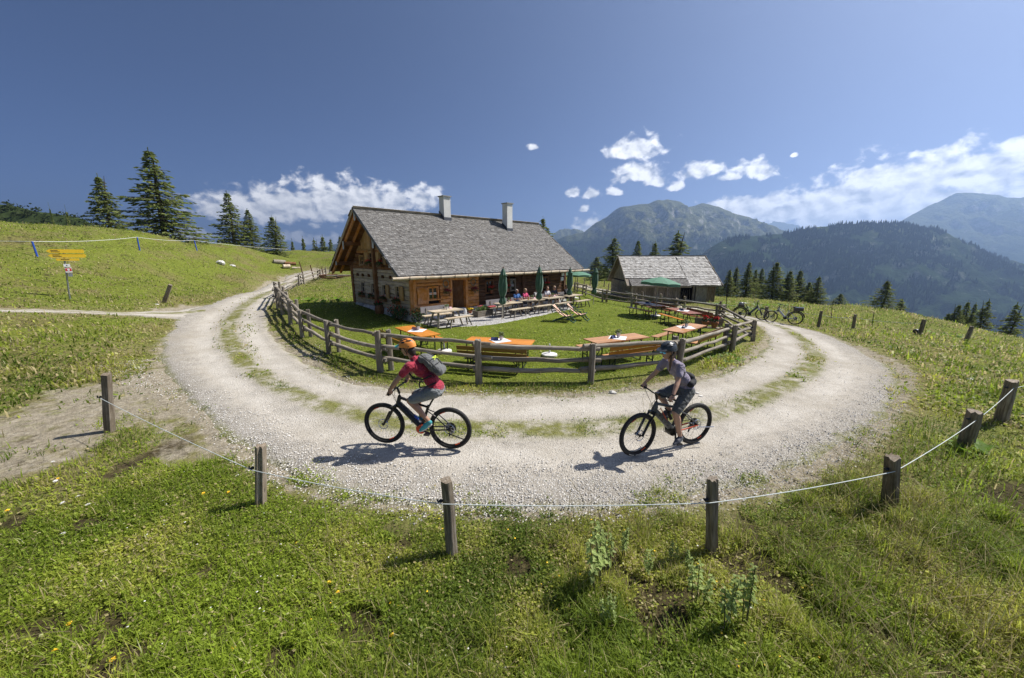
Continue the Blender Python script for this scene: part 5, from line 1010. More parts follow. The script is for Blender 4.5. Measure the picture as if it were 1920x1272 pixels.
def rope(name, pts, r, lab, sag=.05, mat=None, cat='rope'):
    m = MB(); q = []
    for i in range(len(pts) - 1):
        for k in range(8): t = k / 8; p = pts[i].lerp(pts[i + 1], t); p.z -= sag * 4 * t * (1 - t); q.append(p)
    q.append(pts[-1]); m.tube(q, r, 6); return tag(m.build(name, mat or ROPEM, None, True), lab, cat)
rope('fence_rope', RP, .0048, 'pale twisted rope strung along the foreground posts', .03)
RT = []
for a in [(1348, 590, 1352, 565, .075, 'grey post beside the tall thin pole near the barn', g5, .8), (1434, 597, 1438, 575, .1, 'thick post standing between the two parked bicycles', g5, .8), (1534, 614, 1540.5, 583, .07, 'post right of the parked bicycles leaning outwards', g5, .75), (1599, 618, 1603.5, 589.5, .08, 'stout post between two thin stakes on the meadow edge', g5, .75), (1723, 631, 1733, 599, .09, 'leaning post with a black fitting low on its side', g5, .75), (1810, 641, 1823, 612, .08, 'farthest right leaning post on the meadow slope', g5, .75)]:
    b, d = fpost(*a); RT.append(b + d * a[7])
rope('fence_tape', [RT[0] + Vector((-6, 5.2, .25))] + RT[:1] + RT[2:5], .009, 'thin pale electric fence line behind the parked bicycles', .06)
for px, py, tx, ty, r, lab in ((1362, 580, 1363, 520, .025, 'tall thin dark pole beside the yard fence corner'), (1559, 598, 1560, 575, .02, 'thin dark stake left of the stout meadow post'), (1635, 611, 1639, 586, .02, 'thin dark stake right of the stout meadow post')):
    b = gp(px, py); t = ay(tx, ty, b.y); tag(MB().tube([(0, 0, -.2), (t - b) * .5, t - b], [r, r * .9, r * .8], 7).build('pole', BLACK_IRON, None, True, loc=b), lab, 'pole')
b = gp(1716, 629); tag(MB().lathe([(.1, -.08), (.13, -.04), (.13, .04), (.1, .08)], 12, axis=(1, .2, 0)).build('tape_reel', INSUL, None, True, loc=(b.x, b.y, b.z + .2)), 'black tape reel fixed low on the leaning meadow post', 'reel')
for i, (px, py) in enumerate(((1082, 535), (1095, 536), (1106, 537), (1118, 538), (1132, 541), (1140, 548))): 
    b = gp(px, py); tag(split_post(b - Vector((0, 0, .2)), b + Vector((.05, 0, 1.05)), .06, POSTM, None, 700 + i, 'fence_post'), 'old paling post in the meadow beyond the yard, counted %s from the hut' % ('first', 'second', 'third', 'fourth', 'fifth', 'sixth')[i], 'post', 'paling posts beyond the yard')
RB_ = []
for i, (px, py, tx, ty, lab) in enumerate([(1204, 577, 1204, 547, 'pale barn-side post nearest the barn gable'), (1239, 580, 1239, 551, 'pale barn-side post in front of the plank wall'), (1283, 586, 1284, 556, 'pale barn-side post in front of the barn door')]): b, d = fpost(px, py, tx, ty, .075, lab, 'pale posts along the barn track', .8); RB_.append(b + d * .8)
rope('fence_tape', [Vector((9.5, 31, .4))] + RB_ + [RT[0]], .009, 'thin electric line along the barn track posts', .05)
b = gp(307, 570); t = ay(320, 534, b.y); tag(split_post(b - (t - b) * .15, t, .1, POSTM, None, 55, 'fence_post'), 'lone dark post leaning right at the foot of the grassy bank', 'post')
BLUE = plain('blue_plastic', (.02, .07, .36), .5, .1); TP = []
for px, py, tx, ty, lab in ((71, 484, 60, 453, 'blue plastic fence stake above the yellow signpost'), (262, 470, 257, 445, 'blue plastic fence stake on the crest below the tallest conifer'), (369, 469, 364, 451, 'blue plastic fence stake farthest along the crest')):
    b = gp(px, py); t = ay(tx, ty, b.y); TP.append(t); tag(MB().tube([b - (t - b) * .1 - b, (t - b)], .045, 7).build('fence_stake', BLUE, None, True, loc=b), lab, 'stake', 'blue stakes on the bank')
rope('fence_tape', [TP[0] + Vector((-8, -3, .4)), TP[0], TP[1], TP[2], TP[2] + Vector((1.5, 12, -.6))], .013, 'white electric tape along the blue stakes on the bank', .12, plain('white_tape', (.7, .7, .68), .7, .1))
# ---------------------------------------------------------------- signpost
b = gp(131, 561); SGN = empty('signpost', b, R(46), 'grey signpost with yellow arrow signs at the foot of the bank', 'signpost')
t = ay(118.5, 470, b.y) - b; t.x, t.y = t.x * math.cos(R(46)), -t.x * math.sin(R(46)); STEEL = plain('galvanised_steel', (.33, .34, .35), .45, .15, 20, .7); YSG = plain('sign_yellow', (.72, .47, .02), .45, .08); INK = plain('sign_ink', (.03, .025, .02), .6, .1); WSG = plain('sign_white', (.75, .75, .75), .5, .05); RSG = plain('sign_red', (.55, .03, .03), .5, .1)
MB().tube([t * -.1, t * .97], .032, 9).build('pole', STEEL, SGN, True)
def P(k, x, z=0, y=-.05): return t * k + Vector((x, y, z))
for j, (z0, x0, x1, dark) in enumerate(((2.12, -.50, .62, 0), (1.92, -.46, .66, 0), (1.78, -.24, .46, 1))):
    h = .17 if not dark else .1; c = t * (z0 / t.z) ; c.z = z0; y = -.055 + c.y
    A = MB().prism([Vector((c.x + x0, y, z0 + h / 2)), Vector((c.x + x0 + .1, y, z0)), Vector((c.x + x1, y, z0)), Vector((c.x + x1 + .03, y, z0 + h / 2)), Vector((c.x + x1, y, z0 + h)), Vector((c.x + x0 + .1, y, z0 + h))] if not dark else [Vector((c.x + x0, y, z0)), Vector((c.x + x1, y, z0)), Vector((c.x + x1, y, z0 + h)), Vector((c.x + x0, y, z0 + h))], (0, .02, 0)).build('arrow_sign' if not dark else 'lower_sign', YSG, SGN)
    for q in range(2 if not dark else 1): MB().bb(c.x + x0 + .14, c.x + x0 + .4 - .05 * q, y - .004, y - .0015, z0 + .045 + .06 * q, z0 + .07 + .06 * q).build('lettering', INK, A)
c = t * (1.55 / t.z); MB().bb(c.x - .05, c.x + .15, c.y + -.05, c.y + -.035, 1.5, 1.62).build('plate', WSG, SGN); MB().bb(c.x + .03, c.x + .07, c.y + -.054, c.y + -.0515, 1.54, 1.58).build('lettering', INK, SGN)
c = t * (1.34 / t.z); PT = MB().bb(c.x - .02, c.x + .19, c.y + -.05, c.y + -.035, 1.24, 1.47).build('plate', WSG, SGN); MB().bb(c.x - .01, c.x + .18, c.y + -.054, c.y + -.0515, 1.3, 1.43).build('red_field', RSG, PT); MB().bb(c.x + .06, c.x + .11, c.y + -.058, c.y + -.0555, 1.32, 1.41).build('white_mark', WSG, PT); MB().bb(c.x + .045, c.x + .125, c.y + -.0575, c.y + -.0552, 1.345, 1.385).build('white_mark', WSG, PT); MB().bb(c.x + .03, c.x + .17, c.y + -.05, c.y + .03, 1.05, 1.2).build('box', STEEL, SGN)
# ---------------------------------------------------------------- felled logs, woodpile, timber by the hut
def log(px, py, px2, py2, r, lab, mat):
    a, b2 = gp(px, py), gp(px2, py2); d = b2 - a; m = MB(); n = 7; m.tube([a + d * i / n + Vector((0, 0, r * .85)) - a for i in range(n + 1)], [r * random.Random(i + int(px)).uniform(.9, 1.1) for i in range(n + 1)], 10); return tag(m.build('log', mat, None, True, loc=a), lab, 'log', 'felled logs on the slope')
log(513, 494, 535, 496, .28, 'long grey felled log on the slope, its paler left half', WOOD_GREY[0]); log(534, 497, 555, 498, .24, 'dark felled log end to end with the grey one', WOOD_BROWN[0]); log(531, 503, 544, 503, .26, 'short thick sawn log below the dark one', WOOD_PALE[0]); log(548, 505, 564, 505, .16, 'thin barkless log lying at the track edge', WOOD_PALE[0])
WP = gp(622, 522); rw = random.Random(4)
for i in range(9): 
    a = WP + Vector((rw.uniform(-1.6, 1.4), rw.uniform(-1, 1.5), .12 + .1 * (i % 3))); d = Vector((rw.uniform(1.6, 2.6), rw.uniform(-.8, .8), rw.uniform(-.05, .12))); me, p, d = irregular(a, a + d, rw.uniform(.06, .12), 8, i, .05); tag(put('timber', me, p, d, WOOD_GREY[0] if i % 2 else WOOD_DARK[0], None), ('dark' if i % 2 == 0 else 'grey') + ' old timber in the heap beside the hut, ' + ('lowest', 'second', 'third', 'fourth', 'topmost')[i // 2] + ' of its colour', 'timber', 'heap of old timber by the hut')
for i, (x, h) in enumerate(((-3.2, 1.9), (-2.4, 1.5), (-1.5, 1.2), (-.7, 1.3))): tag(split_post(WP + Vector((x, .6 * i, -.2)), WP + Vector((x - .35 + .1 * i, .6 * i, h)), .06, WOOD_DARK[0], None, 90 + i, 'stake'), 'dark stake standing by the timber heap, %s from the left' % ('first', 'second', 'third', 'fourth')[i], 'stake', 'dark stakes by the timber heap')
# ---------------------------------------------------------------- beer-garden furniture
def varnish(name, a, b):
    m = NT(name); g = m.noise(m.coord((1.2, 14, 14)), 2.5, 5, .6, .3); st = m.noise(m.coord(), 1.5, 3); c = m.ramp(g, (.3, a), (.7, b)); c = m.mix(m.mr(st, .4, .7, 0, .25), c, [x * .7 for x in a]); m.set('Base Color', m.hsv(c, v=m.mr(m.rnd(), 0, 1, .88, 1.12, False))); m.set('Roughness', .34); m.set('Specular IOR Level', .45); return m.m
ORANGE = varnish('orange_varnish', (.50, .17, .02), (.66, .27, .04)); TAN = varnish('faded_varnish', (.44, .21, .08), (.58, .31, .13)); MAHOG = varnish('red_brown_varnish', (.24, .075, .03), (.34, .12, .045)); OLIVE = varnish('olive_brown_varnish', (.17, .10, .02), (.27, .16, .035))
GREENM = plain('green_steel', (.012, .022, .016), .5, .2, 20, .4)
def legframe(w, h, x, sp):
    m = MB(); m.bar((x, -w, 0), (x, -w, h), .03, .03); m.bar((x, w, 0), (x, w, h), .03, .03); m.bar((x, -w, h * .35), (x, w, h * .35), .025, .025); m.bar((x, -w, h - .02), (x, w, h - .02), .03, .03); m.bar((x, 0, h * .37), (x + sp, 0, h - .03), .018, .018); m.bar((x, -w - .03, .012), (x, w + .03, .012), .03, .024); return m.mesh('leg_frame')
def beer_table(L=2.08, Wd=.72):
    o = empty('beer_table'); 
    for k in range(4): MB().bb(-L / 2, L / 2, -Wd / 2 + Wd / 4 * k + .001, -Wd / 2 + Wd / 4 * (k + 1) - .001, .725, .757).build('board', ORANGE, o)
    m = MB()
    for x in (-.75, 0, .75): m.bb(x - .04, x + .04, -Wd / 2 + .04, Wd / 2 - .04, .69, .7245)
    m.build('batten', ORANGE, o)
    for s in (-1, 1): link('leg_frame', legframe(.26, .69, .78 * s, -.3 * s), GREENM, o)
    return o
def beer_bench(L=2.08, back=False):
    o = empty('beer_bench')
    for k in range(2): MB().bb(-L / 2, L / 2, -.13 + .13 * k + .001, -.001 + .13 * k, .44, .468).build('board', ORANGE, o)
    for s in (-1, 1): link('leg_frame', legframe(.12, .44, .74 * s, -.22 * s), GREENM, o)
    if back:
        for s in (-1, 1): MB().tube([(.72 * s, .10, .40), (.72 * s, .17, .5), (.72 * s, .24, .84)], .016, 6).build('support', GREENM, o)
        for z in (.56, .71): MB().bar((-L / 2, .195 + (z - .56) * .2, z), (L / 2, .195 + (z - .56) * .2, z), .022, .125, (0, .2, 1)).build('backrest_board', ORANGE, o)
    return o
def recol(o, a, b=None):
    for ch in o.children:
        n = ch.name.split('.')[0]
        if n in ('board', 'batten', 'backrest_board'):
            ch.data = ch.data.copy(); ch.data.materials.clear(); ch.data.materials.append(b if (b and n == 'backrest_board') else a)
PT_, PB_, PBB = beer_table(), beer_bench(), beer_bench(back=True); first = [True]
CLOTH = plain('white_napkin', (.72, .72, .74), .9, .08, 20); NAVY = plain('navy_menu', (.03, .04, .14), .5, .2); CREAM = plain('cream_pot', (.55, .47, .44), .7, .12, 14); SAGE = plain('sage_leaf', (.17, .22, .09), .8, .35, 30)
def table_pot(x, y, z, lab, seed, r=.06, mat=CREAM, leaf=SAGE):
    o = empty('flower_pot', (x, y, z), seed, lab, 'flower pot', 'small pots on the tables'); MB().lathe([(r * .7, 0), (r, .11), (r * 1.08, .11), (r * 1.08, .135)], 12).build('pot', mat, o, True); flower_part('foliage', leaf, o, 120, (0, 0, .19), (.11, .11, .08), .028, seed); return o
TB = [(-3.32, 12.58, -50, 'leftmost orange table, nearest the fence bend', ORANGE, OLIVE, -1), (-.38, 11.01, -14, 'orange table behind the red-shirted cyclist', ORANGE, OLIVE, -1), (3.33, 11.39, 25.2, 'long tan table left of the woman cyclist', TAN, TAN, -1), (6.35, 13.25, 42.2, 'tan table by the fence corner with flower pots', TAN, TAN, -1), (8.85, 18.9, -80.4, 'reddish table second from the barn', MAHOG, MAHOG, 1), (8.0, 21.4, -72.7, 'grey-glinting table nearest the barn', MAHOG, MAHOG, 1)]
for i, (x, y, a, lab, c1, c2, side) in enumerate(TB):
    sl = ('leftmost orange table', 'orange table behind the red cyclist', 'long tan table', 'tan table by the fence corner', 'second table from the barn', 'table nearest the barn')[i]; z = H0(x, y) + .005; an = R(a); n = Vector((-math.sin(an), math.cos(an))) * side; t = PT_ if i == 0 else copy_tree(PT_); b1 = PB_ if i == 0 else copy_tree(PB_); b2 = PBB if i == 0 else copy_tree(PBB)
    t.location = (x, y, z); t.rotation_euler = (0, 0, an); tag(t, lab, 'table', 'beer tables on the lawn'); recol(t, c1)
    q = Vector((x, y)) - n * .64; b1.location = (q.x, q.y, H0(q.x, q.y)); b1.rotation_euler = (0, 0, an); tag(b1, 'backless bench on the lawn side of the ' + sl, 'bench', 'beer benches on the lawn'); recol(b1, ORANGE if i in (0, 1, 4) else (MAHOG if i == 5 else TAN))
    q = Vector((x, y)) + n * .7; b2.location = (q.x, q.y, H0(q.x, q.y)); b2.rotation_euler = (0, 0, an if side > 0 else an + math.pi); tag(b2, 'bench with backrest on the fence side of the ' + sl, 'bench', 'beer benches with backrests'); recol(b2, ORANGE if i < 2 else c1, c2 if i != 3 else OLIVE)
    if i == 2: recol(b2, TAN, ORANGE)
    tag(MB().bb(-.26, .26, -.26, .26, .0, .004).build('napkin', CLOTH, None, loc=(x + .02, y, z + .759), rot=(0, 0, an + .75)), 'white cloth square on the ' + lab.split(',')[0], 'tablecloth', 'cloths on the beer tables')
    table_pot(x + .05, y + .03, z + .764, 'small pot of greenery on the ' + lab.split(',')[0], 40 + i)
    mo = MB().prism([(-.11, -.05, 0), (.11, -.05, 0), (.11, 0, .09), (-.11, 0, .09)], (0, .012, 0)).prism([(-.11, .06, 0), (.11, .06, 0), (.11, .013, .09), (-.11, .013, .09)], (0, -.012, 0)); tag(mo.build('menu_card', NAVY if i != 0 else plain('menu_red', (.5, .25, .25), .5, .3, 30), None, loc=(x - .16 * math.cos(an), y - .16 * math.sin(an), z + .765), rot=(0, 0, an + .4)), 'folded menu card on the ' + lab.split(',')[0], 'menu card', 'menus on the beer tables')
# rustic tables along the hut
def hut_p(x, y, z=0): p = HO + HU * x + HV * y; return Vector((p.x, p.y, z))
def rustic_table(L=1.8):
    o = empty('rustic_table')
    for k in range(3): MB().bb(-L / 2, L / 2, -.36 + .24 * k + .003, -.36 + .24 * (k + 1) - .003, .70, .75).build('plank', WOOD_PALE[0], o)
    for s in (-1, 1):
        for q in (-1, 1): MB().bar((s * .70, q * .36, 0), (s * .55, q * .2, .70), .09, .07).build('leg', WOOD_GREY[2], o)
        MB().bb(s * .61 - .04, s * .61 + .04, -.3, .3, .3, .38).build('crossbar', WOOD_GREY[1], o)
    MB().bb(-.58, .58, -.03, .03, .315, .365).build('stretcher', WOOD_GREY[0], o); return o
def rustic_bench(L=1.8, back=False):
    o = empty('rustic_bench'); MB().bb(-L / 2, L / 2, -.15, .15, .42, .465).build('seat', WOOD_PALE[0], o)
    for s in (-1, 1):
        for q in (-1, 1): MB().bar((s * (L / 2 - .12), q * .17, 0), (s * (L / 2 - .28), q * .08, .42), .06, .05).build('leg', WOOD_GREY[2], o)
    if back:
        MB().bar((-L / 2, .22, .72), (L / 2, .22, .72), .04, .3, (0, .15, 1)).build('backrest', plain('purple_grey_plank', (.19, .175, .18), .85, .25, 6, bump=.4), o)
        for s in (-1, 1): MB().bar((s * L * .32, .16, .42), (s * L * .32, .2, .8), .05, .03).build('support', WOOD_GREY[2], o)
    return o
RT_, RB1, RB2 = rustic_table(1.62), rustic_bench(1.5), rustic_bench(1.65, True)
nm = ('in front of the shuttered window', 'behind the first parasol', 'where the couple sits', 'in the middle of the dark wall', 'at the far end of the dark wall')
for i, xh in enumerate((.75, 4.9, 6.85, 8.75, 10.75)):
    for j, (pr, yo, k, c) in enumerate(((RT_, -2.0, 'weathered plank table ', 'table'), (RB1, -2.72, 'backless plank bench before the table ', 'bench'), (RB2, -1.28, 'plank bench with grey backrest behind the table ', 'bench'))):
        o = pr if i == 0 else copy_tree(pr); p = hut_p(xh + (.25 if j == 1 else 0), yo); o.location = (p.x, p.y, H0(p.x, p.y) + .01); o.rotation_euler = (0, 0, HANG); tag(o, k + nm[i], c, ('plank tables along the hut', 'plank benches on the gravel', 'backrest benches along the hut')[j])
    p = hut_p(xh + .1, -1.95); zt = H0(p.x, p.y) + .765
    table_pot(p.x, p.y, zt, 'small pot of flowers on the plank table ' + nm[i], 60 + i, .055, CREAM if i else plain('white_pot', (.7, .68, .66), .5, .1), SAGE)
    if i in (0, 2, 3): q = hut_p(xh + .35, -1.9); tag(MB().prism([(-.07, -.04, 0), (.07, -.04, 0), (.07, 0, .1), (-.07, 0, .1)], (0, .01, 0)).build('menu_card', plain('pink_menu', (.6, .4, .42), .5, .4, 40), None, loc=(q.x, q.y, zt), rot=(0, 0, HANG)), 'small upright menu card on the plank table ' + nm[i], 'menu card')
    if i in (1, 2, 3): 
        q = hut_p(xh - .3, -2.0); m = MB().lathe([(.035, 0), (.04, .15), (.036, .15), (.03, .01)], 10); tag(m.build('glass', plain('beer_amber', (.45, .22, .03), .15, .1), None, True, loc=(q.x, q.y, zt)), 'amber drinking glass on the plank table ' + nm[i], 'glass', 'glasses on the plank tables')
# parasols
GRN = NT('parasol_green'); _gn = GRN.noise(GRN.coord((6, 6, 1)), 3, 3); GRN.set('Base Color', GRN.ramp(_gn, (.3, (.03, .085, .05)), (.7, (.085, .18, .115)))); GRN.set('Roughness', .75); GRN.set('Sheen Weight', .3); GRN = GRN.m
PALEP = plain('parasol_pole_wood', (.45, .40, .32), .6, .12, 8)
def closed_parasol(seed):
    rr = random.Random(seed); o = empty('parasol'); MB().tube([(0, 0, -.1), (0, 0, 2.62)], .026, 8).build('pole', PALEP, o, True); MB().lathe([(.03, 2.66), (.02, 2.70), (.035, 2.73), (.012, 2.78)], 8).build('finial', WOOD_BROWN[2], o, True)
    n = 32; prof = [(.03, 2.68), (.09, 2.56), (.14, 2.38), (.165, 2.32), (.125, 2.31), (.15, 2.1), (.175, 1.8), (.17, 1.55), (.13, 1.32), (.085, 1.2), (.12, 1.1), (.155, .95), (.13, .86), (.06, .80)]; V = []; F = []
    for i, (r, z) in enumerate(prof):
        for k in range(n): a = 6.283 * k / n; q = 1 + (.34 if k % 4 == 0 else (-.34 if k % 4 == 2 else 0)) * (.4 if i < 3 else 1) + rr.uniform(-.07, .07); V.append((r * q * math.cos(a + .1 * math.sin(z * 3)), r * q * math.sin(a + .1 * math.sin(z * 3)), z + rr.uniform(-.012, .012)))
    for i in range(len(prof) - 1): F += [(i * n + k, i * n + (k + 1) % n, (i + 1) * n + (k + 1) % n, (i + 1) * n + k) for k in range(n)]
    link('canopy', mesh_np('canopy', V, F), GRN, o, smooth=True); MB().tube([(.1 * math.cos(k * .524), .1 * math.sin(k * .524), 1.2) for k in range(12)], .018, 6, closed=True).build('strap', plain('dark_green_strap', (.015, .04, .025), .8, .1), o, True); return o
for i, (b, t, lab) in enumerate((((941.5, 599.4), 500, 'closed green parasol leftmost of four, in front of the planter'), ((1010, 588), 497, 'closed green parasol second from left, by the drinkers'), ((1066.4, 575), 500.4, 'closed green parasol at the far end of the hut wall'), ((1112, 572), 499.4, 'closed green parasol standing on the lawn by the far fence'))):
    p = gp(*b); o = closed_parasol(i); h = ay(b[0], t, p.y).z - p.z; o.location = p; s = h / 2.78; o.scale = (s, s, s); o.rotation_euler = (0, R(1.5 - i), i); tag(o, lab, 'parasol', 'closed green parasols')
def open_parasol(x, y, h, r, lab, tilt=(0, 0)):
    g = H0(x, y); o = empty('parasol', (x, y, g), 0, lab, 'parasol', 'open green parasols'); MB().tube([(0, 0, -.1), (0, 0, h)], .028, 8).build('pole', PALEP, o, True); n = 8; V = [(0, 0, h)]; F = []
    rings = [(.33, .09), (.66, .2), (1., .36), (1.0, .48)]; nn = n * 3
    for q, (a, dz) in enumerate(rings):
        for k in range(nn): an = 6.283 * k / nn; sag = 1 - .06 * (k % 3 != 0) * a; V.append((r * a * sag * math.cos(an), r * a * sag * math.sin(an), h - dz + .03 * (k % 3 != 0) * (a > .9) * (q == 2) - .01 * (q == 3) * (k % 2)))
    F3 = [(0, 1 + k, 1 + (k + 1) % nn) for k in range(nn)]; F4 = [(1 + q * nn + k, 1 + (q + 1) * nn + k, 1 + (q + 1) * nn + (k + 1) % nn, 1 + q * nn + (k + 1) % nn) for q in range(3) for k in range(nn)]
    m = MB(); m.add(V, F3 + F4); c = link('canopy', m.mesh('canopy'), plain('parasol_green_open', (.075, .19, .12), .8, .1, 5), o); c.rotation_euler = (tilt[0], tilt[1], 0)
    for k in range(n): an = 6.283 * k / n; MB().tube([(0, 0, h - .06), (r * .97 * math.cos(an), r * .97 * math.sin(an), h - .38)], .009, 5).build('rib', PALEP, c)
    MB().lathe([(.3, 0), (.3, .06), (.06, .09), (.04, .3)], 16).build('base', LIME, o, True); return o
open_parasol(8.55, 21.7, 2.32, 1.15, 'open green parasol shading the tables in front of the barn', (0, R(4))); open_parasol(5.4, 31.5, 2.35, 1.3, 'open green parasol half hidden behind the hut end')
for px, py, lab in ((833, 661, 'white round parasol base behind the red-shirted cyclist'), (1030, 668, 'white round parasol base on the lawn in the middle')):
    p = gp(px, py); o = empty('parasol_stand', p, 0, lab, 'parasol base', 'empty parasol bases'); MB().lathe([(.25, 0), (.27, .03), (.26, .08), (.08, .12)], 20).build('weight', LIME, o, True); MB().lathe([(.03, .1), (.03, .42), (.022, .42)], 10).build('tube', plain('white_plastic', (.72, .72, .72), .4, .05), o, True)
# deck chairs
STR = NT('striped_canvas'); _s = STR.n('ShaderNodeSeparateXYZ'); STR.l(STR.tc.outputs['Object'], _s.inputs[0]); _w = STR.math('FRACT', STR.math('MULTIPLY', _s.outputs[1], 11.)); STR.set('Base Color', STR.mix(STR.math('GREATER_THAN', _w, .45), (.50, .12, .05), (.68, .58, .46))); STR.set('Roughness', .9); STR = STR.m
DGREEN = plain('deckchair_green', (.03, .09, .055), .6, .2, 10)
def deckchair():
    o = empty('deck_chair'); pr = [(-.55, .84), (-.42, .68), (-.2, .46), (.05, .31), (.28, .30), (.45, .36)]; V = [(x, s * .24, z) for x, z in pr for s in (-1, 1)] + [(x + .006, s * .24, z + .014) for x, z in pr for s in (-1, 1)]; F = []
    for i in range(5): F += [(2 * i, 2 * i + 1, 2 * i + 3, 2 * i + 2), (12 + 2 * i, 12 + 2 * i + 2, 12 + 2 * i + 3, 12 + 2 * i + 1), (2 * i, 2 * i + 2, 12 + 2 * i + 2, 12 + 2 * i), (2 * i + 1, 12 + 2 * i + 1, 12 + 2 * i + 3, 2 * i + 3)]
    link('canvas', mesh_np('canvas', V, F), STR, o)
    for s in (-1, 1):
        MB().bar((-.58, s * .27, .86), (.62, s * .27, .0), .03, .045).build('frame_rail', DGREEN, o); MB().bar((-.55, s * .31, .0), (.48, s * .31, .38), .03, .045).build('seat_rail', DGREEN, o); MB().bar((-.38, s * .34, .5), (.28, s * .34, .52), .05, .025).build('armrest', DGREEN, o); MB().bar((.22, s * .34, .5), (.5, s * .33, .05), .025, .035).build('prop', DGREEN, o)
    for x, z in ((-.56, .85), (.46, .365), (.6, .02), (-.53, .02)): MB().bar((x, -.3, z), (x, .3, z), .03, .03).build('crossbar', DGREEN, o)
    return o
D1 = deckchair(); D2 = copy_tree(D1)
for o, px, py, a, lab in ((D1, 1056, 603, -22, 'striped orange deck chair nearer the camera on the lawn'), (D2, 1082, 600, -20, 'striped orange deck chair farther right on the lawn')): p = gp(px, py); o.location = p; o.rotation_euler = (0, 0, R(a)); tag(o, lab, 'deck chair', 'deck chairs on the lawn')
# flower crate by the fence corner
p = gp(1328, 623); o = empty('bench_planter', p, R(-20), 'grey wooden plank seat holding terracotta pots by the fence corner', 'planter'); MB().bb(-.55, .55, -.2, .2, .2, .25).build('seat', WOOD_GREY[0], o); MB().bb(-.6, .6, .22, .26, .3, .62).build('back', WOOD_GREY[0], o)
for s in (-1, 1): MB().bb(s * .4 - .04, s * .4 + .04, -.15, .22, 0, .2).build('leg', WOOD_GREY[2], o)
for i, (dx, dy, lab) in enumerate(((-.18, -.08, 'terracotta pot of red geraniums, left of the pair by the fence corner'), (.2, -.12, 'terracotta pot of red geraniums, right of the pair by the fence corner'))):
    q = o.matrix_basis @ Vector((dx, dy, .255)); f = empty('flower_pot', q, i, lab, 'flower pot', 'terracotta pots by the fence corner'); MB().lathe([(.1, 0), (.15, .2), (.165, .2), (.165, .26)], 14).build('pot', TERRA, f, True); flower_part('foliage', LEAFG, f, 150, (0, 0, .36), (.19, .19, .14), .045, i + 3); flower_part('blossoms', RED, f, 50, (0, 0, .47), (.2, .2, .1), .05, i + 13)
# ---------------------------------------------------------------- bicycles
RUB = NT('tyre_rubber'); _v = RUB.vor(RUB.coord(), 42); RUB.set('Base Color', (.018, .017, .016, 1)); RUB.set('Roughness', .8); RUB.bump(_v, .9, .006); RUB = RUB.m
BLKP = plain('black_paint', (.012, .012, .013), .3, .1, 10); GREYP = plain('grey_paint', (.09, .095, .095), .35, .1, 10); ORGP = plain('orange_paint', (.62, .075, .015), .35, .08, 10); CHR = plain('chrome', (.55, .55, .55), .25, .05, 10, .9); BLKM = plain('black_metal', (.02, .02, .02), .4, .15, 20, .5); TEALP = plain('teal_grey_paint', (.035, .06, .065), .35, .1, 10); SILVP = plain('silver_paint', (.36, .38, .39), .35, .08, 10, .3); BLUEB = plain('blue_bottle', (.02, .07, .36), .3, .1)
PALETXT = plain('tyre_lettering', (.5, .5, .48), .6, .1)
def ring(m, c, R_, r, n=44, k=10):
    m.tube([(c[0] + R_ * math.cos(6.2832 * i / n), c[1], c[2] + R_ * math.sin(6.2832 * i / n)) for i in range(n)], r, k, closed=True, up=(0, 1, 0)); return m
def wheel(root, name, x, Rw, tw, accent, rotor=True, cass=False, fat=True, letter=False, steer=None):
    w = empty(name); w.parent = root; w.location = (x, 0, Rw)
    if steer: w.rotation_euler = (0, 0, steer)
    ring(MB(), (0, 0, 0), Rw - tw, tw, 52, 10).build('tyre', RUB, w, True); ring(MB(), (0, 0, 0), Rw - tw * 2.15, .013, 48, 6).build('rim', BLKM, w, True)
    sp = MB()
    for k in range(24): a = 6.2832 * k / 24; s = .025 * (1 if k % 2 else -1); b = a + .35 * (1 if k % 4 < 2 else -1); sp.tube([(.03 * math.cos(b), s, .03 * math.sin(b)), ((Rw - tw * 2.1) * math.cos(a), 0, (Rw - tw * 2.1) * math.sin(a))], .0016, 4, False)
    sp.build('spokes', CHR, w); MB().lathe([(.012, -.055), (.028, -.05), (.02, -.02), (.02, .02), (.028, .05), (.012, .055)], 12, axis=(0, 1, 0)).build('hub', BLKM, w, True)
    if rotor:
        m = MB(); ring(m, (0, .045, 0), .088, .0075, 32, 4)
        for k in range(6): a = 1.047 * k; m.bar((.02 * math.cos(a), .045, .02 * math.sin(a)), (.085 * math.cos(a + .3), .045, .085 * math.sin(a + .3)), .003, .008, (0, 1, 0))
        m.build('brake_disc', CHR, w)
    if cass: MB().lathe([(.095, -.03), (.095, -.027), (.08, -.034), (.065, -.04), (.045, -.05), (.03, -.056)], 20, axis=(0, 1, 0)).build('cassette', BLKM, w)
    if accent:
        for a0 in (1.0, 1.0 + math.pi): MB().tube([((Rw - tw * 2.3) * math.cos(a0 + .05 * k), .016, (Rw - tw * 2.3) * math.sin(a0 + .05 * k)) for k in range(7)], .009, 5).build('rim_decal', ORGP, w)
    if letter:
        for k in range(11):
            if k == 6: continue
            a = -1.9 + .085 * k; m = MB(); rr = Rw - tw * .95; c, s = math.cos(a), math.sin(a); m.box((rr * c, tw * 1.0, rr * s), (.022, .003, .016), Matrix.Rotation(-a + math.pi / 2, 3, 'Y')); m.build('lettering', PALETXT, w)
    return w
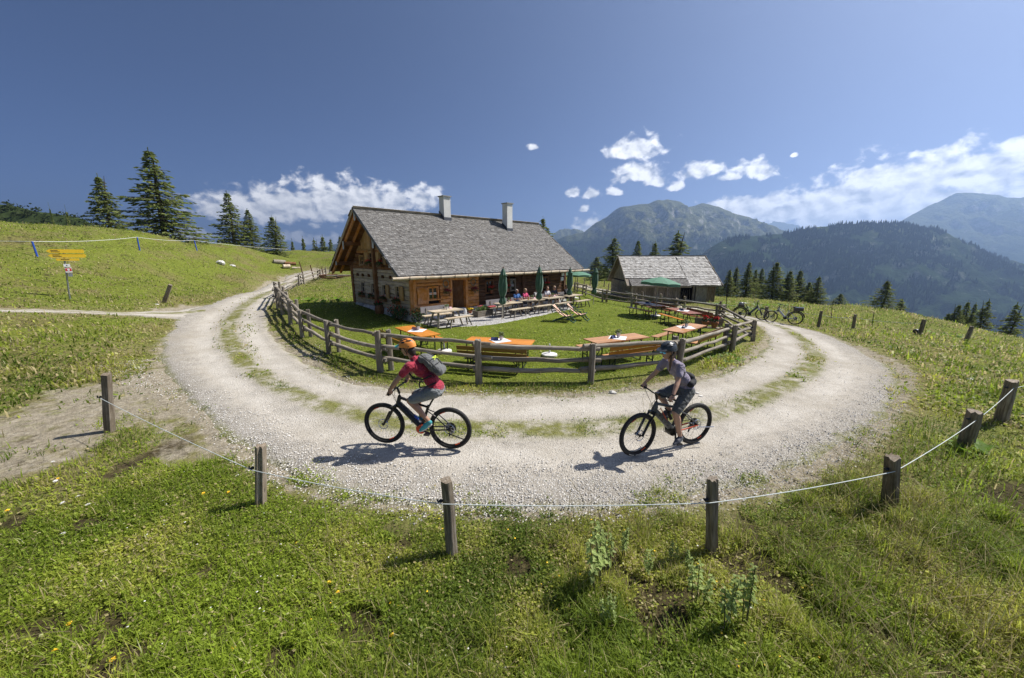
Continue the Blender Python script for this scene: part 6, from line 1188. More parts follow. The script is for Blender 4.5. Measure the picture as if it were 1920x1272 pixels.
def ebike(lab, loc, heading, paint, accent, crank, full=True, steer=0., bottle=False, letter=False, mtb=True, loop=False, Rw=.385, wb=1.22, barz=1.07, upright=0.):
    o = empty('bicycle', loc, math.atan2(heading[1], heading[0]), lab, 'bicycle', 'electric bicycles'); hx = wb / 2; tw = .034 if mtb else .024
    wheel(o, 'front_wheel', hx, Rw, tw, accent, True, False, mtb, letter, steer); wheel(o, 'rear_wheel', -hx, Rw, tw, accent, True, True, mtb)
    bb = Vector((-.09, 0, .35)); hb = Vector((hx - .27, 0, .76)); ht = Vector((hx - .325, 0, .92)); st = Vector((-.235, 0, .78)); sd = Vector((-.345, 0, .975)); ra = Vector((-hx, 0, Rw)); fa = Vector((hx, 0, Rw)); cr = Vector((hx - .255, 0, .73))
    fr = MB(); fr.tube([hb, ht], .03, 10); fr.tube([ht - Vector((0, 0, .02)), hb + Vector((-.02, 0, .02)), bb + Vector((.03, 0, .06))], [.03, .052, .056], 10, flat=1.25, up=(0, 1, 0)); fr.tube([bb, st], .024, 10)
    if not loop: fr.tube([ht - Vector((.01, 0, .03)), Vector((0, 0, .80)), st + Vector((.02, 0, -.03))], [.026, .022, .02], 10)
    fr.build('frame', paint, o, True)
    for s in (-1, 1):
        sy = .068; g = MB(); g.tube([bb + Vector((-.04, s * .04, -.01)), Vector((-.28, s * sy, Rw - .03)), ra + Vector((0, s * sy, 0))], .013, 8); g.build('chainstay', accent if (full and accent) else paint, o, True); MB().tube([st + Vector((.02, s * .03, -.09)), Vector((-.36, s * .06, .62)), ra + Vector((0, s * sy, .01))], .010, 7).build('seatstay', paint, o, True)
    MB().lathe([(.05, -.075), (.085, -.06), (.09, 0), (.085, .06), (.05, .075)], 16, tuple(bb), (0, 1, 0)).build('motor', accent if (accent and not full) else BLKM, o, True)
    F = empty('fork'); F.parent = o; F.location = tuple(ht); F.rotation_euler = (0, 0, steer)
    for s in (-1, 1): MB().tube([cr - ht + Vector((0, s * .062, .02)), (cr + fa) / 2 - ht + Vector((-.02, s * .062, .05))], .016, 8).build('stanchion', CHR if not mtb else BLKM, F, True); MB().tube([(cr + fa) / 2 - ht + Vector((-.025, s * .062, .08)), fa - ht + Vector((-.015, s * .06, .0))], [.023, .02], 8).build('fork_leg', BLKP, F, True)
    MB().bar(cr - ht + Vector((0, -.08, .01)), cr - ht + Vector((0, .08, .01)), .05, .045).bar(hb - ht, cr - ht + Vector((0, 0, .02)), .05, .04).build('fork_crown', BLKP, F)
    bc = Vector((hx - .29 - upright, 0, barz)); MB().tube([ht - ht, Vector((0, 0, .05)), bc - ht], [.024, .022, .018], 8).build('stem', BLKM, F, True); W_ = .36
    HB = MB().tube([bc - ht + Vector((-.03 - upright, s, .012 + .01 * abs(s))) if abs(s) > .2 else bc - ht + Vector((0, s, 0)) for s in (-W_, -.24, -.06, .06, .24, W_)], .0125, 8).build('handlebar', BLKM, F, True)
    for s in (-1, 1):
        a = bc - ht + Vector((-.03 - upright, s * .25, .0145)); e = bc - ht + Vector((-.03 - upright, s * (W_ + .012), .0156)); MB().tube([a, e], .0175, 8).build('grip', RUB, HB, True); MB().tube([a + Vector((.02, 0, 0)), a + Vector((.06, s * .01, -.02)), e + Vector((.055, -s * .03, -.03))], .006, 6).build('brake_lever', BLKM, HB, True); MB().tube([a + Vector((.02, 0, 0)), a + Vector((.12, -s * .1, .02)), Vector((.1, -s * .02, -.05)), Vector((.03, s * .04, -.2))], .004, 5).build('cable', BLKM, HB, True)
    MB().box(bc - ht + Vector((.02, .06, .03)), (.05, .07, .03)).build('display', BLKP, HB)
    MB().tube([st - Vector((0, 0, .03)), sd - Vector((0, 0, .04))], .016, 8).build('seatpost', BLKM, o, True)
    sa = MB(); V = [(.15, 0, 0, .016), (.08, 0, .004, .026), (0, 0, .004, .045), (-.07, 0, .012, .075), (-.13, 0, .02, .07)]; sa.tube([sd + Vector((x, 0, z)) for x, y, z, r in V], [r for *_, r in V], 10, flat=.38); sa.build('saddle', BLKP, o, True)
    cw = MB(); ring(cw, (bb.x, -.085, bb.z), .085, .006, 30, 4); ring(cw, (bb.x, -.085, bb.z), .055, .012, 24, 4); cw.build('chainring', BLKM, o)
    ch = MB()
    for s in (-1, 1): ch.bar((bb.x, -.085, bb.z + s * .083), (-hx, -.05, Rw + s * .06), .008, .008)
    ch.build('chain', BLKM, o)
    MB().box((-hx + .02, -.075, Rw - .1), (.05, .03, .06)).tube([(-hx + .01, -.075, Rw - .06), (-hx + .05, -.075, Rw - .19)], .014, 6).build('derailleur', BLKM, o)
    if full: MB().tube([Vector((-.06, 0, .56)), Vector((.02, 0, .70))], [.03, .026], 10).tube([Vector((.02, 0, .70)), Vector((.09, 0, .78))], .014, 8).build('shock', BLKM, o, True)
    for s in (1, -1):
        a = crank if s > 0 else crank + math.pi; e = Vector((bb.x + .17 * math.cos(a), s * .115, bb.z + .17 * math.sin(a))); c = MB().bar((bb.x, s * .095, bb.z), e, .014, .03, (0, 1, 0)).build('crank', BLKM, o); MB().box(e + Vector((0, s * .06, 0)), (.1, .1, .018)).build('pedal', BLKM, c)
    if bottle: MB().tube([Vector((.02, .0, .56)), Vector((-.035, .0, .43))], .036, 12).tube([Vector((.02, 0, .56)), Vector((.03, 0, .59))], .018, 8).build('bottle', BLUEB, o, True)
    if accent and full: MB().tube([ht + Vector((-.05, .052, -.10)), bb + Vector((.09, .058, .1))], .008, 5).build('accent_stripe', accent, o)
    if mtb: MB().tube([Vector((-hx + .02, .08, Rw - .06)), Vector((-hx - .28, .13, Rw - .12))] if not full else [Vector((-hx + .02, .08, Rw - .03)), Vector((-hx - .30, .14, Rw - .05))], .009, 6).build('kickstand', CHR if full else BLKM, o)
    return o
R1H = Vector((-.98650506, .16373079)); R2H = Vector((-.93979058, -.34175089))
def at_ground(x, y): return (x, y, H0(x, y) + .012)
EB1 = ebike('black mountain e-bike with orange motor ridden by the red-shirted cyclist', at_ground(-1.667, 5.956), R1H, BLKP, ORGP, R(186), False, 0, True)
EB2 = ebike('grey and orange mountain e-bike ridden by the woman', at_ground(2.669, 5.83), R2H, GREYP, ORGP, R(268), True, R(4), False, True)
for k in range(5): MB().box(Vector((.24 - .066 * k, .062, .70 - .068 * k)), (.04, .004, .05), Matrix.Rotation(R(-44), 3, 'Y')).build('frame_lettering', BLKP, EB2)
def parked(rear, front, paint, lab, steer, lean):
    a, b = gp(*rear), gp(*front); m = (a + b) / 2; h = (b - a); h.z = 0; h.normalize(); o = ebike(lab, (m.x, m.y, m.z), h, paint, None, R(-40), False, steer, False, False, False, True, .36, 1.12, 1.08, .04); o.rotation_euler.x = lean; return o
PB1 = parked((1386, 598), (1427, 602), TEALP, 'dark touring e-bike with bar bag parked left of the thick post', R(-28), R(4)); PB2 = parked((1491, 610.5), (1442, 604), SILVP, 'silver touring e-bike with rear box parked right of the thick post', R(26), R(-4))
for o, kind in ((PB1, 0), (PB2, 1)):
    MB().tube([(-.62, 0, .80), (-.3, 0, .80), (-.25, 0, .7)], .01, 6).build('rack', BLKM, o); m = MB(); m.tube([(-.56 + .40 * math.cos(a), 0, .36 + .40 * math.sin(a)) for a in [R(d) for d in range(20, 185, 15)]], .03, 6, flat=.3, up=(0, 1, 0)); m.build('mudguard', BLKM, o)
    if kind: 
        m = MB(); m.box((-.62, 0, .88), (.42, .26, .16), taper=1.08); m.build('rear_box', BLKP, o); MB().box((-.62, 0, .968), (.47, .29, .02)).build('lid', BLKP, o); MB().tube([(0, 0, .74), (.26, 0, .88)], .018, 7).build('top_tube', SILVP, o, True)
    else: MB().ball((-.56, 0, .92), .14, 12, 8, (1.05, .9, .8)).build('helmet', plain('grey_helmet', (.2, .2, .21), .35, .3, 14), o, True); MB().box((-.56, 0, .83), (.3, .24, .1)).build('rack_bag', BLKP, o)
# ---------------------------------------------------------------- people: bodies grown from limbs and fused into one surface
def blob(name, caps, voxel, mat, parent, smooth=4, loc=None):
    m = MB()
    for c in caps:
        if c[0] == 'e': _, p, sc, rot = c; m.ball(p, 1., 14, 10, sc, rot)
        else:
            p, q, r0, r1 = c; p, q = Vector(p), Vector(q); n = 12; d = (q - p)
            if d.length < 1e-4: m.ball(p, r0, n, 8); continue
            d.normalize(); pts = []; rs = []
            for k in range(4): a = math.pi / 2 * (1 - k / 3.); pts.append(p - d * r0 * math.sin(a) * .999); rs.append(max(.0006, r0 * math.cos(a)))
            for k in range(4): a = math.pi / 2 * k / 3.; pts.append(q + d * r1 * math.sin(a) * .999); rs.append(max(.0006, r1 * math.cos(a)))
            m.tube(pts, rs, n)
    me = m.mesh(name); o = bpy.data.objects.new(name, me); COL.objects.link(o); md = o.modifiers.new('r', 'REMESH'); md.mode = 'VOXEL'; md.voxel_size = voxel; md.use_smooth_shade = True
    if smooth: s = o.modifiers.new('s', 'SMOOTH'); s.iterations = smooth; s.factor = .5
    dg = bpy.context.evaluated_depsgraph_get(); ne = bpy.data.meshes.new_from_object(o.evaluated_get(dg)); bpy.data.objects.remove(o); bpy.data.meshes.remove(me); ne.name = name; ne.materials.clear()
    return link(name, ne, mat, parent, loc, smooth=True)
def rotY(a): return Matrix.Rotation(a, 3, 'Y')
def skin(name, c):
    m = NT(name); n = m.noise(m.coord(), 30, 3); m.set('Base Color', m.ramp(n, (.3, [x * .88 for x in c]), (.7, c))); m.set('Roughness', .5); m.set('Subsurface Weight', .08); m.set('Subsurface Radius', (.01, .005, .003)); return m.m
def cloth(name, c, sc=26):
    m = NT(name); f = m.noise(m.coord((1, 1, 1)), sc, 4, .6, .6); g = m.noise(m.coord((1, 1, 1)), 9, 3, .5, 1.2); m.set('Base Color', m.ramp(f, (.3, [x * .85 for x in c]), (.7, c))); m.set('Roughness', .85); m.set('Sheen Weight', .15); m.bump(g, 1., .06); return m.m
SK1, SK2 = skin('tanned_skin', (.40, .215, .135)), skin('fair_skin', (.50, .29, .20))
def hand(grip, s, wr, fwd):
    """closed hand round a bar that runs along y at grip"""
    g = Vector(grip); w = Vector(wr); caps = [(w, g + (w - g) * .45 + Vector((0, 0, .012)), .026, .03), ('e', g + Vector((-.022, 0, .022)), (.034, .046, .024), rotY(.6))]
    for k in range(4):
        y = (k - 1.5) * .021; L = (.92, 1.02, 1., .82)[k]; pts = [g + Vector((math.cos(a) * .031, y, math.sin(a) * .031)) for a in (2.0, 1.0, .1, -1.0 * L, -1.9 * L)]
        for i in range(4): caps.append((pts[i], pts[i + 1], .0095, .0088))
    t = [g + Vector((-.03, -s * .03, .02)), g + Vector((-.026, -s * .052, -.008)), g + Vector((.0, -s * .058, -.026)), g + Vector((.022, -s * .05, -.026))]
    for i in range(3): caps.append((t[i], t[i + 1], .0115, .0095))
    return caps
def headcaps(c, tilt, s=1.):
    c = Vector(c); q = rotY(tilt); V = lambda x, y, z: c + q @ Vector((x * s, y * s, z * s))
    return [('e', V(0, 0, .03), (.098 * s, .077 * s, .105 * s), q), ('e', V(.028, 0, -.045), (.068 * s, .058 * s, .075 * s), q), (V(.055, 0, -.085), V(.06, 0, -.088), .03 * s, .028 * s), (V(.085, 0, .02), V(.108, 0, -.022), .010 * s, .016 * s), (V(.088, 0, -.06), V(.09, 0, -.06), .017 * s, .017 * s), ('e', V(-.008, .078, -.005), (.022 * s, .01 * s, .032 * s), q), ('e', V(-.008, -.078, -.005), (.022 * s, .01 * s, .032 * s), q), (V(.06, .03, .035), V(.06, -.03, .035), .028 * s, .028 * s)]
def helmet(o, c, tilt, shell, visor, vents, dark):
    c = Vector(c); q = rotY(tilt); V = lambda x, y, z: c + q @ Vector((x, y, z)); m = MB(); n, k = 20, 7; vs = []; fs = []
    for i in range(k):
        t = math.pi / 2 * i / (k - 1) * .98
        for j in range(n):
            a = 6.2832 * j / n; rx = .145 if math.cos(a) > 0 else .155; drop = -.03 * (math.cos(a) < -.2) - .012; vs.append(V(-.005 + rx * math.cos(a) * math.cos(t), .108 * math.sin(a) * math.cos(t), .045 + (drop if i == 0 else 0) + .118 * math.sin(t)))
    for i in range(k - 1): fs += [(i * n + j, i * n + (j + 1) % n, (i + 1) * n + (j + 1) % n, (i + 1) * n + j) for j in range(n)]
    fs.append(tuple((k - 1) * n + j for j in range(n))); fs.append(tuple(range(n - 1, -1, -1))); m.add(vs, fs); H = m.build('helmet', shell, o, True)
    for sy in (-1, 1):
        for a, t, L in ((.55, .75, .05), (1.45, .62, .055), (2.3, .7, .055), (1.2, 1.05, .05), (2.0, 1.15, .055), (2.75, .6, .045)):
            p = Vector((.148 * math.cos(a) * math.cos(t) - .005, sy * .108 * math.sin(a) * math.cos(t), .045 + .118 * math.sin(t))); nr = Vector((p.x / .0219, p.y / .0117, (p.z - .045) / .0139)).normalized(); d, s_, u_ = frame(nr, Vector((0, 0, 1))); f = (Vector((1, 0, 0)) - nr * nr.x).normalized(); g = nr.cross(f); MM = q @ Matrix((f, g, nr)).transposed(); MB().ball(V(*p), 1., 10, 6, (L * .72, .016, .006), MM).build('vent', dark, H, True)
    pv = [V(.135 + .075 * (1 - abs(y) ** 2.2), y * .095, .048 + .012 * (1 - abs(y))) for y in (-1, -.66, -.33, 0, .33, .66, 1)]; pb = [V(.10, y * .098, .062 + .03 * (1 - abs(y))) for y in (-1, -.66, -.33, 0, .33, .66, 1)]; m = MB()
    for i in range(6): m.prism([pv[i], pv[i + 1], pb[i + 1], pb[i]], q @ Vector((0, 0, .007)))
    m.build('visor', visor, H, True)
    for sy in (-1, 1): MB().tube([V(.03, sy * .098, .045), V(.0, sy * .085, -.05), V(.03, sy * .02, -.125)], .006, 5).tube([V(-.08, sy * .095, .04), V(.0, sy * .085, -.05)], .006, 5).build('strap', dark, H, True)
    return H
def shades(o, c, tilt, mat, fr):
    c = Vector(c); q = rotY(tilt); V = lambda x, y, z: c + q @ Vector((x, y, z)); G = MB()
    for sy in (-1, 1): G.tube([V(.095, sy * .07, .03), V(.0, sy * .086, .025)], .004, 5)
    G.tube([V(.108, -.07, .045), V(.116, 0, .05), V(.108, .07, .045)], .004, 5); G = G.build('sunglasses', fr, o, True); 
    for sy in (-1, 1): MB().ball(V(.107, sy * .036, .024), 1., 10, 6, (.012, .037, .025), q).build('lens', mat, G, True)
def shoe(o, heel, ball, up, mats, w=.047):
    h, b = Vector(heel), Vector(ball); d = (b - h).normalized(); u = Vector(up); S_ = blob('shoe', [(h + u * .045, h + d * .1 + u * .05, w * .85, w * .95), (h + d * .08 + u * .035, b + u * .03, w, w * .92), (b + u * .028, b + d * .06 + u * .02, w * .9, w * .6), (h + u * .05, h + u * .085 + d * .03, w * .85, w * .8)], .01, mats[0], o, 3)
    blob('sole', [(h + u * .005 - d * .01, b + u * .003, w * .62, w * .72), (b + u * .003, b + d * .075 + u * .008, w * .7, w * .4)], .01, mats[1], S_, 2)
def limb(*pts): return [(pts[i][0], pts[i + 1][0], pts[i][1], pts[i + 1][1]) for i in range(len(pts) - 1)]
def lerp(a, b, t): return Vector(a).lerp(Vector(b), t)
def rider(lab, bike, J, sk, shirt, shorts, shell, visor, shoes, lens, female, extra=None):
    o = empty('person', bike.location, bike.rotation_euler.z, lab, 'person'); pel, wst, cst, nck, hd, tl = (Vector(J[k]) for k in ('pelvis', 'waist', 'chest', 'neck', 'head')) if False else (Vector(J['pelvis']), Vector(J['waist']), Vector(J['chest']), Vector(J['neck']), Vector(J['head']), J['tilt'])
    sw = .165 if female else .185; b = 0 if not female else -.008; up = (nck - pel).normalized(); tq = rotY(math.atan2(up.x, up.z)); caps = [('e', pel, (.12, .16, .12), tq), ('e', wst, (.105 + b, .135 + b, .13), tq), ('e', cst, (.115 + b, .16 + b, .16), tq), (lerp(cst, nck, .6), nck, .07, .052), (nck, lerp(nck, hd, .5), .053, .05)] + headcaps(hd, tl, .97 if female else 1.)
    sh = [('e', pel + Vector((0, 0, .02)), (.128, .168, .12), tq), ('e', wst, (.12 + b, .15 + b, .15), tq), ('e', cst, (.128 + b, .176 + b, .175), tq), (lerp(cst, nck, .45), lerp(cst, nck, .85), .09, .066)]; so = [('e', pel + Vector((.01, 0, -.02)), (.135, .172, .125), tq)]
    for s, k in ((1, 'n'), (-1, 'f')):
        S_, E, Wr, G = (Vector(J[k + q]) for q in ('sh', 'el', 'wr', 'gr')); hp, kn, an, ba = (Vector(J[k + q]) for q in ('hip', 'kn', 'an', 'ball')); a_ = .9 if female else 1.
        caps += limb((lerp(cst, S_, .6), .07 * a_), (S_, .06 * a_), (lerp(S_, E, .5), .05 * a_), (E, .042 * a_)) + limb((E, .043 * a_), (lerp(E, Wr, .3), .044 * a_), (Wr, .028 * a_)) + hand(G, s, Wr, 1)
        caps += limb((hp, .098), (lerp(hp, kn, .45), .082), (kn, .06)) + limb((kn, .062), (lerp(kn, an, .3) + Vector((-.012, 0, 0)), .06 * (a_ * .5 + .5)), (lerp(kn, an, .7), .043), (an, .036))
        sh += limb((lerp(cst, S_, .55), .09 * a_), (S_, .079 * a_), (lerp(S_, E, .55), .069 * a_)); so += limb((hp, .112), (lerp(hp, kn, .5), .098), (lerp(hp, kn, .9), .083))
        shoe(o, an + Vector((-.02, 0, -.07)) + (ba - an).normalized() * .0, ba, Vector((0, 0, 1)), shoes)
        if J.get('sock'): blob('sock', [(lerp(an, kn, .03), lerp(an, kn, .14), .044, .045)], .01, J['sock'], o, 2)
    B = blob('body', caps, .0075, sk, o, 4); blob('shirt', sh, .012, shirt, o, 5); blob('shorts', so, .012, shorts, o, 5); helmet(o, hd + Vector((-.0, 0, .012)), tl, shell, visor, None, BLKP); shades(o, hd, tl, lens, BLKP); 
    q = rotY(tl); DK = plain('mouth_dark_red', (.16, .05, .04), .6, .1); MB().ball(hd + q @ Vector((.103, 0, -.058)), 1., 10, 5, (.006, .022, .005), q).build('mouth', DK, o, True)  # mouth is a small ellipsoid in dark red
    return o
RIDER1 = rider('man in crimson shirt and grey shorts riding with a backpack', EB1, dict(pelvis=(-.40, 0, 1.10), waist=(-.31, 0, 1.25), chest=(-.13, 0, 1.44), neck=(.005, 0, 1.63), head=(.085, 0, 1.775), tilt=R(12), nsh=(-.02, .19, 1.53), nel=(.16, .30, 1.31), nwr=(.28, .335, 1.145), ngr=(.29, .325, 1.088), fsh=(-.02, -.19, 1.53), fel=(.15, -.30, 1.30), fwr=(.28, -.335, 1.145), fgr=(.29, -.325, 1.088),
    nhip=(-.40, .09, 1.07), nkn=(.03, .14, .905), nan=(-.285, .14, .555), nball=(-.19, .16, .405), fhip=(-.40, -.09, 1.07), fkn=(.06, -.13, .915), fan=(-.035, -.14, .49), fball=(.10, -.16, .375)), SK1, cloth('crimson_jersey', (.36, .018, .045)), cloth('grey_shorts', (.22, .235, .235)), plain('orange_helmet', (.78, .27, .05), .4, .08, 8), plain('teal_visor', (.05, .42, .36), .4, .1), (plain('teal_shoe', (.05, .30, .33), .7, .2, 20), plain('white_sole', (.6, .58, .55), .7, .1)), BLKP, False)
RIDER2 = rider('woman in lilac shirt, dark helmet and mirrored sunglasses riding left', EB2, dict(pelvis=(-.29, 0, 1.09), waist=(-.22, 0, 1.26), chest=(-.06, 0, 1.46), neck=(.06, 0, 1.62), head=(.145, 0, 1.765), tilt=R(10), nsh=(.02, .165, 1.55), nel=(.13, .25, 1.33), nwr=(.27, .325, 1.15), ngr=(.29, .325, 1.088), fsh=(.02, -.165, 1.55), fel=(.13, -.27, 1.32), fwr=(.27, -.325, 1.15), fgr=(.29, -.325, 1.088),
    nhip=(-.29, .085, 1.06), nkn=(-.0, .14, .745), nan=(-.16, .14, .275), nball=(-.07, .16, .175), fhip=(-.29, -.085, 1.06), fkn=(.13, -.13, .985), fan=(-.15, -.14, .66), fball=(-.05, -.16, .55)), SK2, cloth('lilac_jersey', (.27, .235, .31)), cloth('dark_grey_shorts', (.10, .105, .105)), plain('anthracite_helmet', (.035, .04, .048), .35, .1, 8), plain('dark_visor', (.03, .033, .04), .4, .1), (plain('grey_shoe', (.09, .095, .11), .7, .25, 20), plain('pale_sole', (.45, .46, .46), .7, .1)), plain('blue_mirror', (.12, .42, .72), .12, .1, 5, .6), True)
HAIRB = plain('brown_hair', (.11, .062, .035), .6, .3, 40)
hd = Vector((.145, 0, 1.765)); blob('hair', [(hd + Vector((-.07, 0, -.0)), hd + Vector((-.075, 0, -.08)), .075, .06), (hd + Vector((-.02, .07, -.05)), hd + Vector((.02, .1, -.19)), .026, .024), (hd + Vector((.02, .1, -.19)), hd + Vector((.03, .1, -.30)), .024, .008)], .012, HAIRB, RIDER2, 3)
blob('hip_bag', [((-.35, .06, 1.22), (-.36, -.06, 1.22), .09, .09), ((-.27, .13, 1.21), (-.35, .06, 1.22), .065, .09), ((-.27, -.13, 1.21), (-.35, -.06, 1.22), .065, .09), ((-.33, .06, 1.30), (-.33, -.06, 1.30), .07, .07)], .012, plain('black_fabric', (.018, .018, .02), .8, .2, 20), RIDER2, 3)
MB().tube([(.262 + .03 * math.cos(a), .325 + .034 * math.sin(a), 1.165) for a in [k * .524 for k in range(12)]], .009, 6, closed=True).build('wristwatch', BLKP, RIDER2, True)
blob('hair', [((.015, 0, 1.745), (.0, 0, 1.70), .076, .06)], .012, plain('dark_hair', (.03, .02, .015), .6, .3, 40), RIDER1, 3)
# backpack of the first rider: its own thing, resting on his back
BP = empty('backpack', EB1.location, EB1.rotation_euler.z, 'grey backpack with neon cord on the red-shirted cyclist\'s back', 'backpack')
GRF = cloth('grey_ripstop', (.135, .138, .135), 40); dn = Vector((-.62, 0, .78)).normalized(); T0 = Vector((-.12, 0, 1.58)); T1 = Vector((-.40, 0, 1.32)); off = Vector((-.085, 0, .075))
BAG = blob('bag', [('e', lerp(T0, T1, .5) + off, (.10, .14, .235), rotY(R(46))), (T0 + off * .75 + Vector((0, .05, -.02)), T0 + off * .75 + Vector((0, -.05, -.02)), .075, .075), (T1 + off * .9 + Vector((0, .06, .04)), T1 + off * .9 + Vector((0, -.06, .04)), .085, .085)], .012, GRF, BP, 5)
NEON = plain('neon_cord', (.62, .75, .04), .6, .1)
for a, b_ in (((.3, -.08), (.42, .08)), ((.42, -.08), (.3, .08)), ((.3, -.08), (.3, .08))):
    p, q = (lerp(T0, T1, t) + off * 2.12 * (1 - .06 * abs(y) * 10) + Vector((0, y, 0)) for t, y in (a, b_)); MB().tube([p, (p + q) / 2 + off * .1, q], .005, 5).build('cord', NEON, BP, True)
DKG = plain('dark_grey_panel', (.06, .062, .062), .8, .2, 20)
for s in (-1, 1):
    MB().tube([lerp(T0, T1, t) + off * (1.35 + .25 * math.sin(math.pi * t)) + Vector((0, s * (.118 + .022 * math.sin(math.pi * t)), 0)) for t in (-.12, .1, .3, .5, .7, .9, 1.1)], .011, 6).build('seam', DKG, BP, True)
    MB().tube([lerp(T0, T1, .62) + off * 2.05 + Vector((0, s * .02, 0)), lerp(T0, T1, .6) + off * 1.6 + Vector((0, s * .115, 0)), lerp(T0, T1, .55) + off * .8 + Vector((0, s * .15, 0))], .007, 5).build('compression_strap', DKG, BP, True)
STRP = plain('black_webbing', (.015, .015, .016), .8, .1)
for s in (-1, 1):
    MB().tube([Vector((-.06, s * .11, 1.60)), Vector((.06, s * .135, 1.55)), Vector((.045, s * .15, 1.44)), Vector((-.07, s * .19, 1.33)), Vector((-.22, s * .178, 1.30)), Vector((-.36, s * .1, 1.36))], [.014, .016, .016, .014, .011, .011], 6).build('shoulder_strap', STRP, BP, True)
    MB().tube([Vector((-.43, s * .1, 1.24)), Vector((-.33, s * .185, 1.20)), Vector((-.17, s * .165, 1.16)), Vector((-.1, s * .02, 1.19))], .012, 6).build('hip_strap', STRP, BP, True)
# ---------------------------------------------------------------- guests seated along the hut
def guest(lab, xh, yh, shirt, trousers, hair, sk, lean=0., face=0., female=False, arms=1, long=False, glasses=False):
    p = hut_p(xh, yh); o = empty('person', (p.x, p.y, H0(p.x, p.y)), HANG - math.pi / 2 + face, lab, 'person', 'guests at the hut'); L = lean; pel = Vector((0, 0, .56)); wst = Vector((L * .3, 0, .74)); cst = Vector((L * .7, 0, .93)); nck = Vector((L, 0, 1.10)); hd = Vector((L + .03, 0, 1.235)); sw = .16 if female else .185; s_ = .93 if female else 1.; I3 = Matrix.Identity(3)
    caps = [('e', pel, (.13, .165, .12), I3), ('e', wst, (.11 * s_, .14 * s_, .14), I3), ('e', cst, (.12 * s_, .165 * s_, .16), I3), (lerp(cst, nck, .6), nck, .07, .05), (nck, lerp(nck, hd, .5), .05, .048)] + headcaps(hd, R(8)); st = [('e', pel + Vector((0, 0, .05)), (.138, .172, .11), I3), ('e', wst, (.125 * s_, .155 * s_, .16), I3), ('e', cst, (.133 * s_, .18 * s_, .175), I3), (lerp(cst, nck, .4), lerp(cst, nck, .8), .09, .064)]; tr = [('e', pel + Vector((.02, 0, -.01)), (.14, .175, .11), I3)]
    for s in (1, -1):
        S_ = Vector((L * .9, s * sw, 1.03)); E = S_ + Vector((.12, s * .08, -.24)); Wr = Vector((E.x + .2, s * .12, .83)); hp, kn, an = Vector((0, s * .09, .54)), Vector((.42, s * .12, .52)), Vector((.40, s * .12, .10))
        caps += limb((lerp(cst, S_, .6), .065), (S_, .056), (E, .04)) + limb((E, .041), (Wr, .027)) + [(Wr, Wr + Vector((.06, -s * .02, 0)), .03, .028)] + [(Wr + Vector((.06, -s * .02 + q * .018, 0)), Wr + Vector((.12, -s * .03 + q * .02, -.012)), .0105, .0095) for q in (-1.5, -.5, .5, 1.5)] + [(Wr + Vector((.02, -s * .03, 0)), Wr + Vector((.06, -s * .065, 0)), .012, .01)] + limb((hp, .09), (kn, .06)) + limb((kn, .06), (an, .038)); st += limb((lerp(cst, S_, .5), .085), (S_, .074), (lerp(S_, E, .6 if not long else 1.), .062)); tr += limb((hp, .104), (lerp(hp, kn, .95), .078))
        if long: st += limb((E, .055), (lerp(E, Wr, .85), .042)); 
        blob('shoe', [(an + Vector((-.02, 0, -.05)), an + Vector((.14, 0, -.065)), .045, .035)], .014, BLKP, o, 2)
    blob('body', caps, .0115, sk, o, 3); blob('shirt', st, .016, shirt, o, 3); blob('trousers', tr, .016, trousers, o, 3); hc = [('e', hd + Vector((-.022, 0, .052)), (.095, .085, .095), I3)]
    if female: hc += [(hd + Vector((-.06, 0, .02)), hd + Vector((-.08, 0, -.1)), .075, .05)]
    blob('hair', hc, .012, hair, o, 2)
    if glasses: shades(o, hd, R(8), BLKP, BLKP)
    else: 
        for sy in (-1, 1): MB().ball(hd + Vector((.09, sy * .033, .03)), .010, 8, 5).build('eye', BLKP, o, True)
    return o
def hx_at(px, yh, z):
    k = (px - 960) / FPX; c, s = math.cos(PITCH), math.sin(PITCH); X0 = HO.x + HV.x * yh; Y0 = HO.y + HV.y * yh; return (k * (c * Y0 + s * (CH - z)) - X0) / (HU.x - k * c * HU.y)
GREYH, BLOND, DARKH = plain('grey_hair', (.40, .39, .37), .6, .2, 40), plain('blond_hair', (.42, .30, .16), .6, .25, 40), plain('dark_brown_hair', (.05, .03, .02), .6, .3, 40); NAVYT, BEIGET = cloth('navy_trousers', (.03, .04, .08)), cloth('khaki_trousers', (.22, .18, .12))
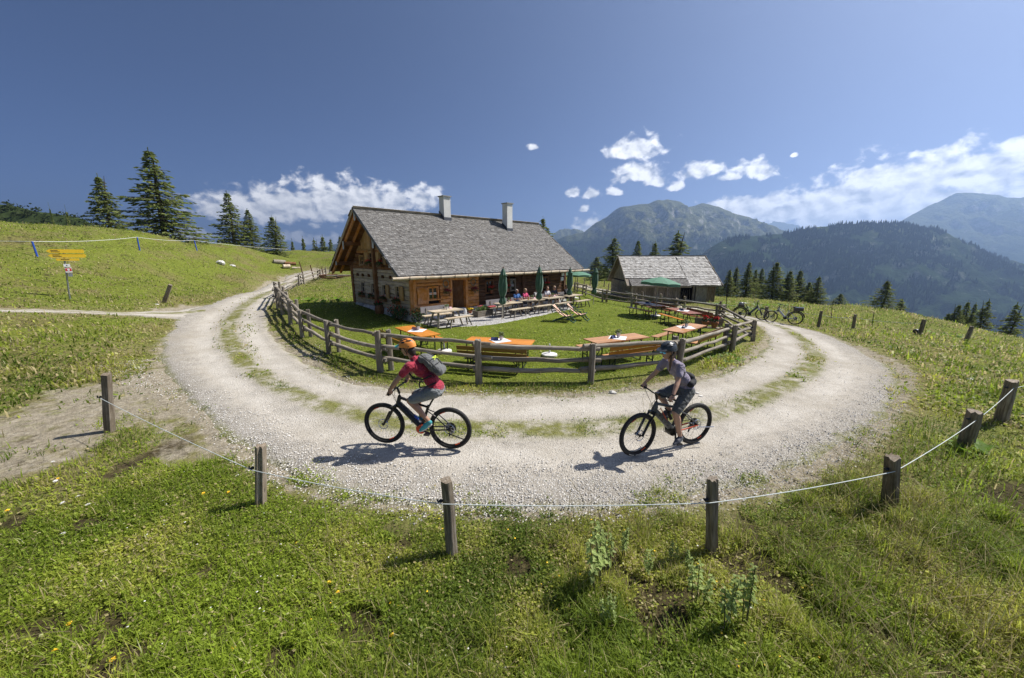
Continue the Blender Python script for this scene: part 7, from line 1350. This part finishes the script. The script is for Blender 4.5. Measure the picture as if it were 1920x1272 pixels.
for a in [('grey-haired man in blue shirt sitting at the plank tables', 967.5, cloth('blue_shirt', (.03, .13, .38)), cloth('blue_shorts', (.03, .10, .32)), GREYH, SK1, .05, .0, False, False, False), ('fair-haired woman in pink vest beside the blue-shirted man', 983.5, cloth('pink_vest', (.60, .05, .16)), NAVYT, BLOND, SK2, .04, .1, True, False, False), ('dark-haired guest in pale grey shirt behind the second parasol', 1003.5, cloth('pale_grey_shirt', (.42, .41, .38)), BEIGET, DARKH, SK1, .08, .2, False, False, False), ('woman in white shirt bending over her plate', 1023, cloth('white_shirt', (.68, .68, .72)), NAVYT, HAIRB, SK2, .14, -.1, True, False, False), ('woman in dark navy top and sunglasses sitting upright', 1037, cloth('navy_top', (.025, .028, .05)), cloth('dark_skirt', (.03, .03, .035)), BLOND, SK2, .12, -.2, True, False, True), ('guest in black shirt at the last table behind the third parasol', 1061, cloth('black_shirt', (.02, .022, .028)), NAVYT, HAIRB, SK1, .02, .3, False, True, False)]:
    guest(a[0], hx_at(a[1], -1.3, 1.2), -1.3, a[2], a[3], a[4], a[5], a[6], a[7], a[8], 1, a[9], a[10])
p = hut_p(hx_at(955, -1.3, .6), -1.3); o = empty('rucksack', (p.x, p.y, H0(p.x, p.y) + .48), HANG, 'crimson rucksack lying on the bench left of the blue-shirted man', 'bag'); blob('bag', [((-.12, 0, .12), (.12, 0, .12), .13, .12), ((-.05, 0, .26), (.06, 0, .26), .1, .09)], .02, cloth('crimson_nylon', (.24, .015, .04)), o, 3); MB().tube([(-.05, -.1, .34), (0, -.14, .2), (.02, -.15, .06)], .015, 6).build('strap', STRP, o, True)
p = hut_p(4.3, -1.3); tag(blob('seat_cushion', [((-.2, 0, .03), (.2, 0, .03), .05, .05), ((-.2, .08, .03), (.2, .08, .03), .045, .045), ((-.2, -.08, .03), (.2, -.08, .03), .045, .045)], .016, cloth('red_cushion', (.40, .05, .05)), None, 3), 'red cushion on the backrest bench right of the planter', 'cushion').location = (p.x, p.y, H0(p.x, p.y) + .49); bpy.data.objects['seat_cushion'].rotation_euler = (0, 0, HANG)
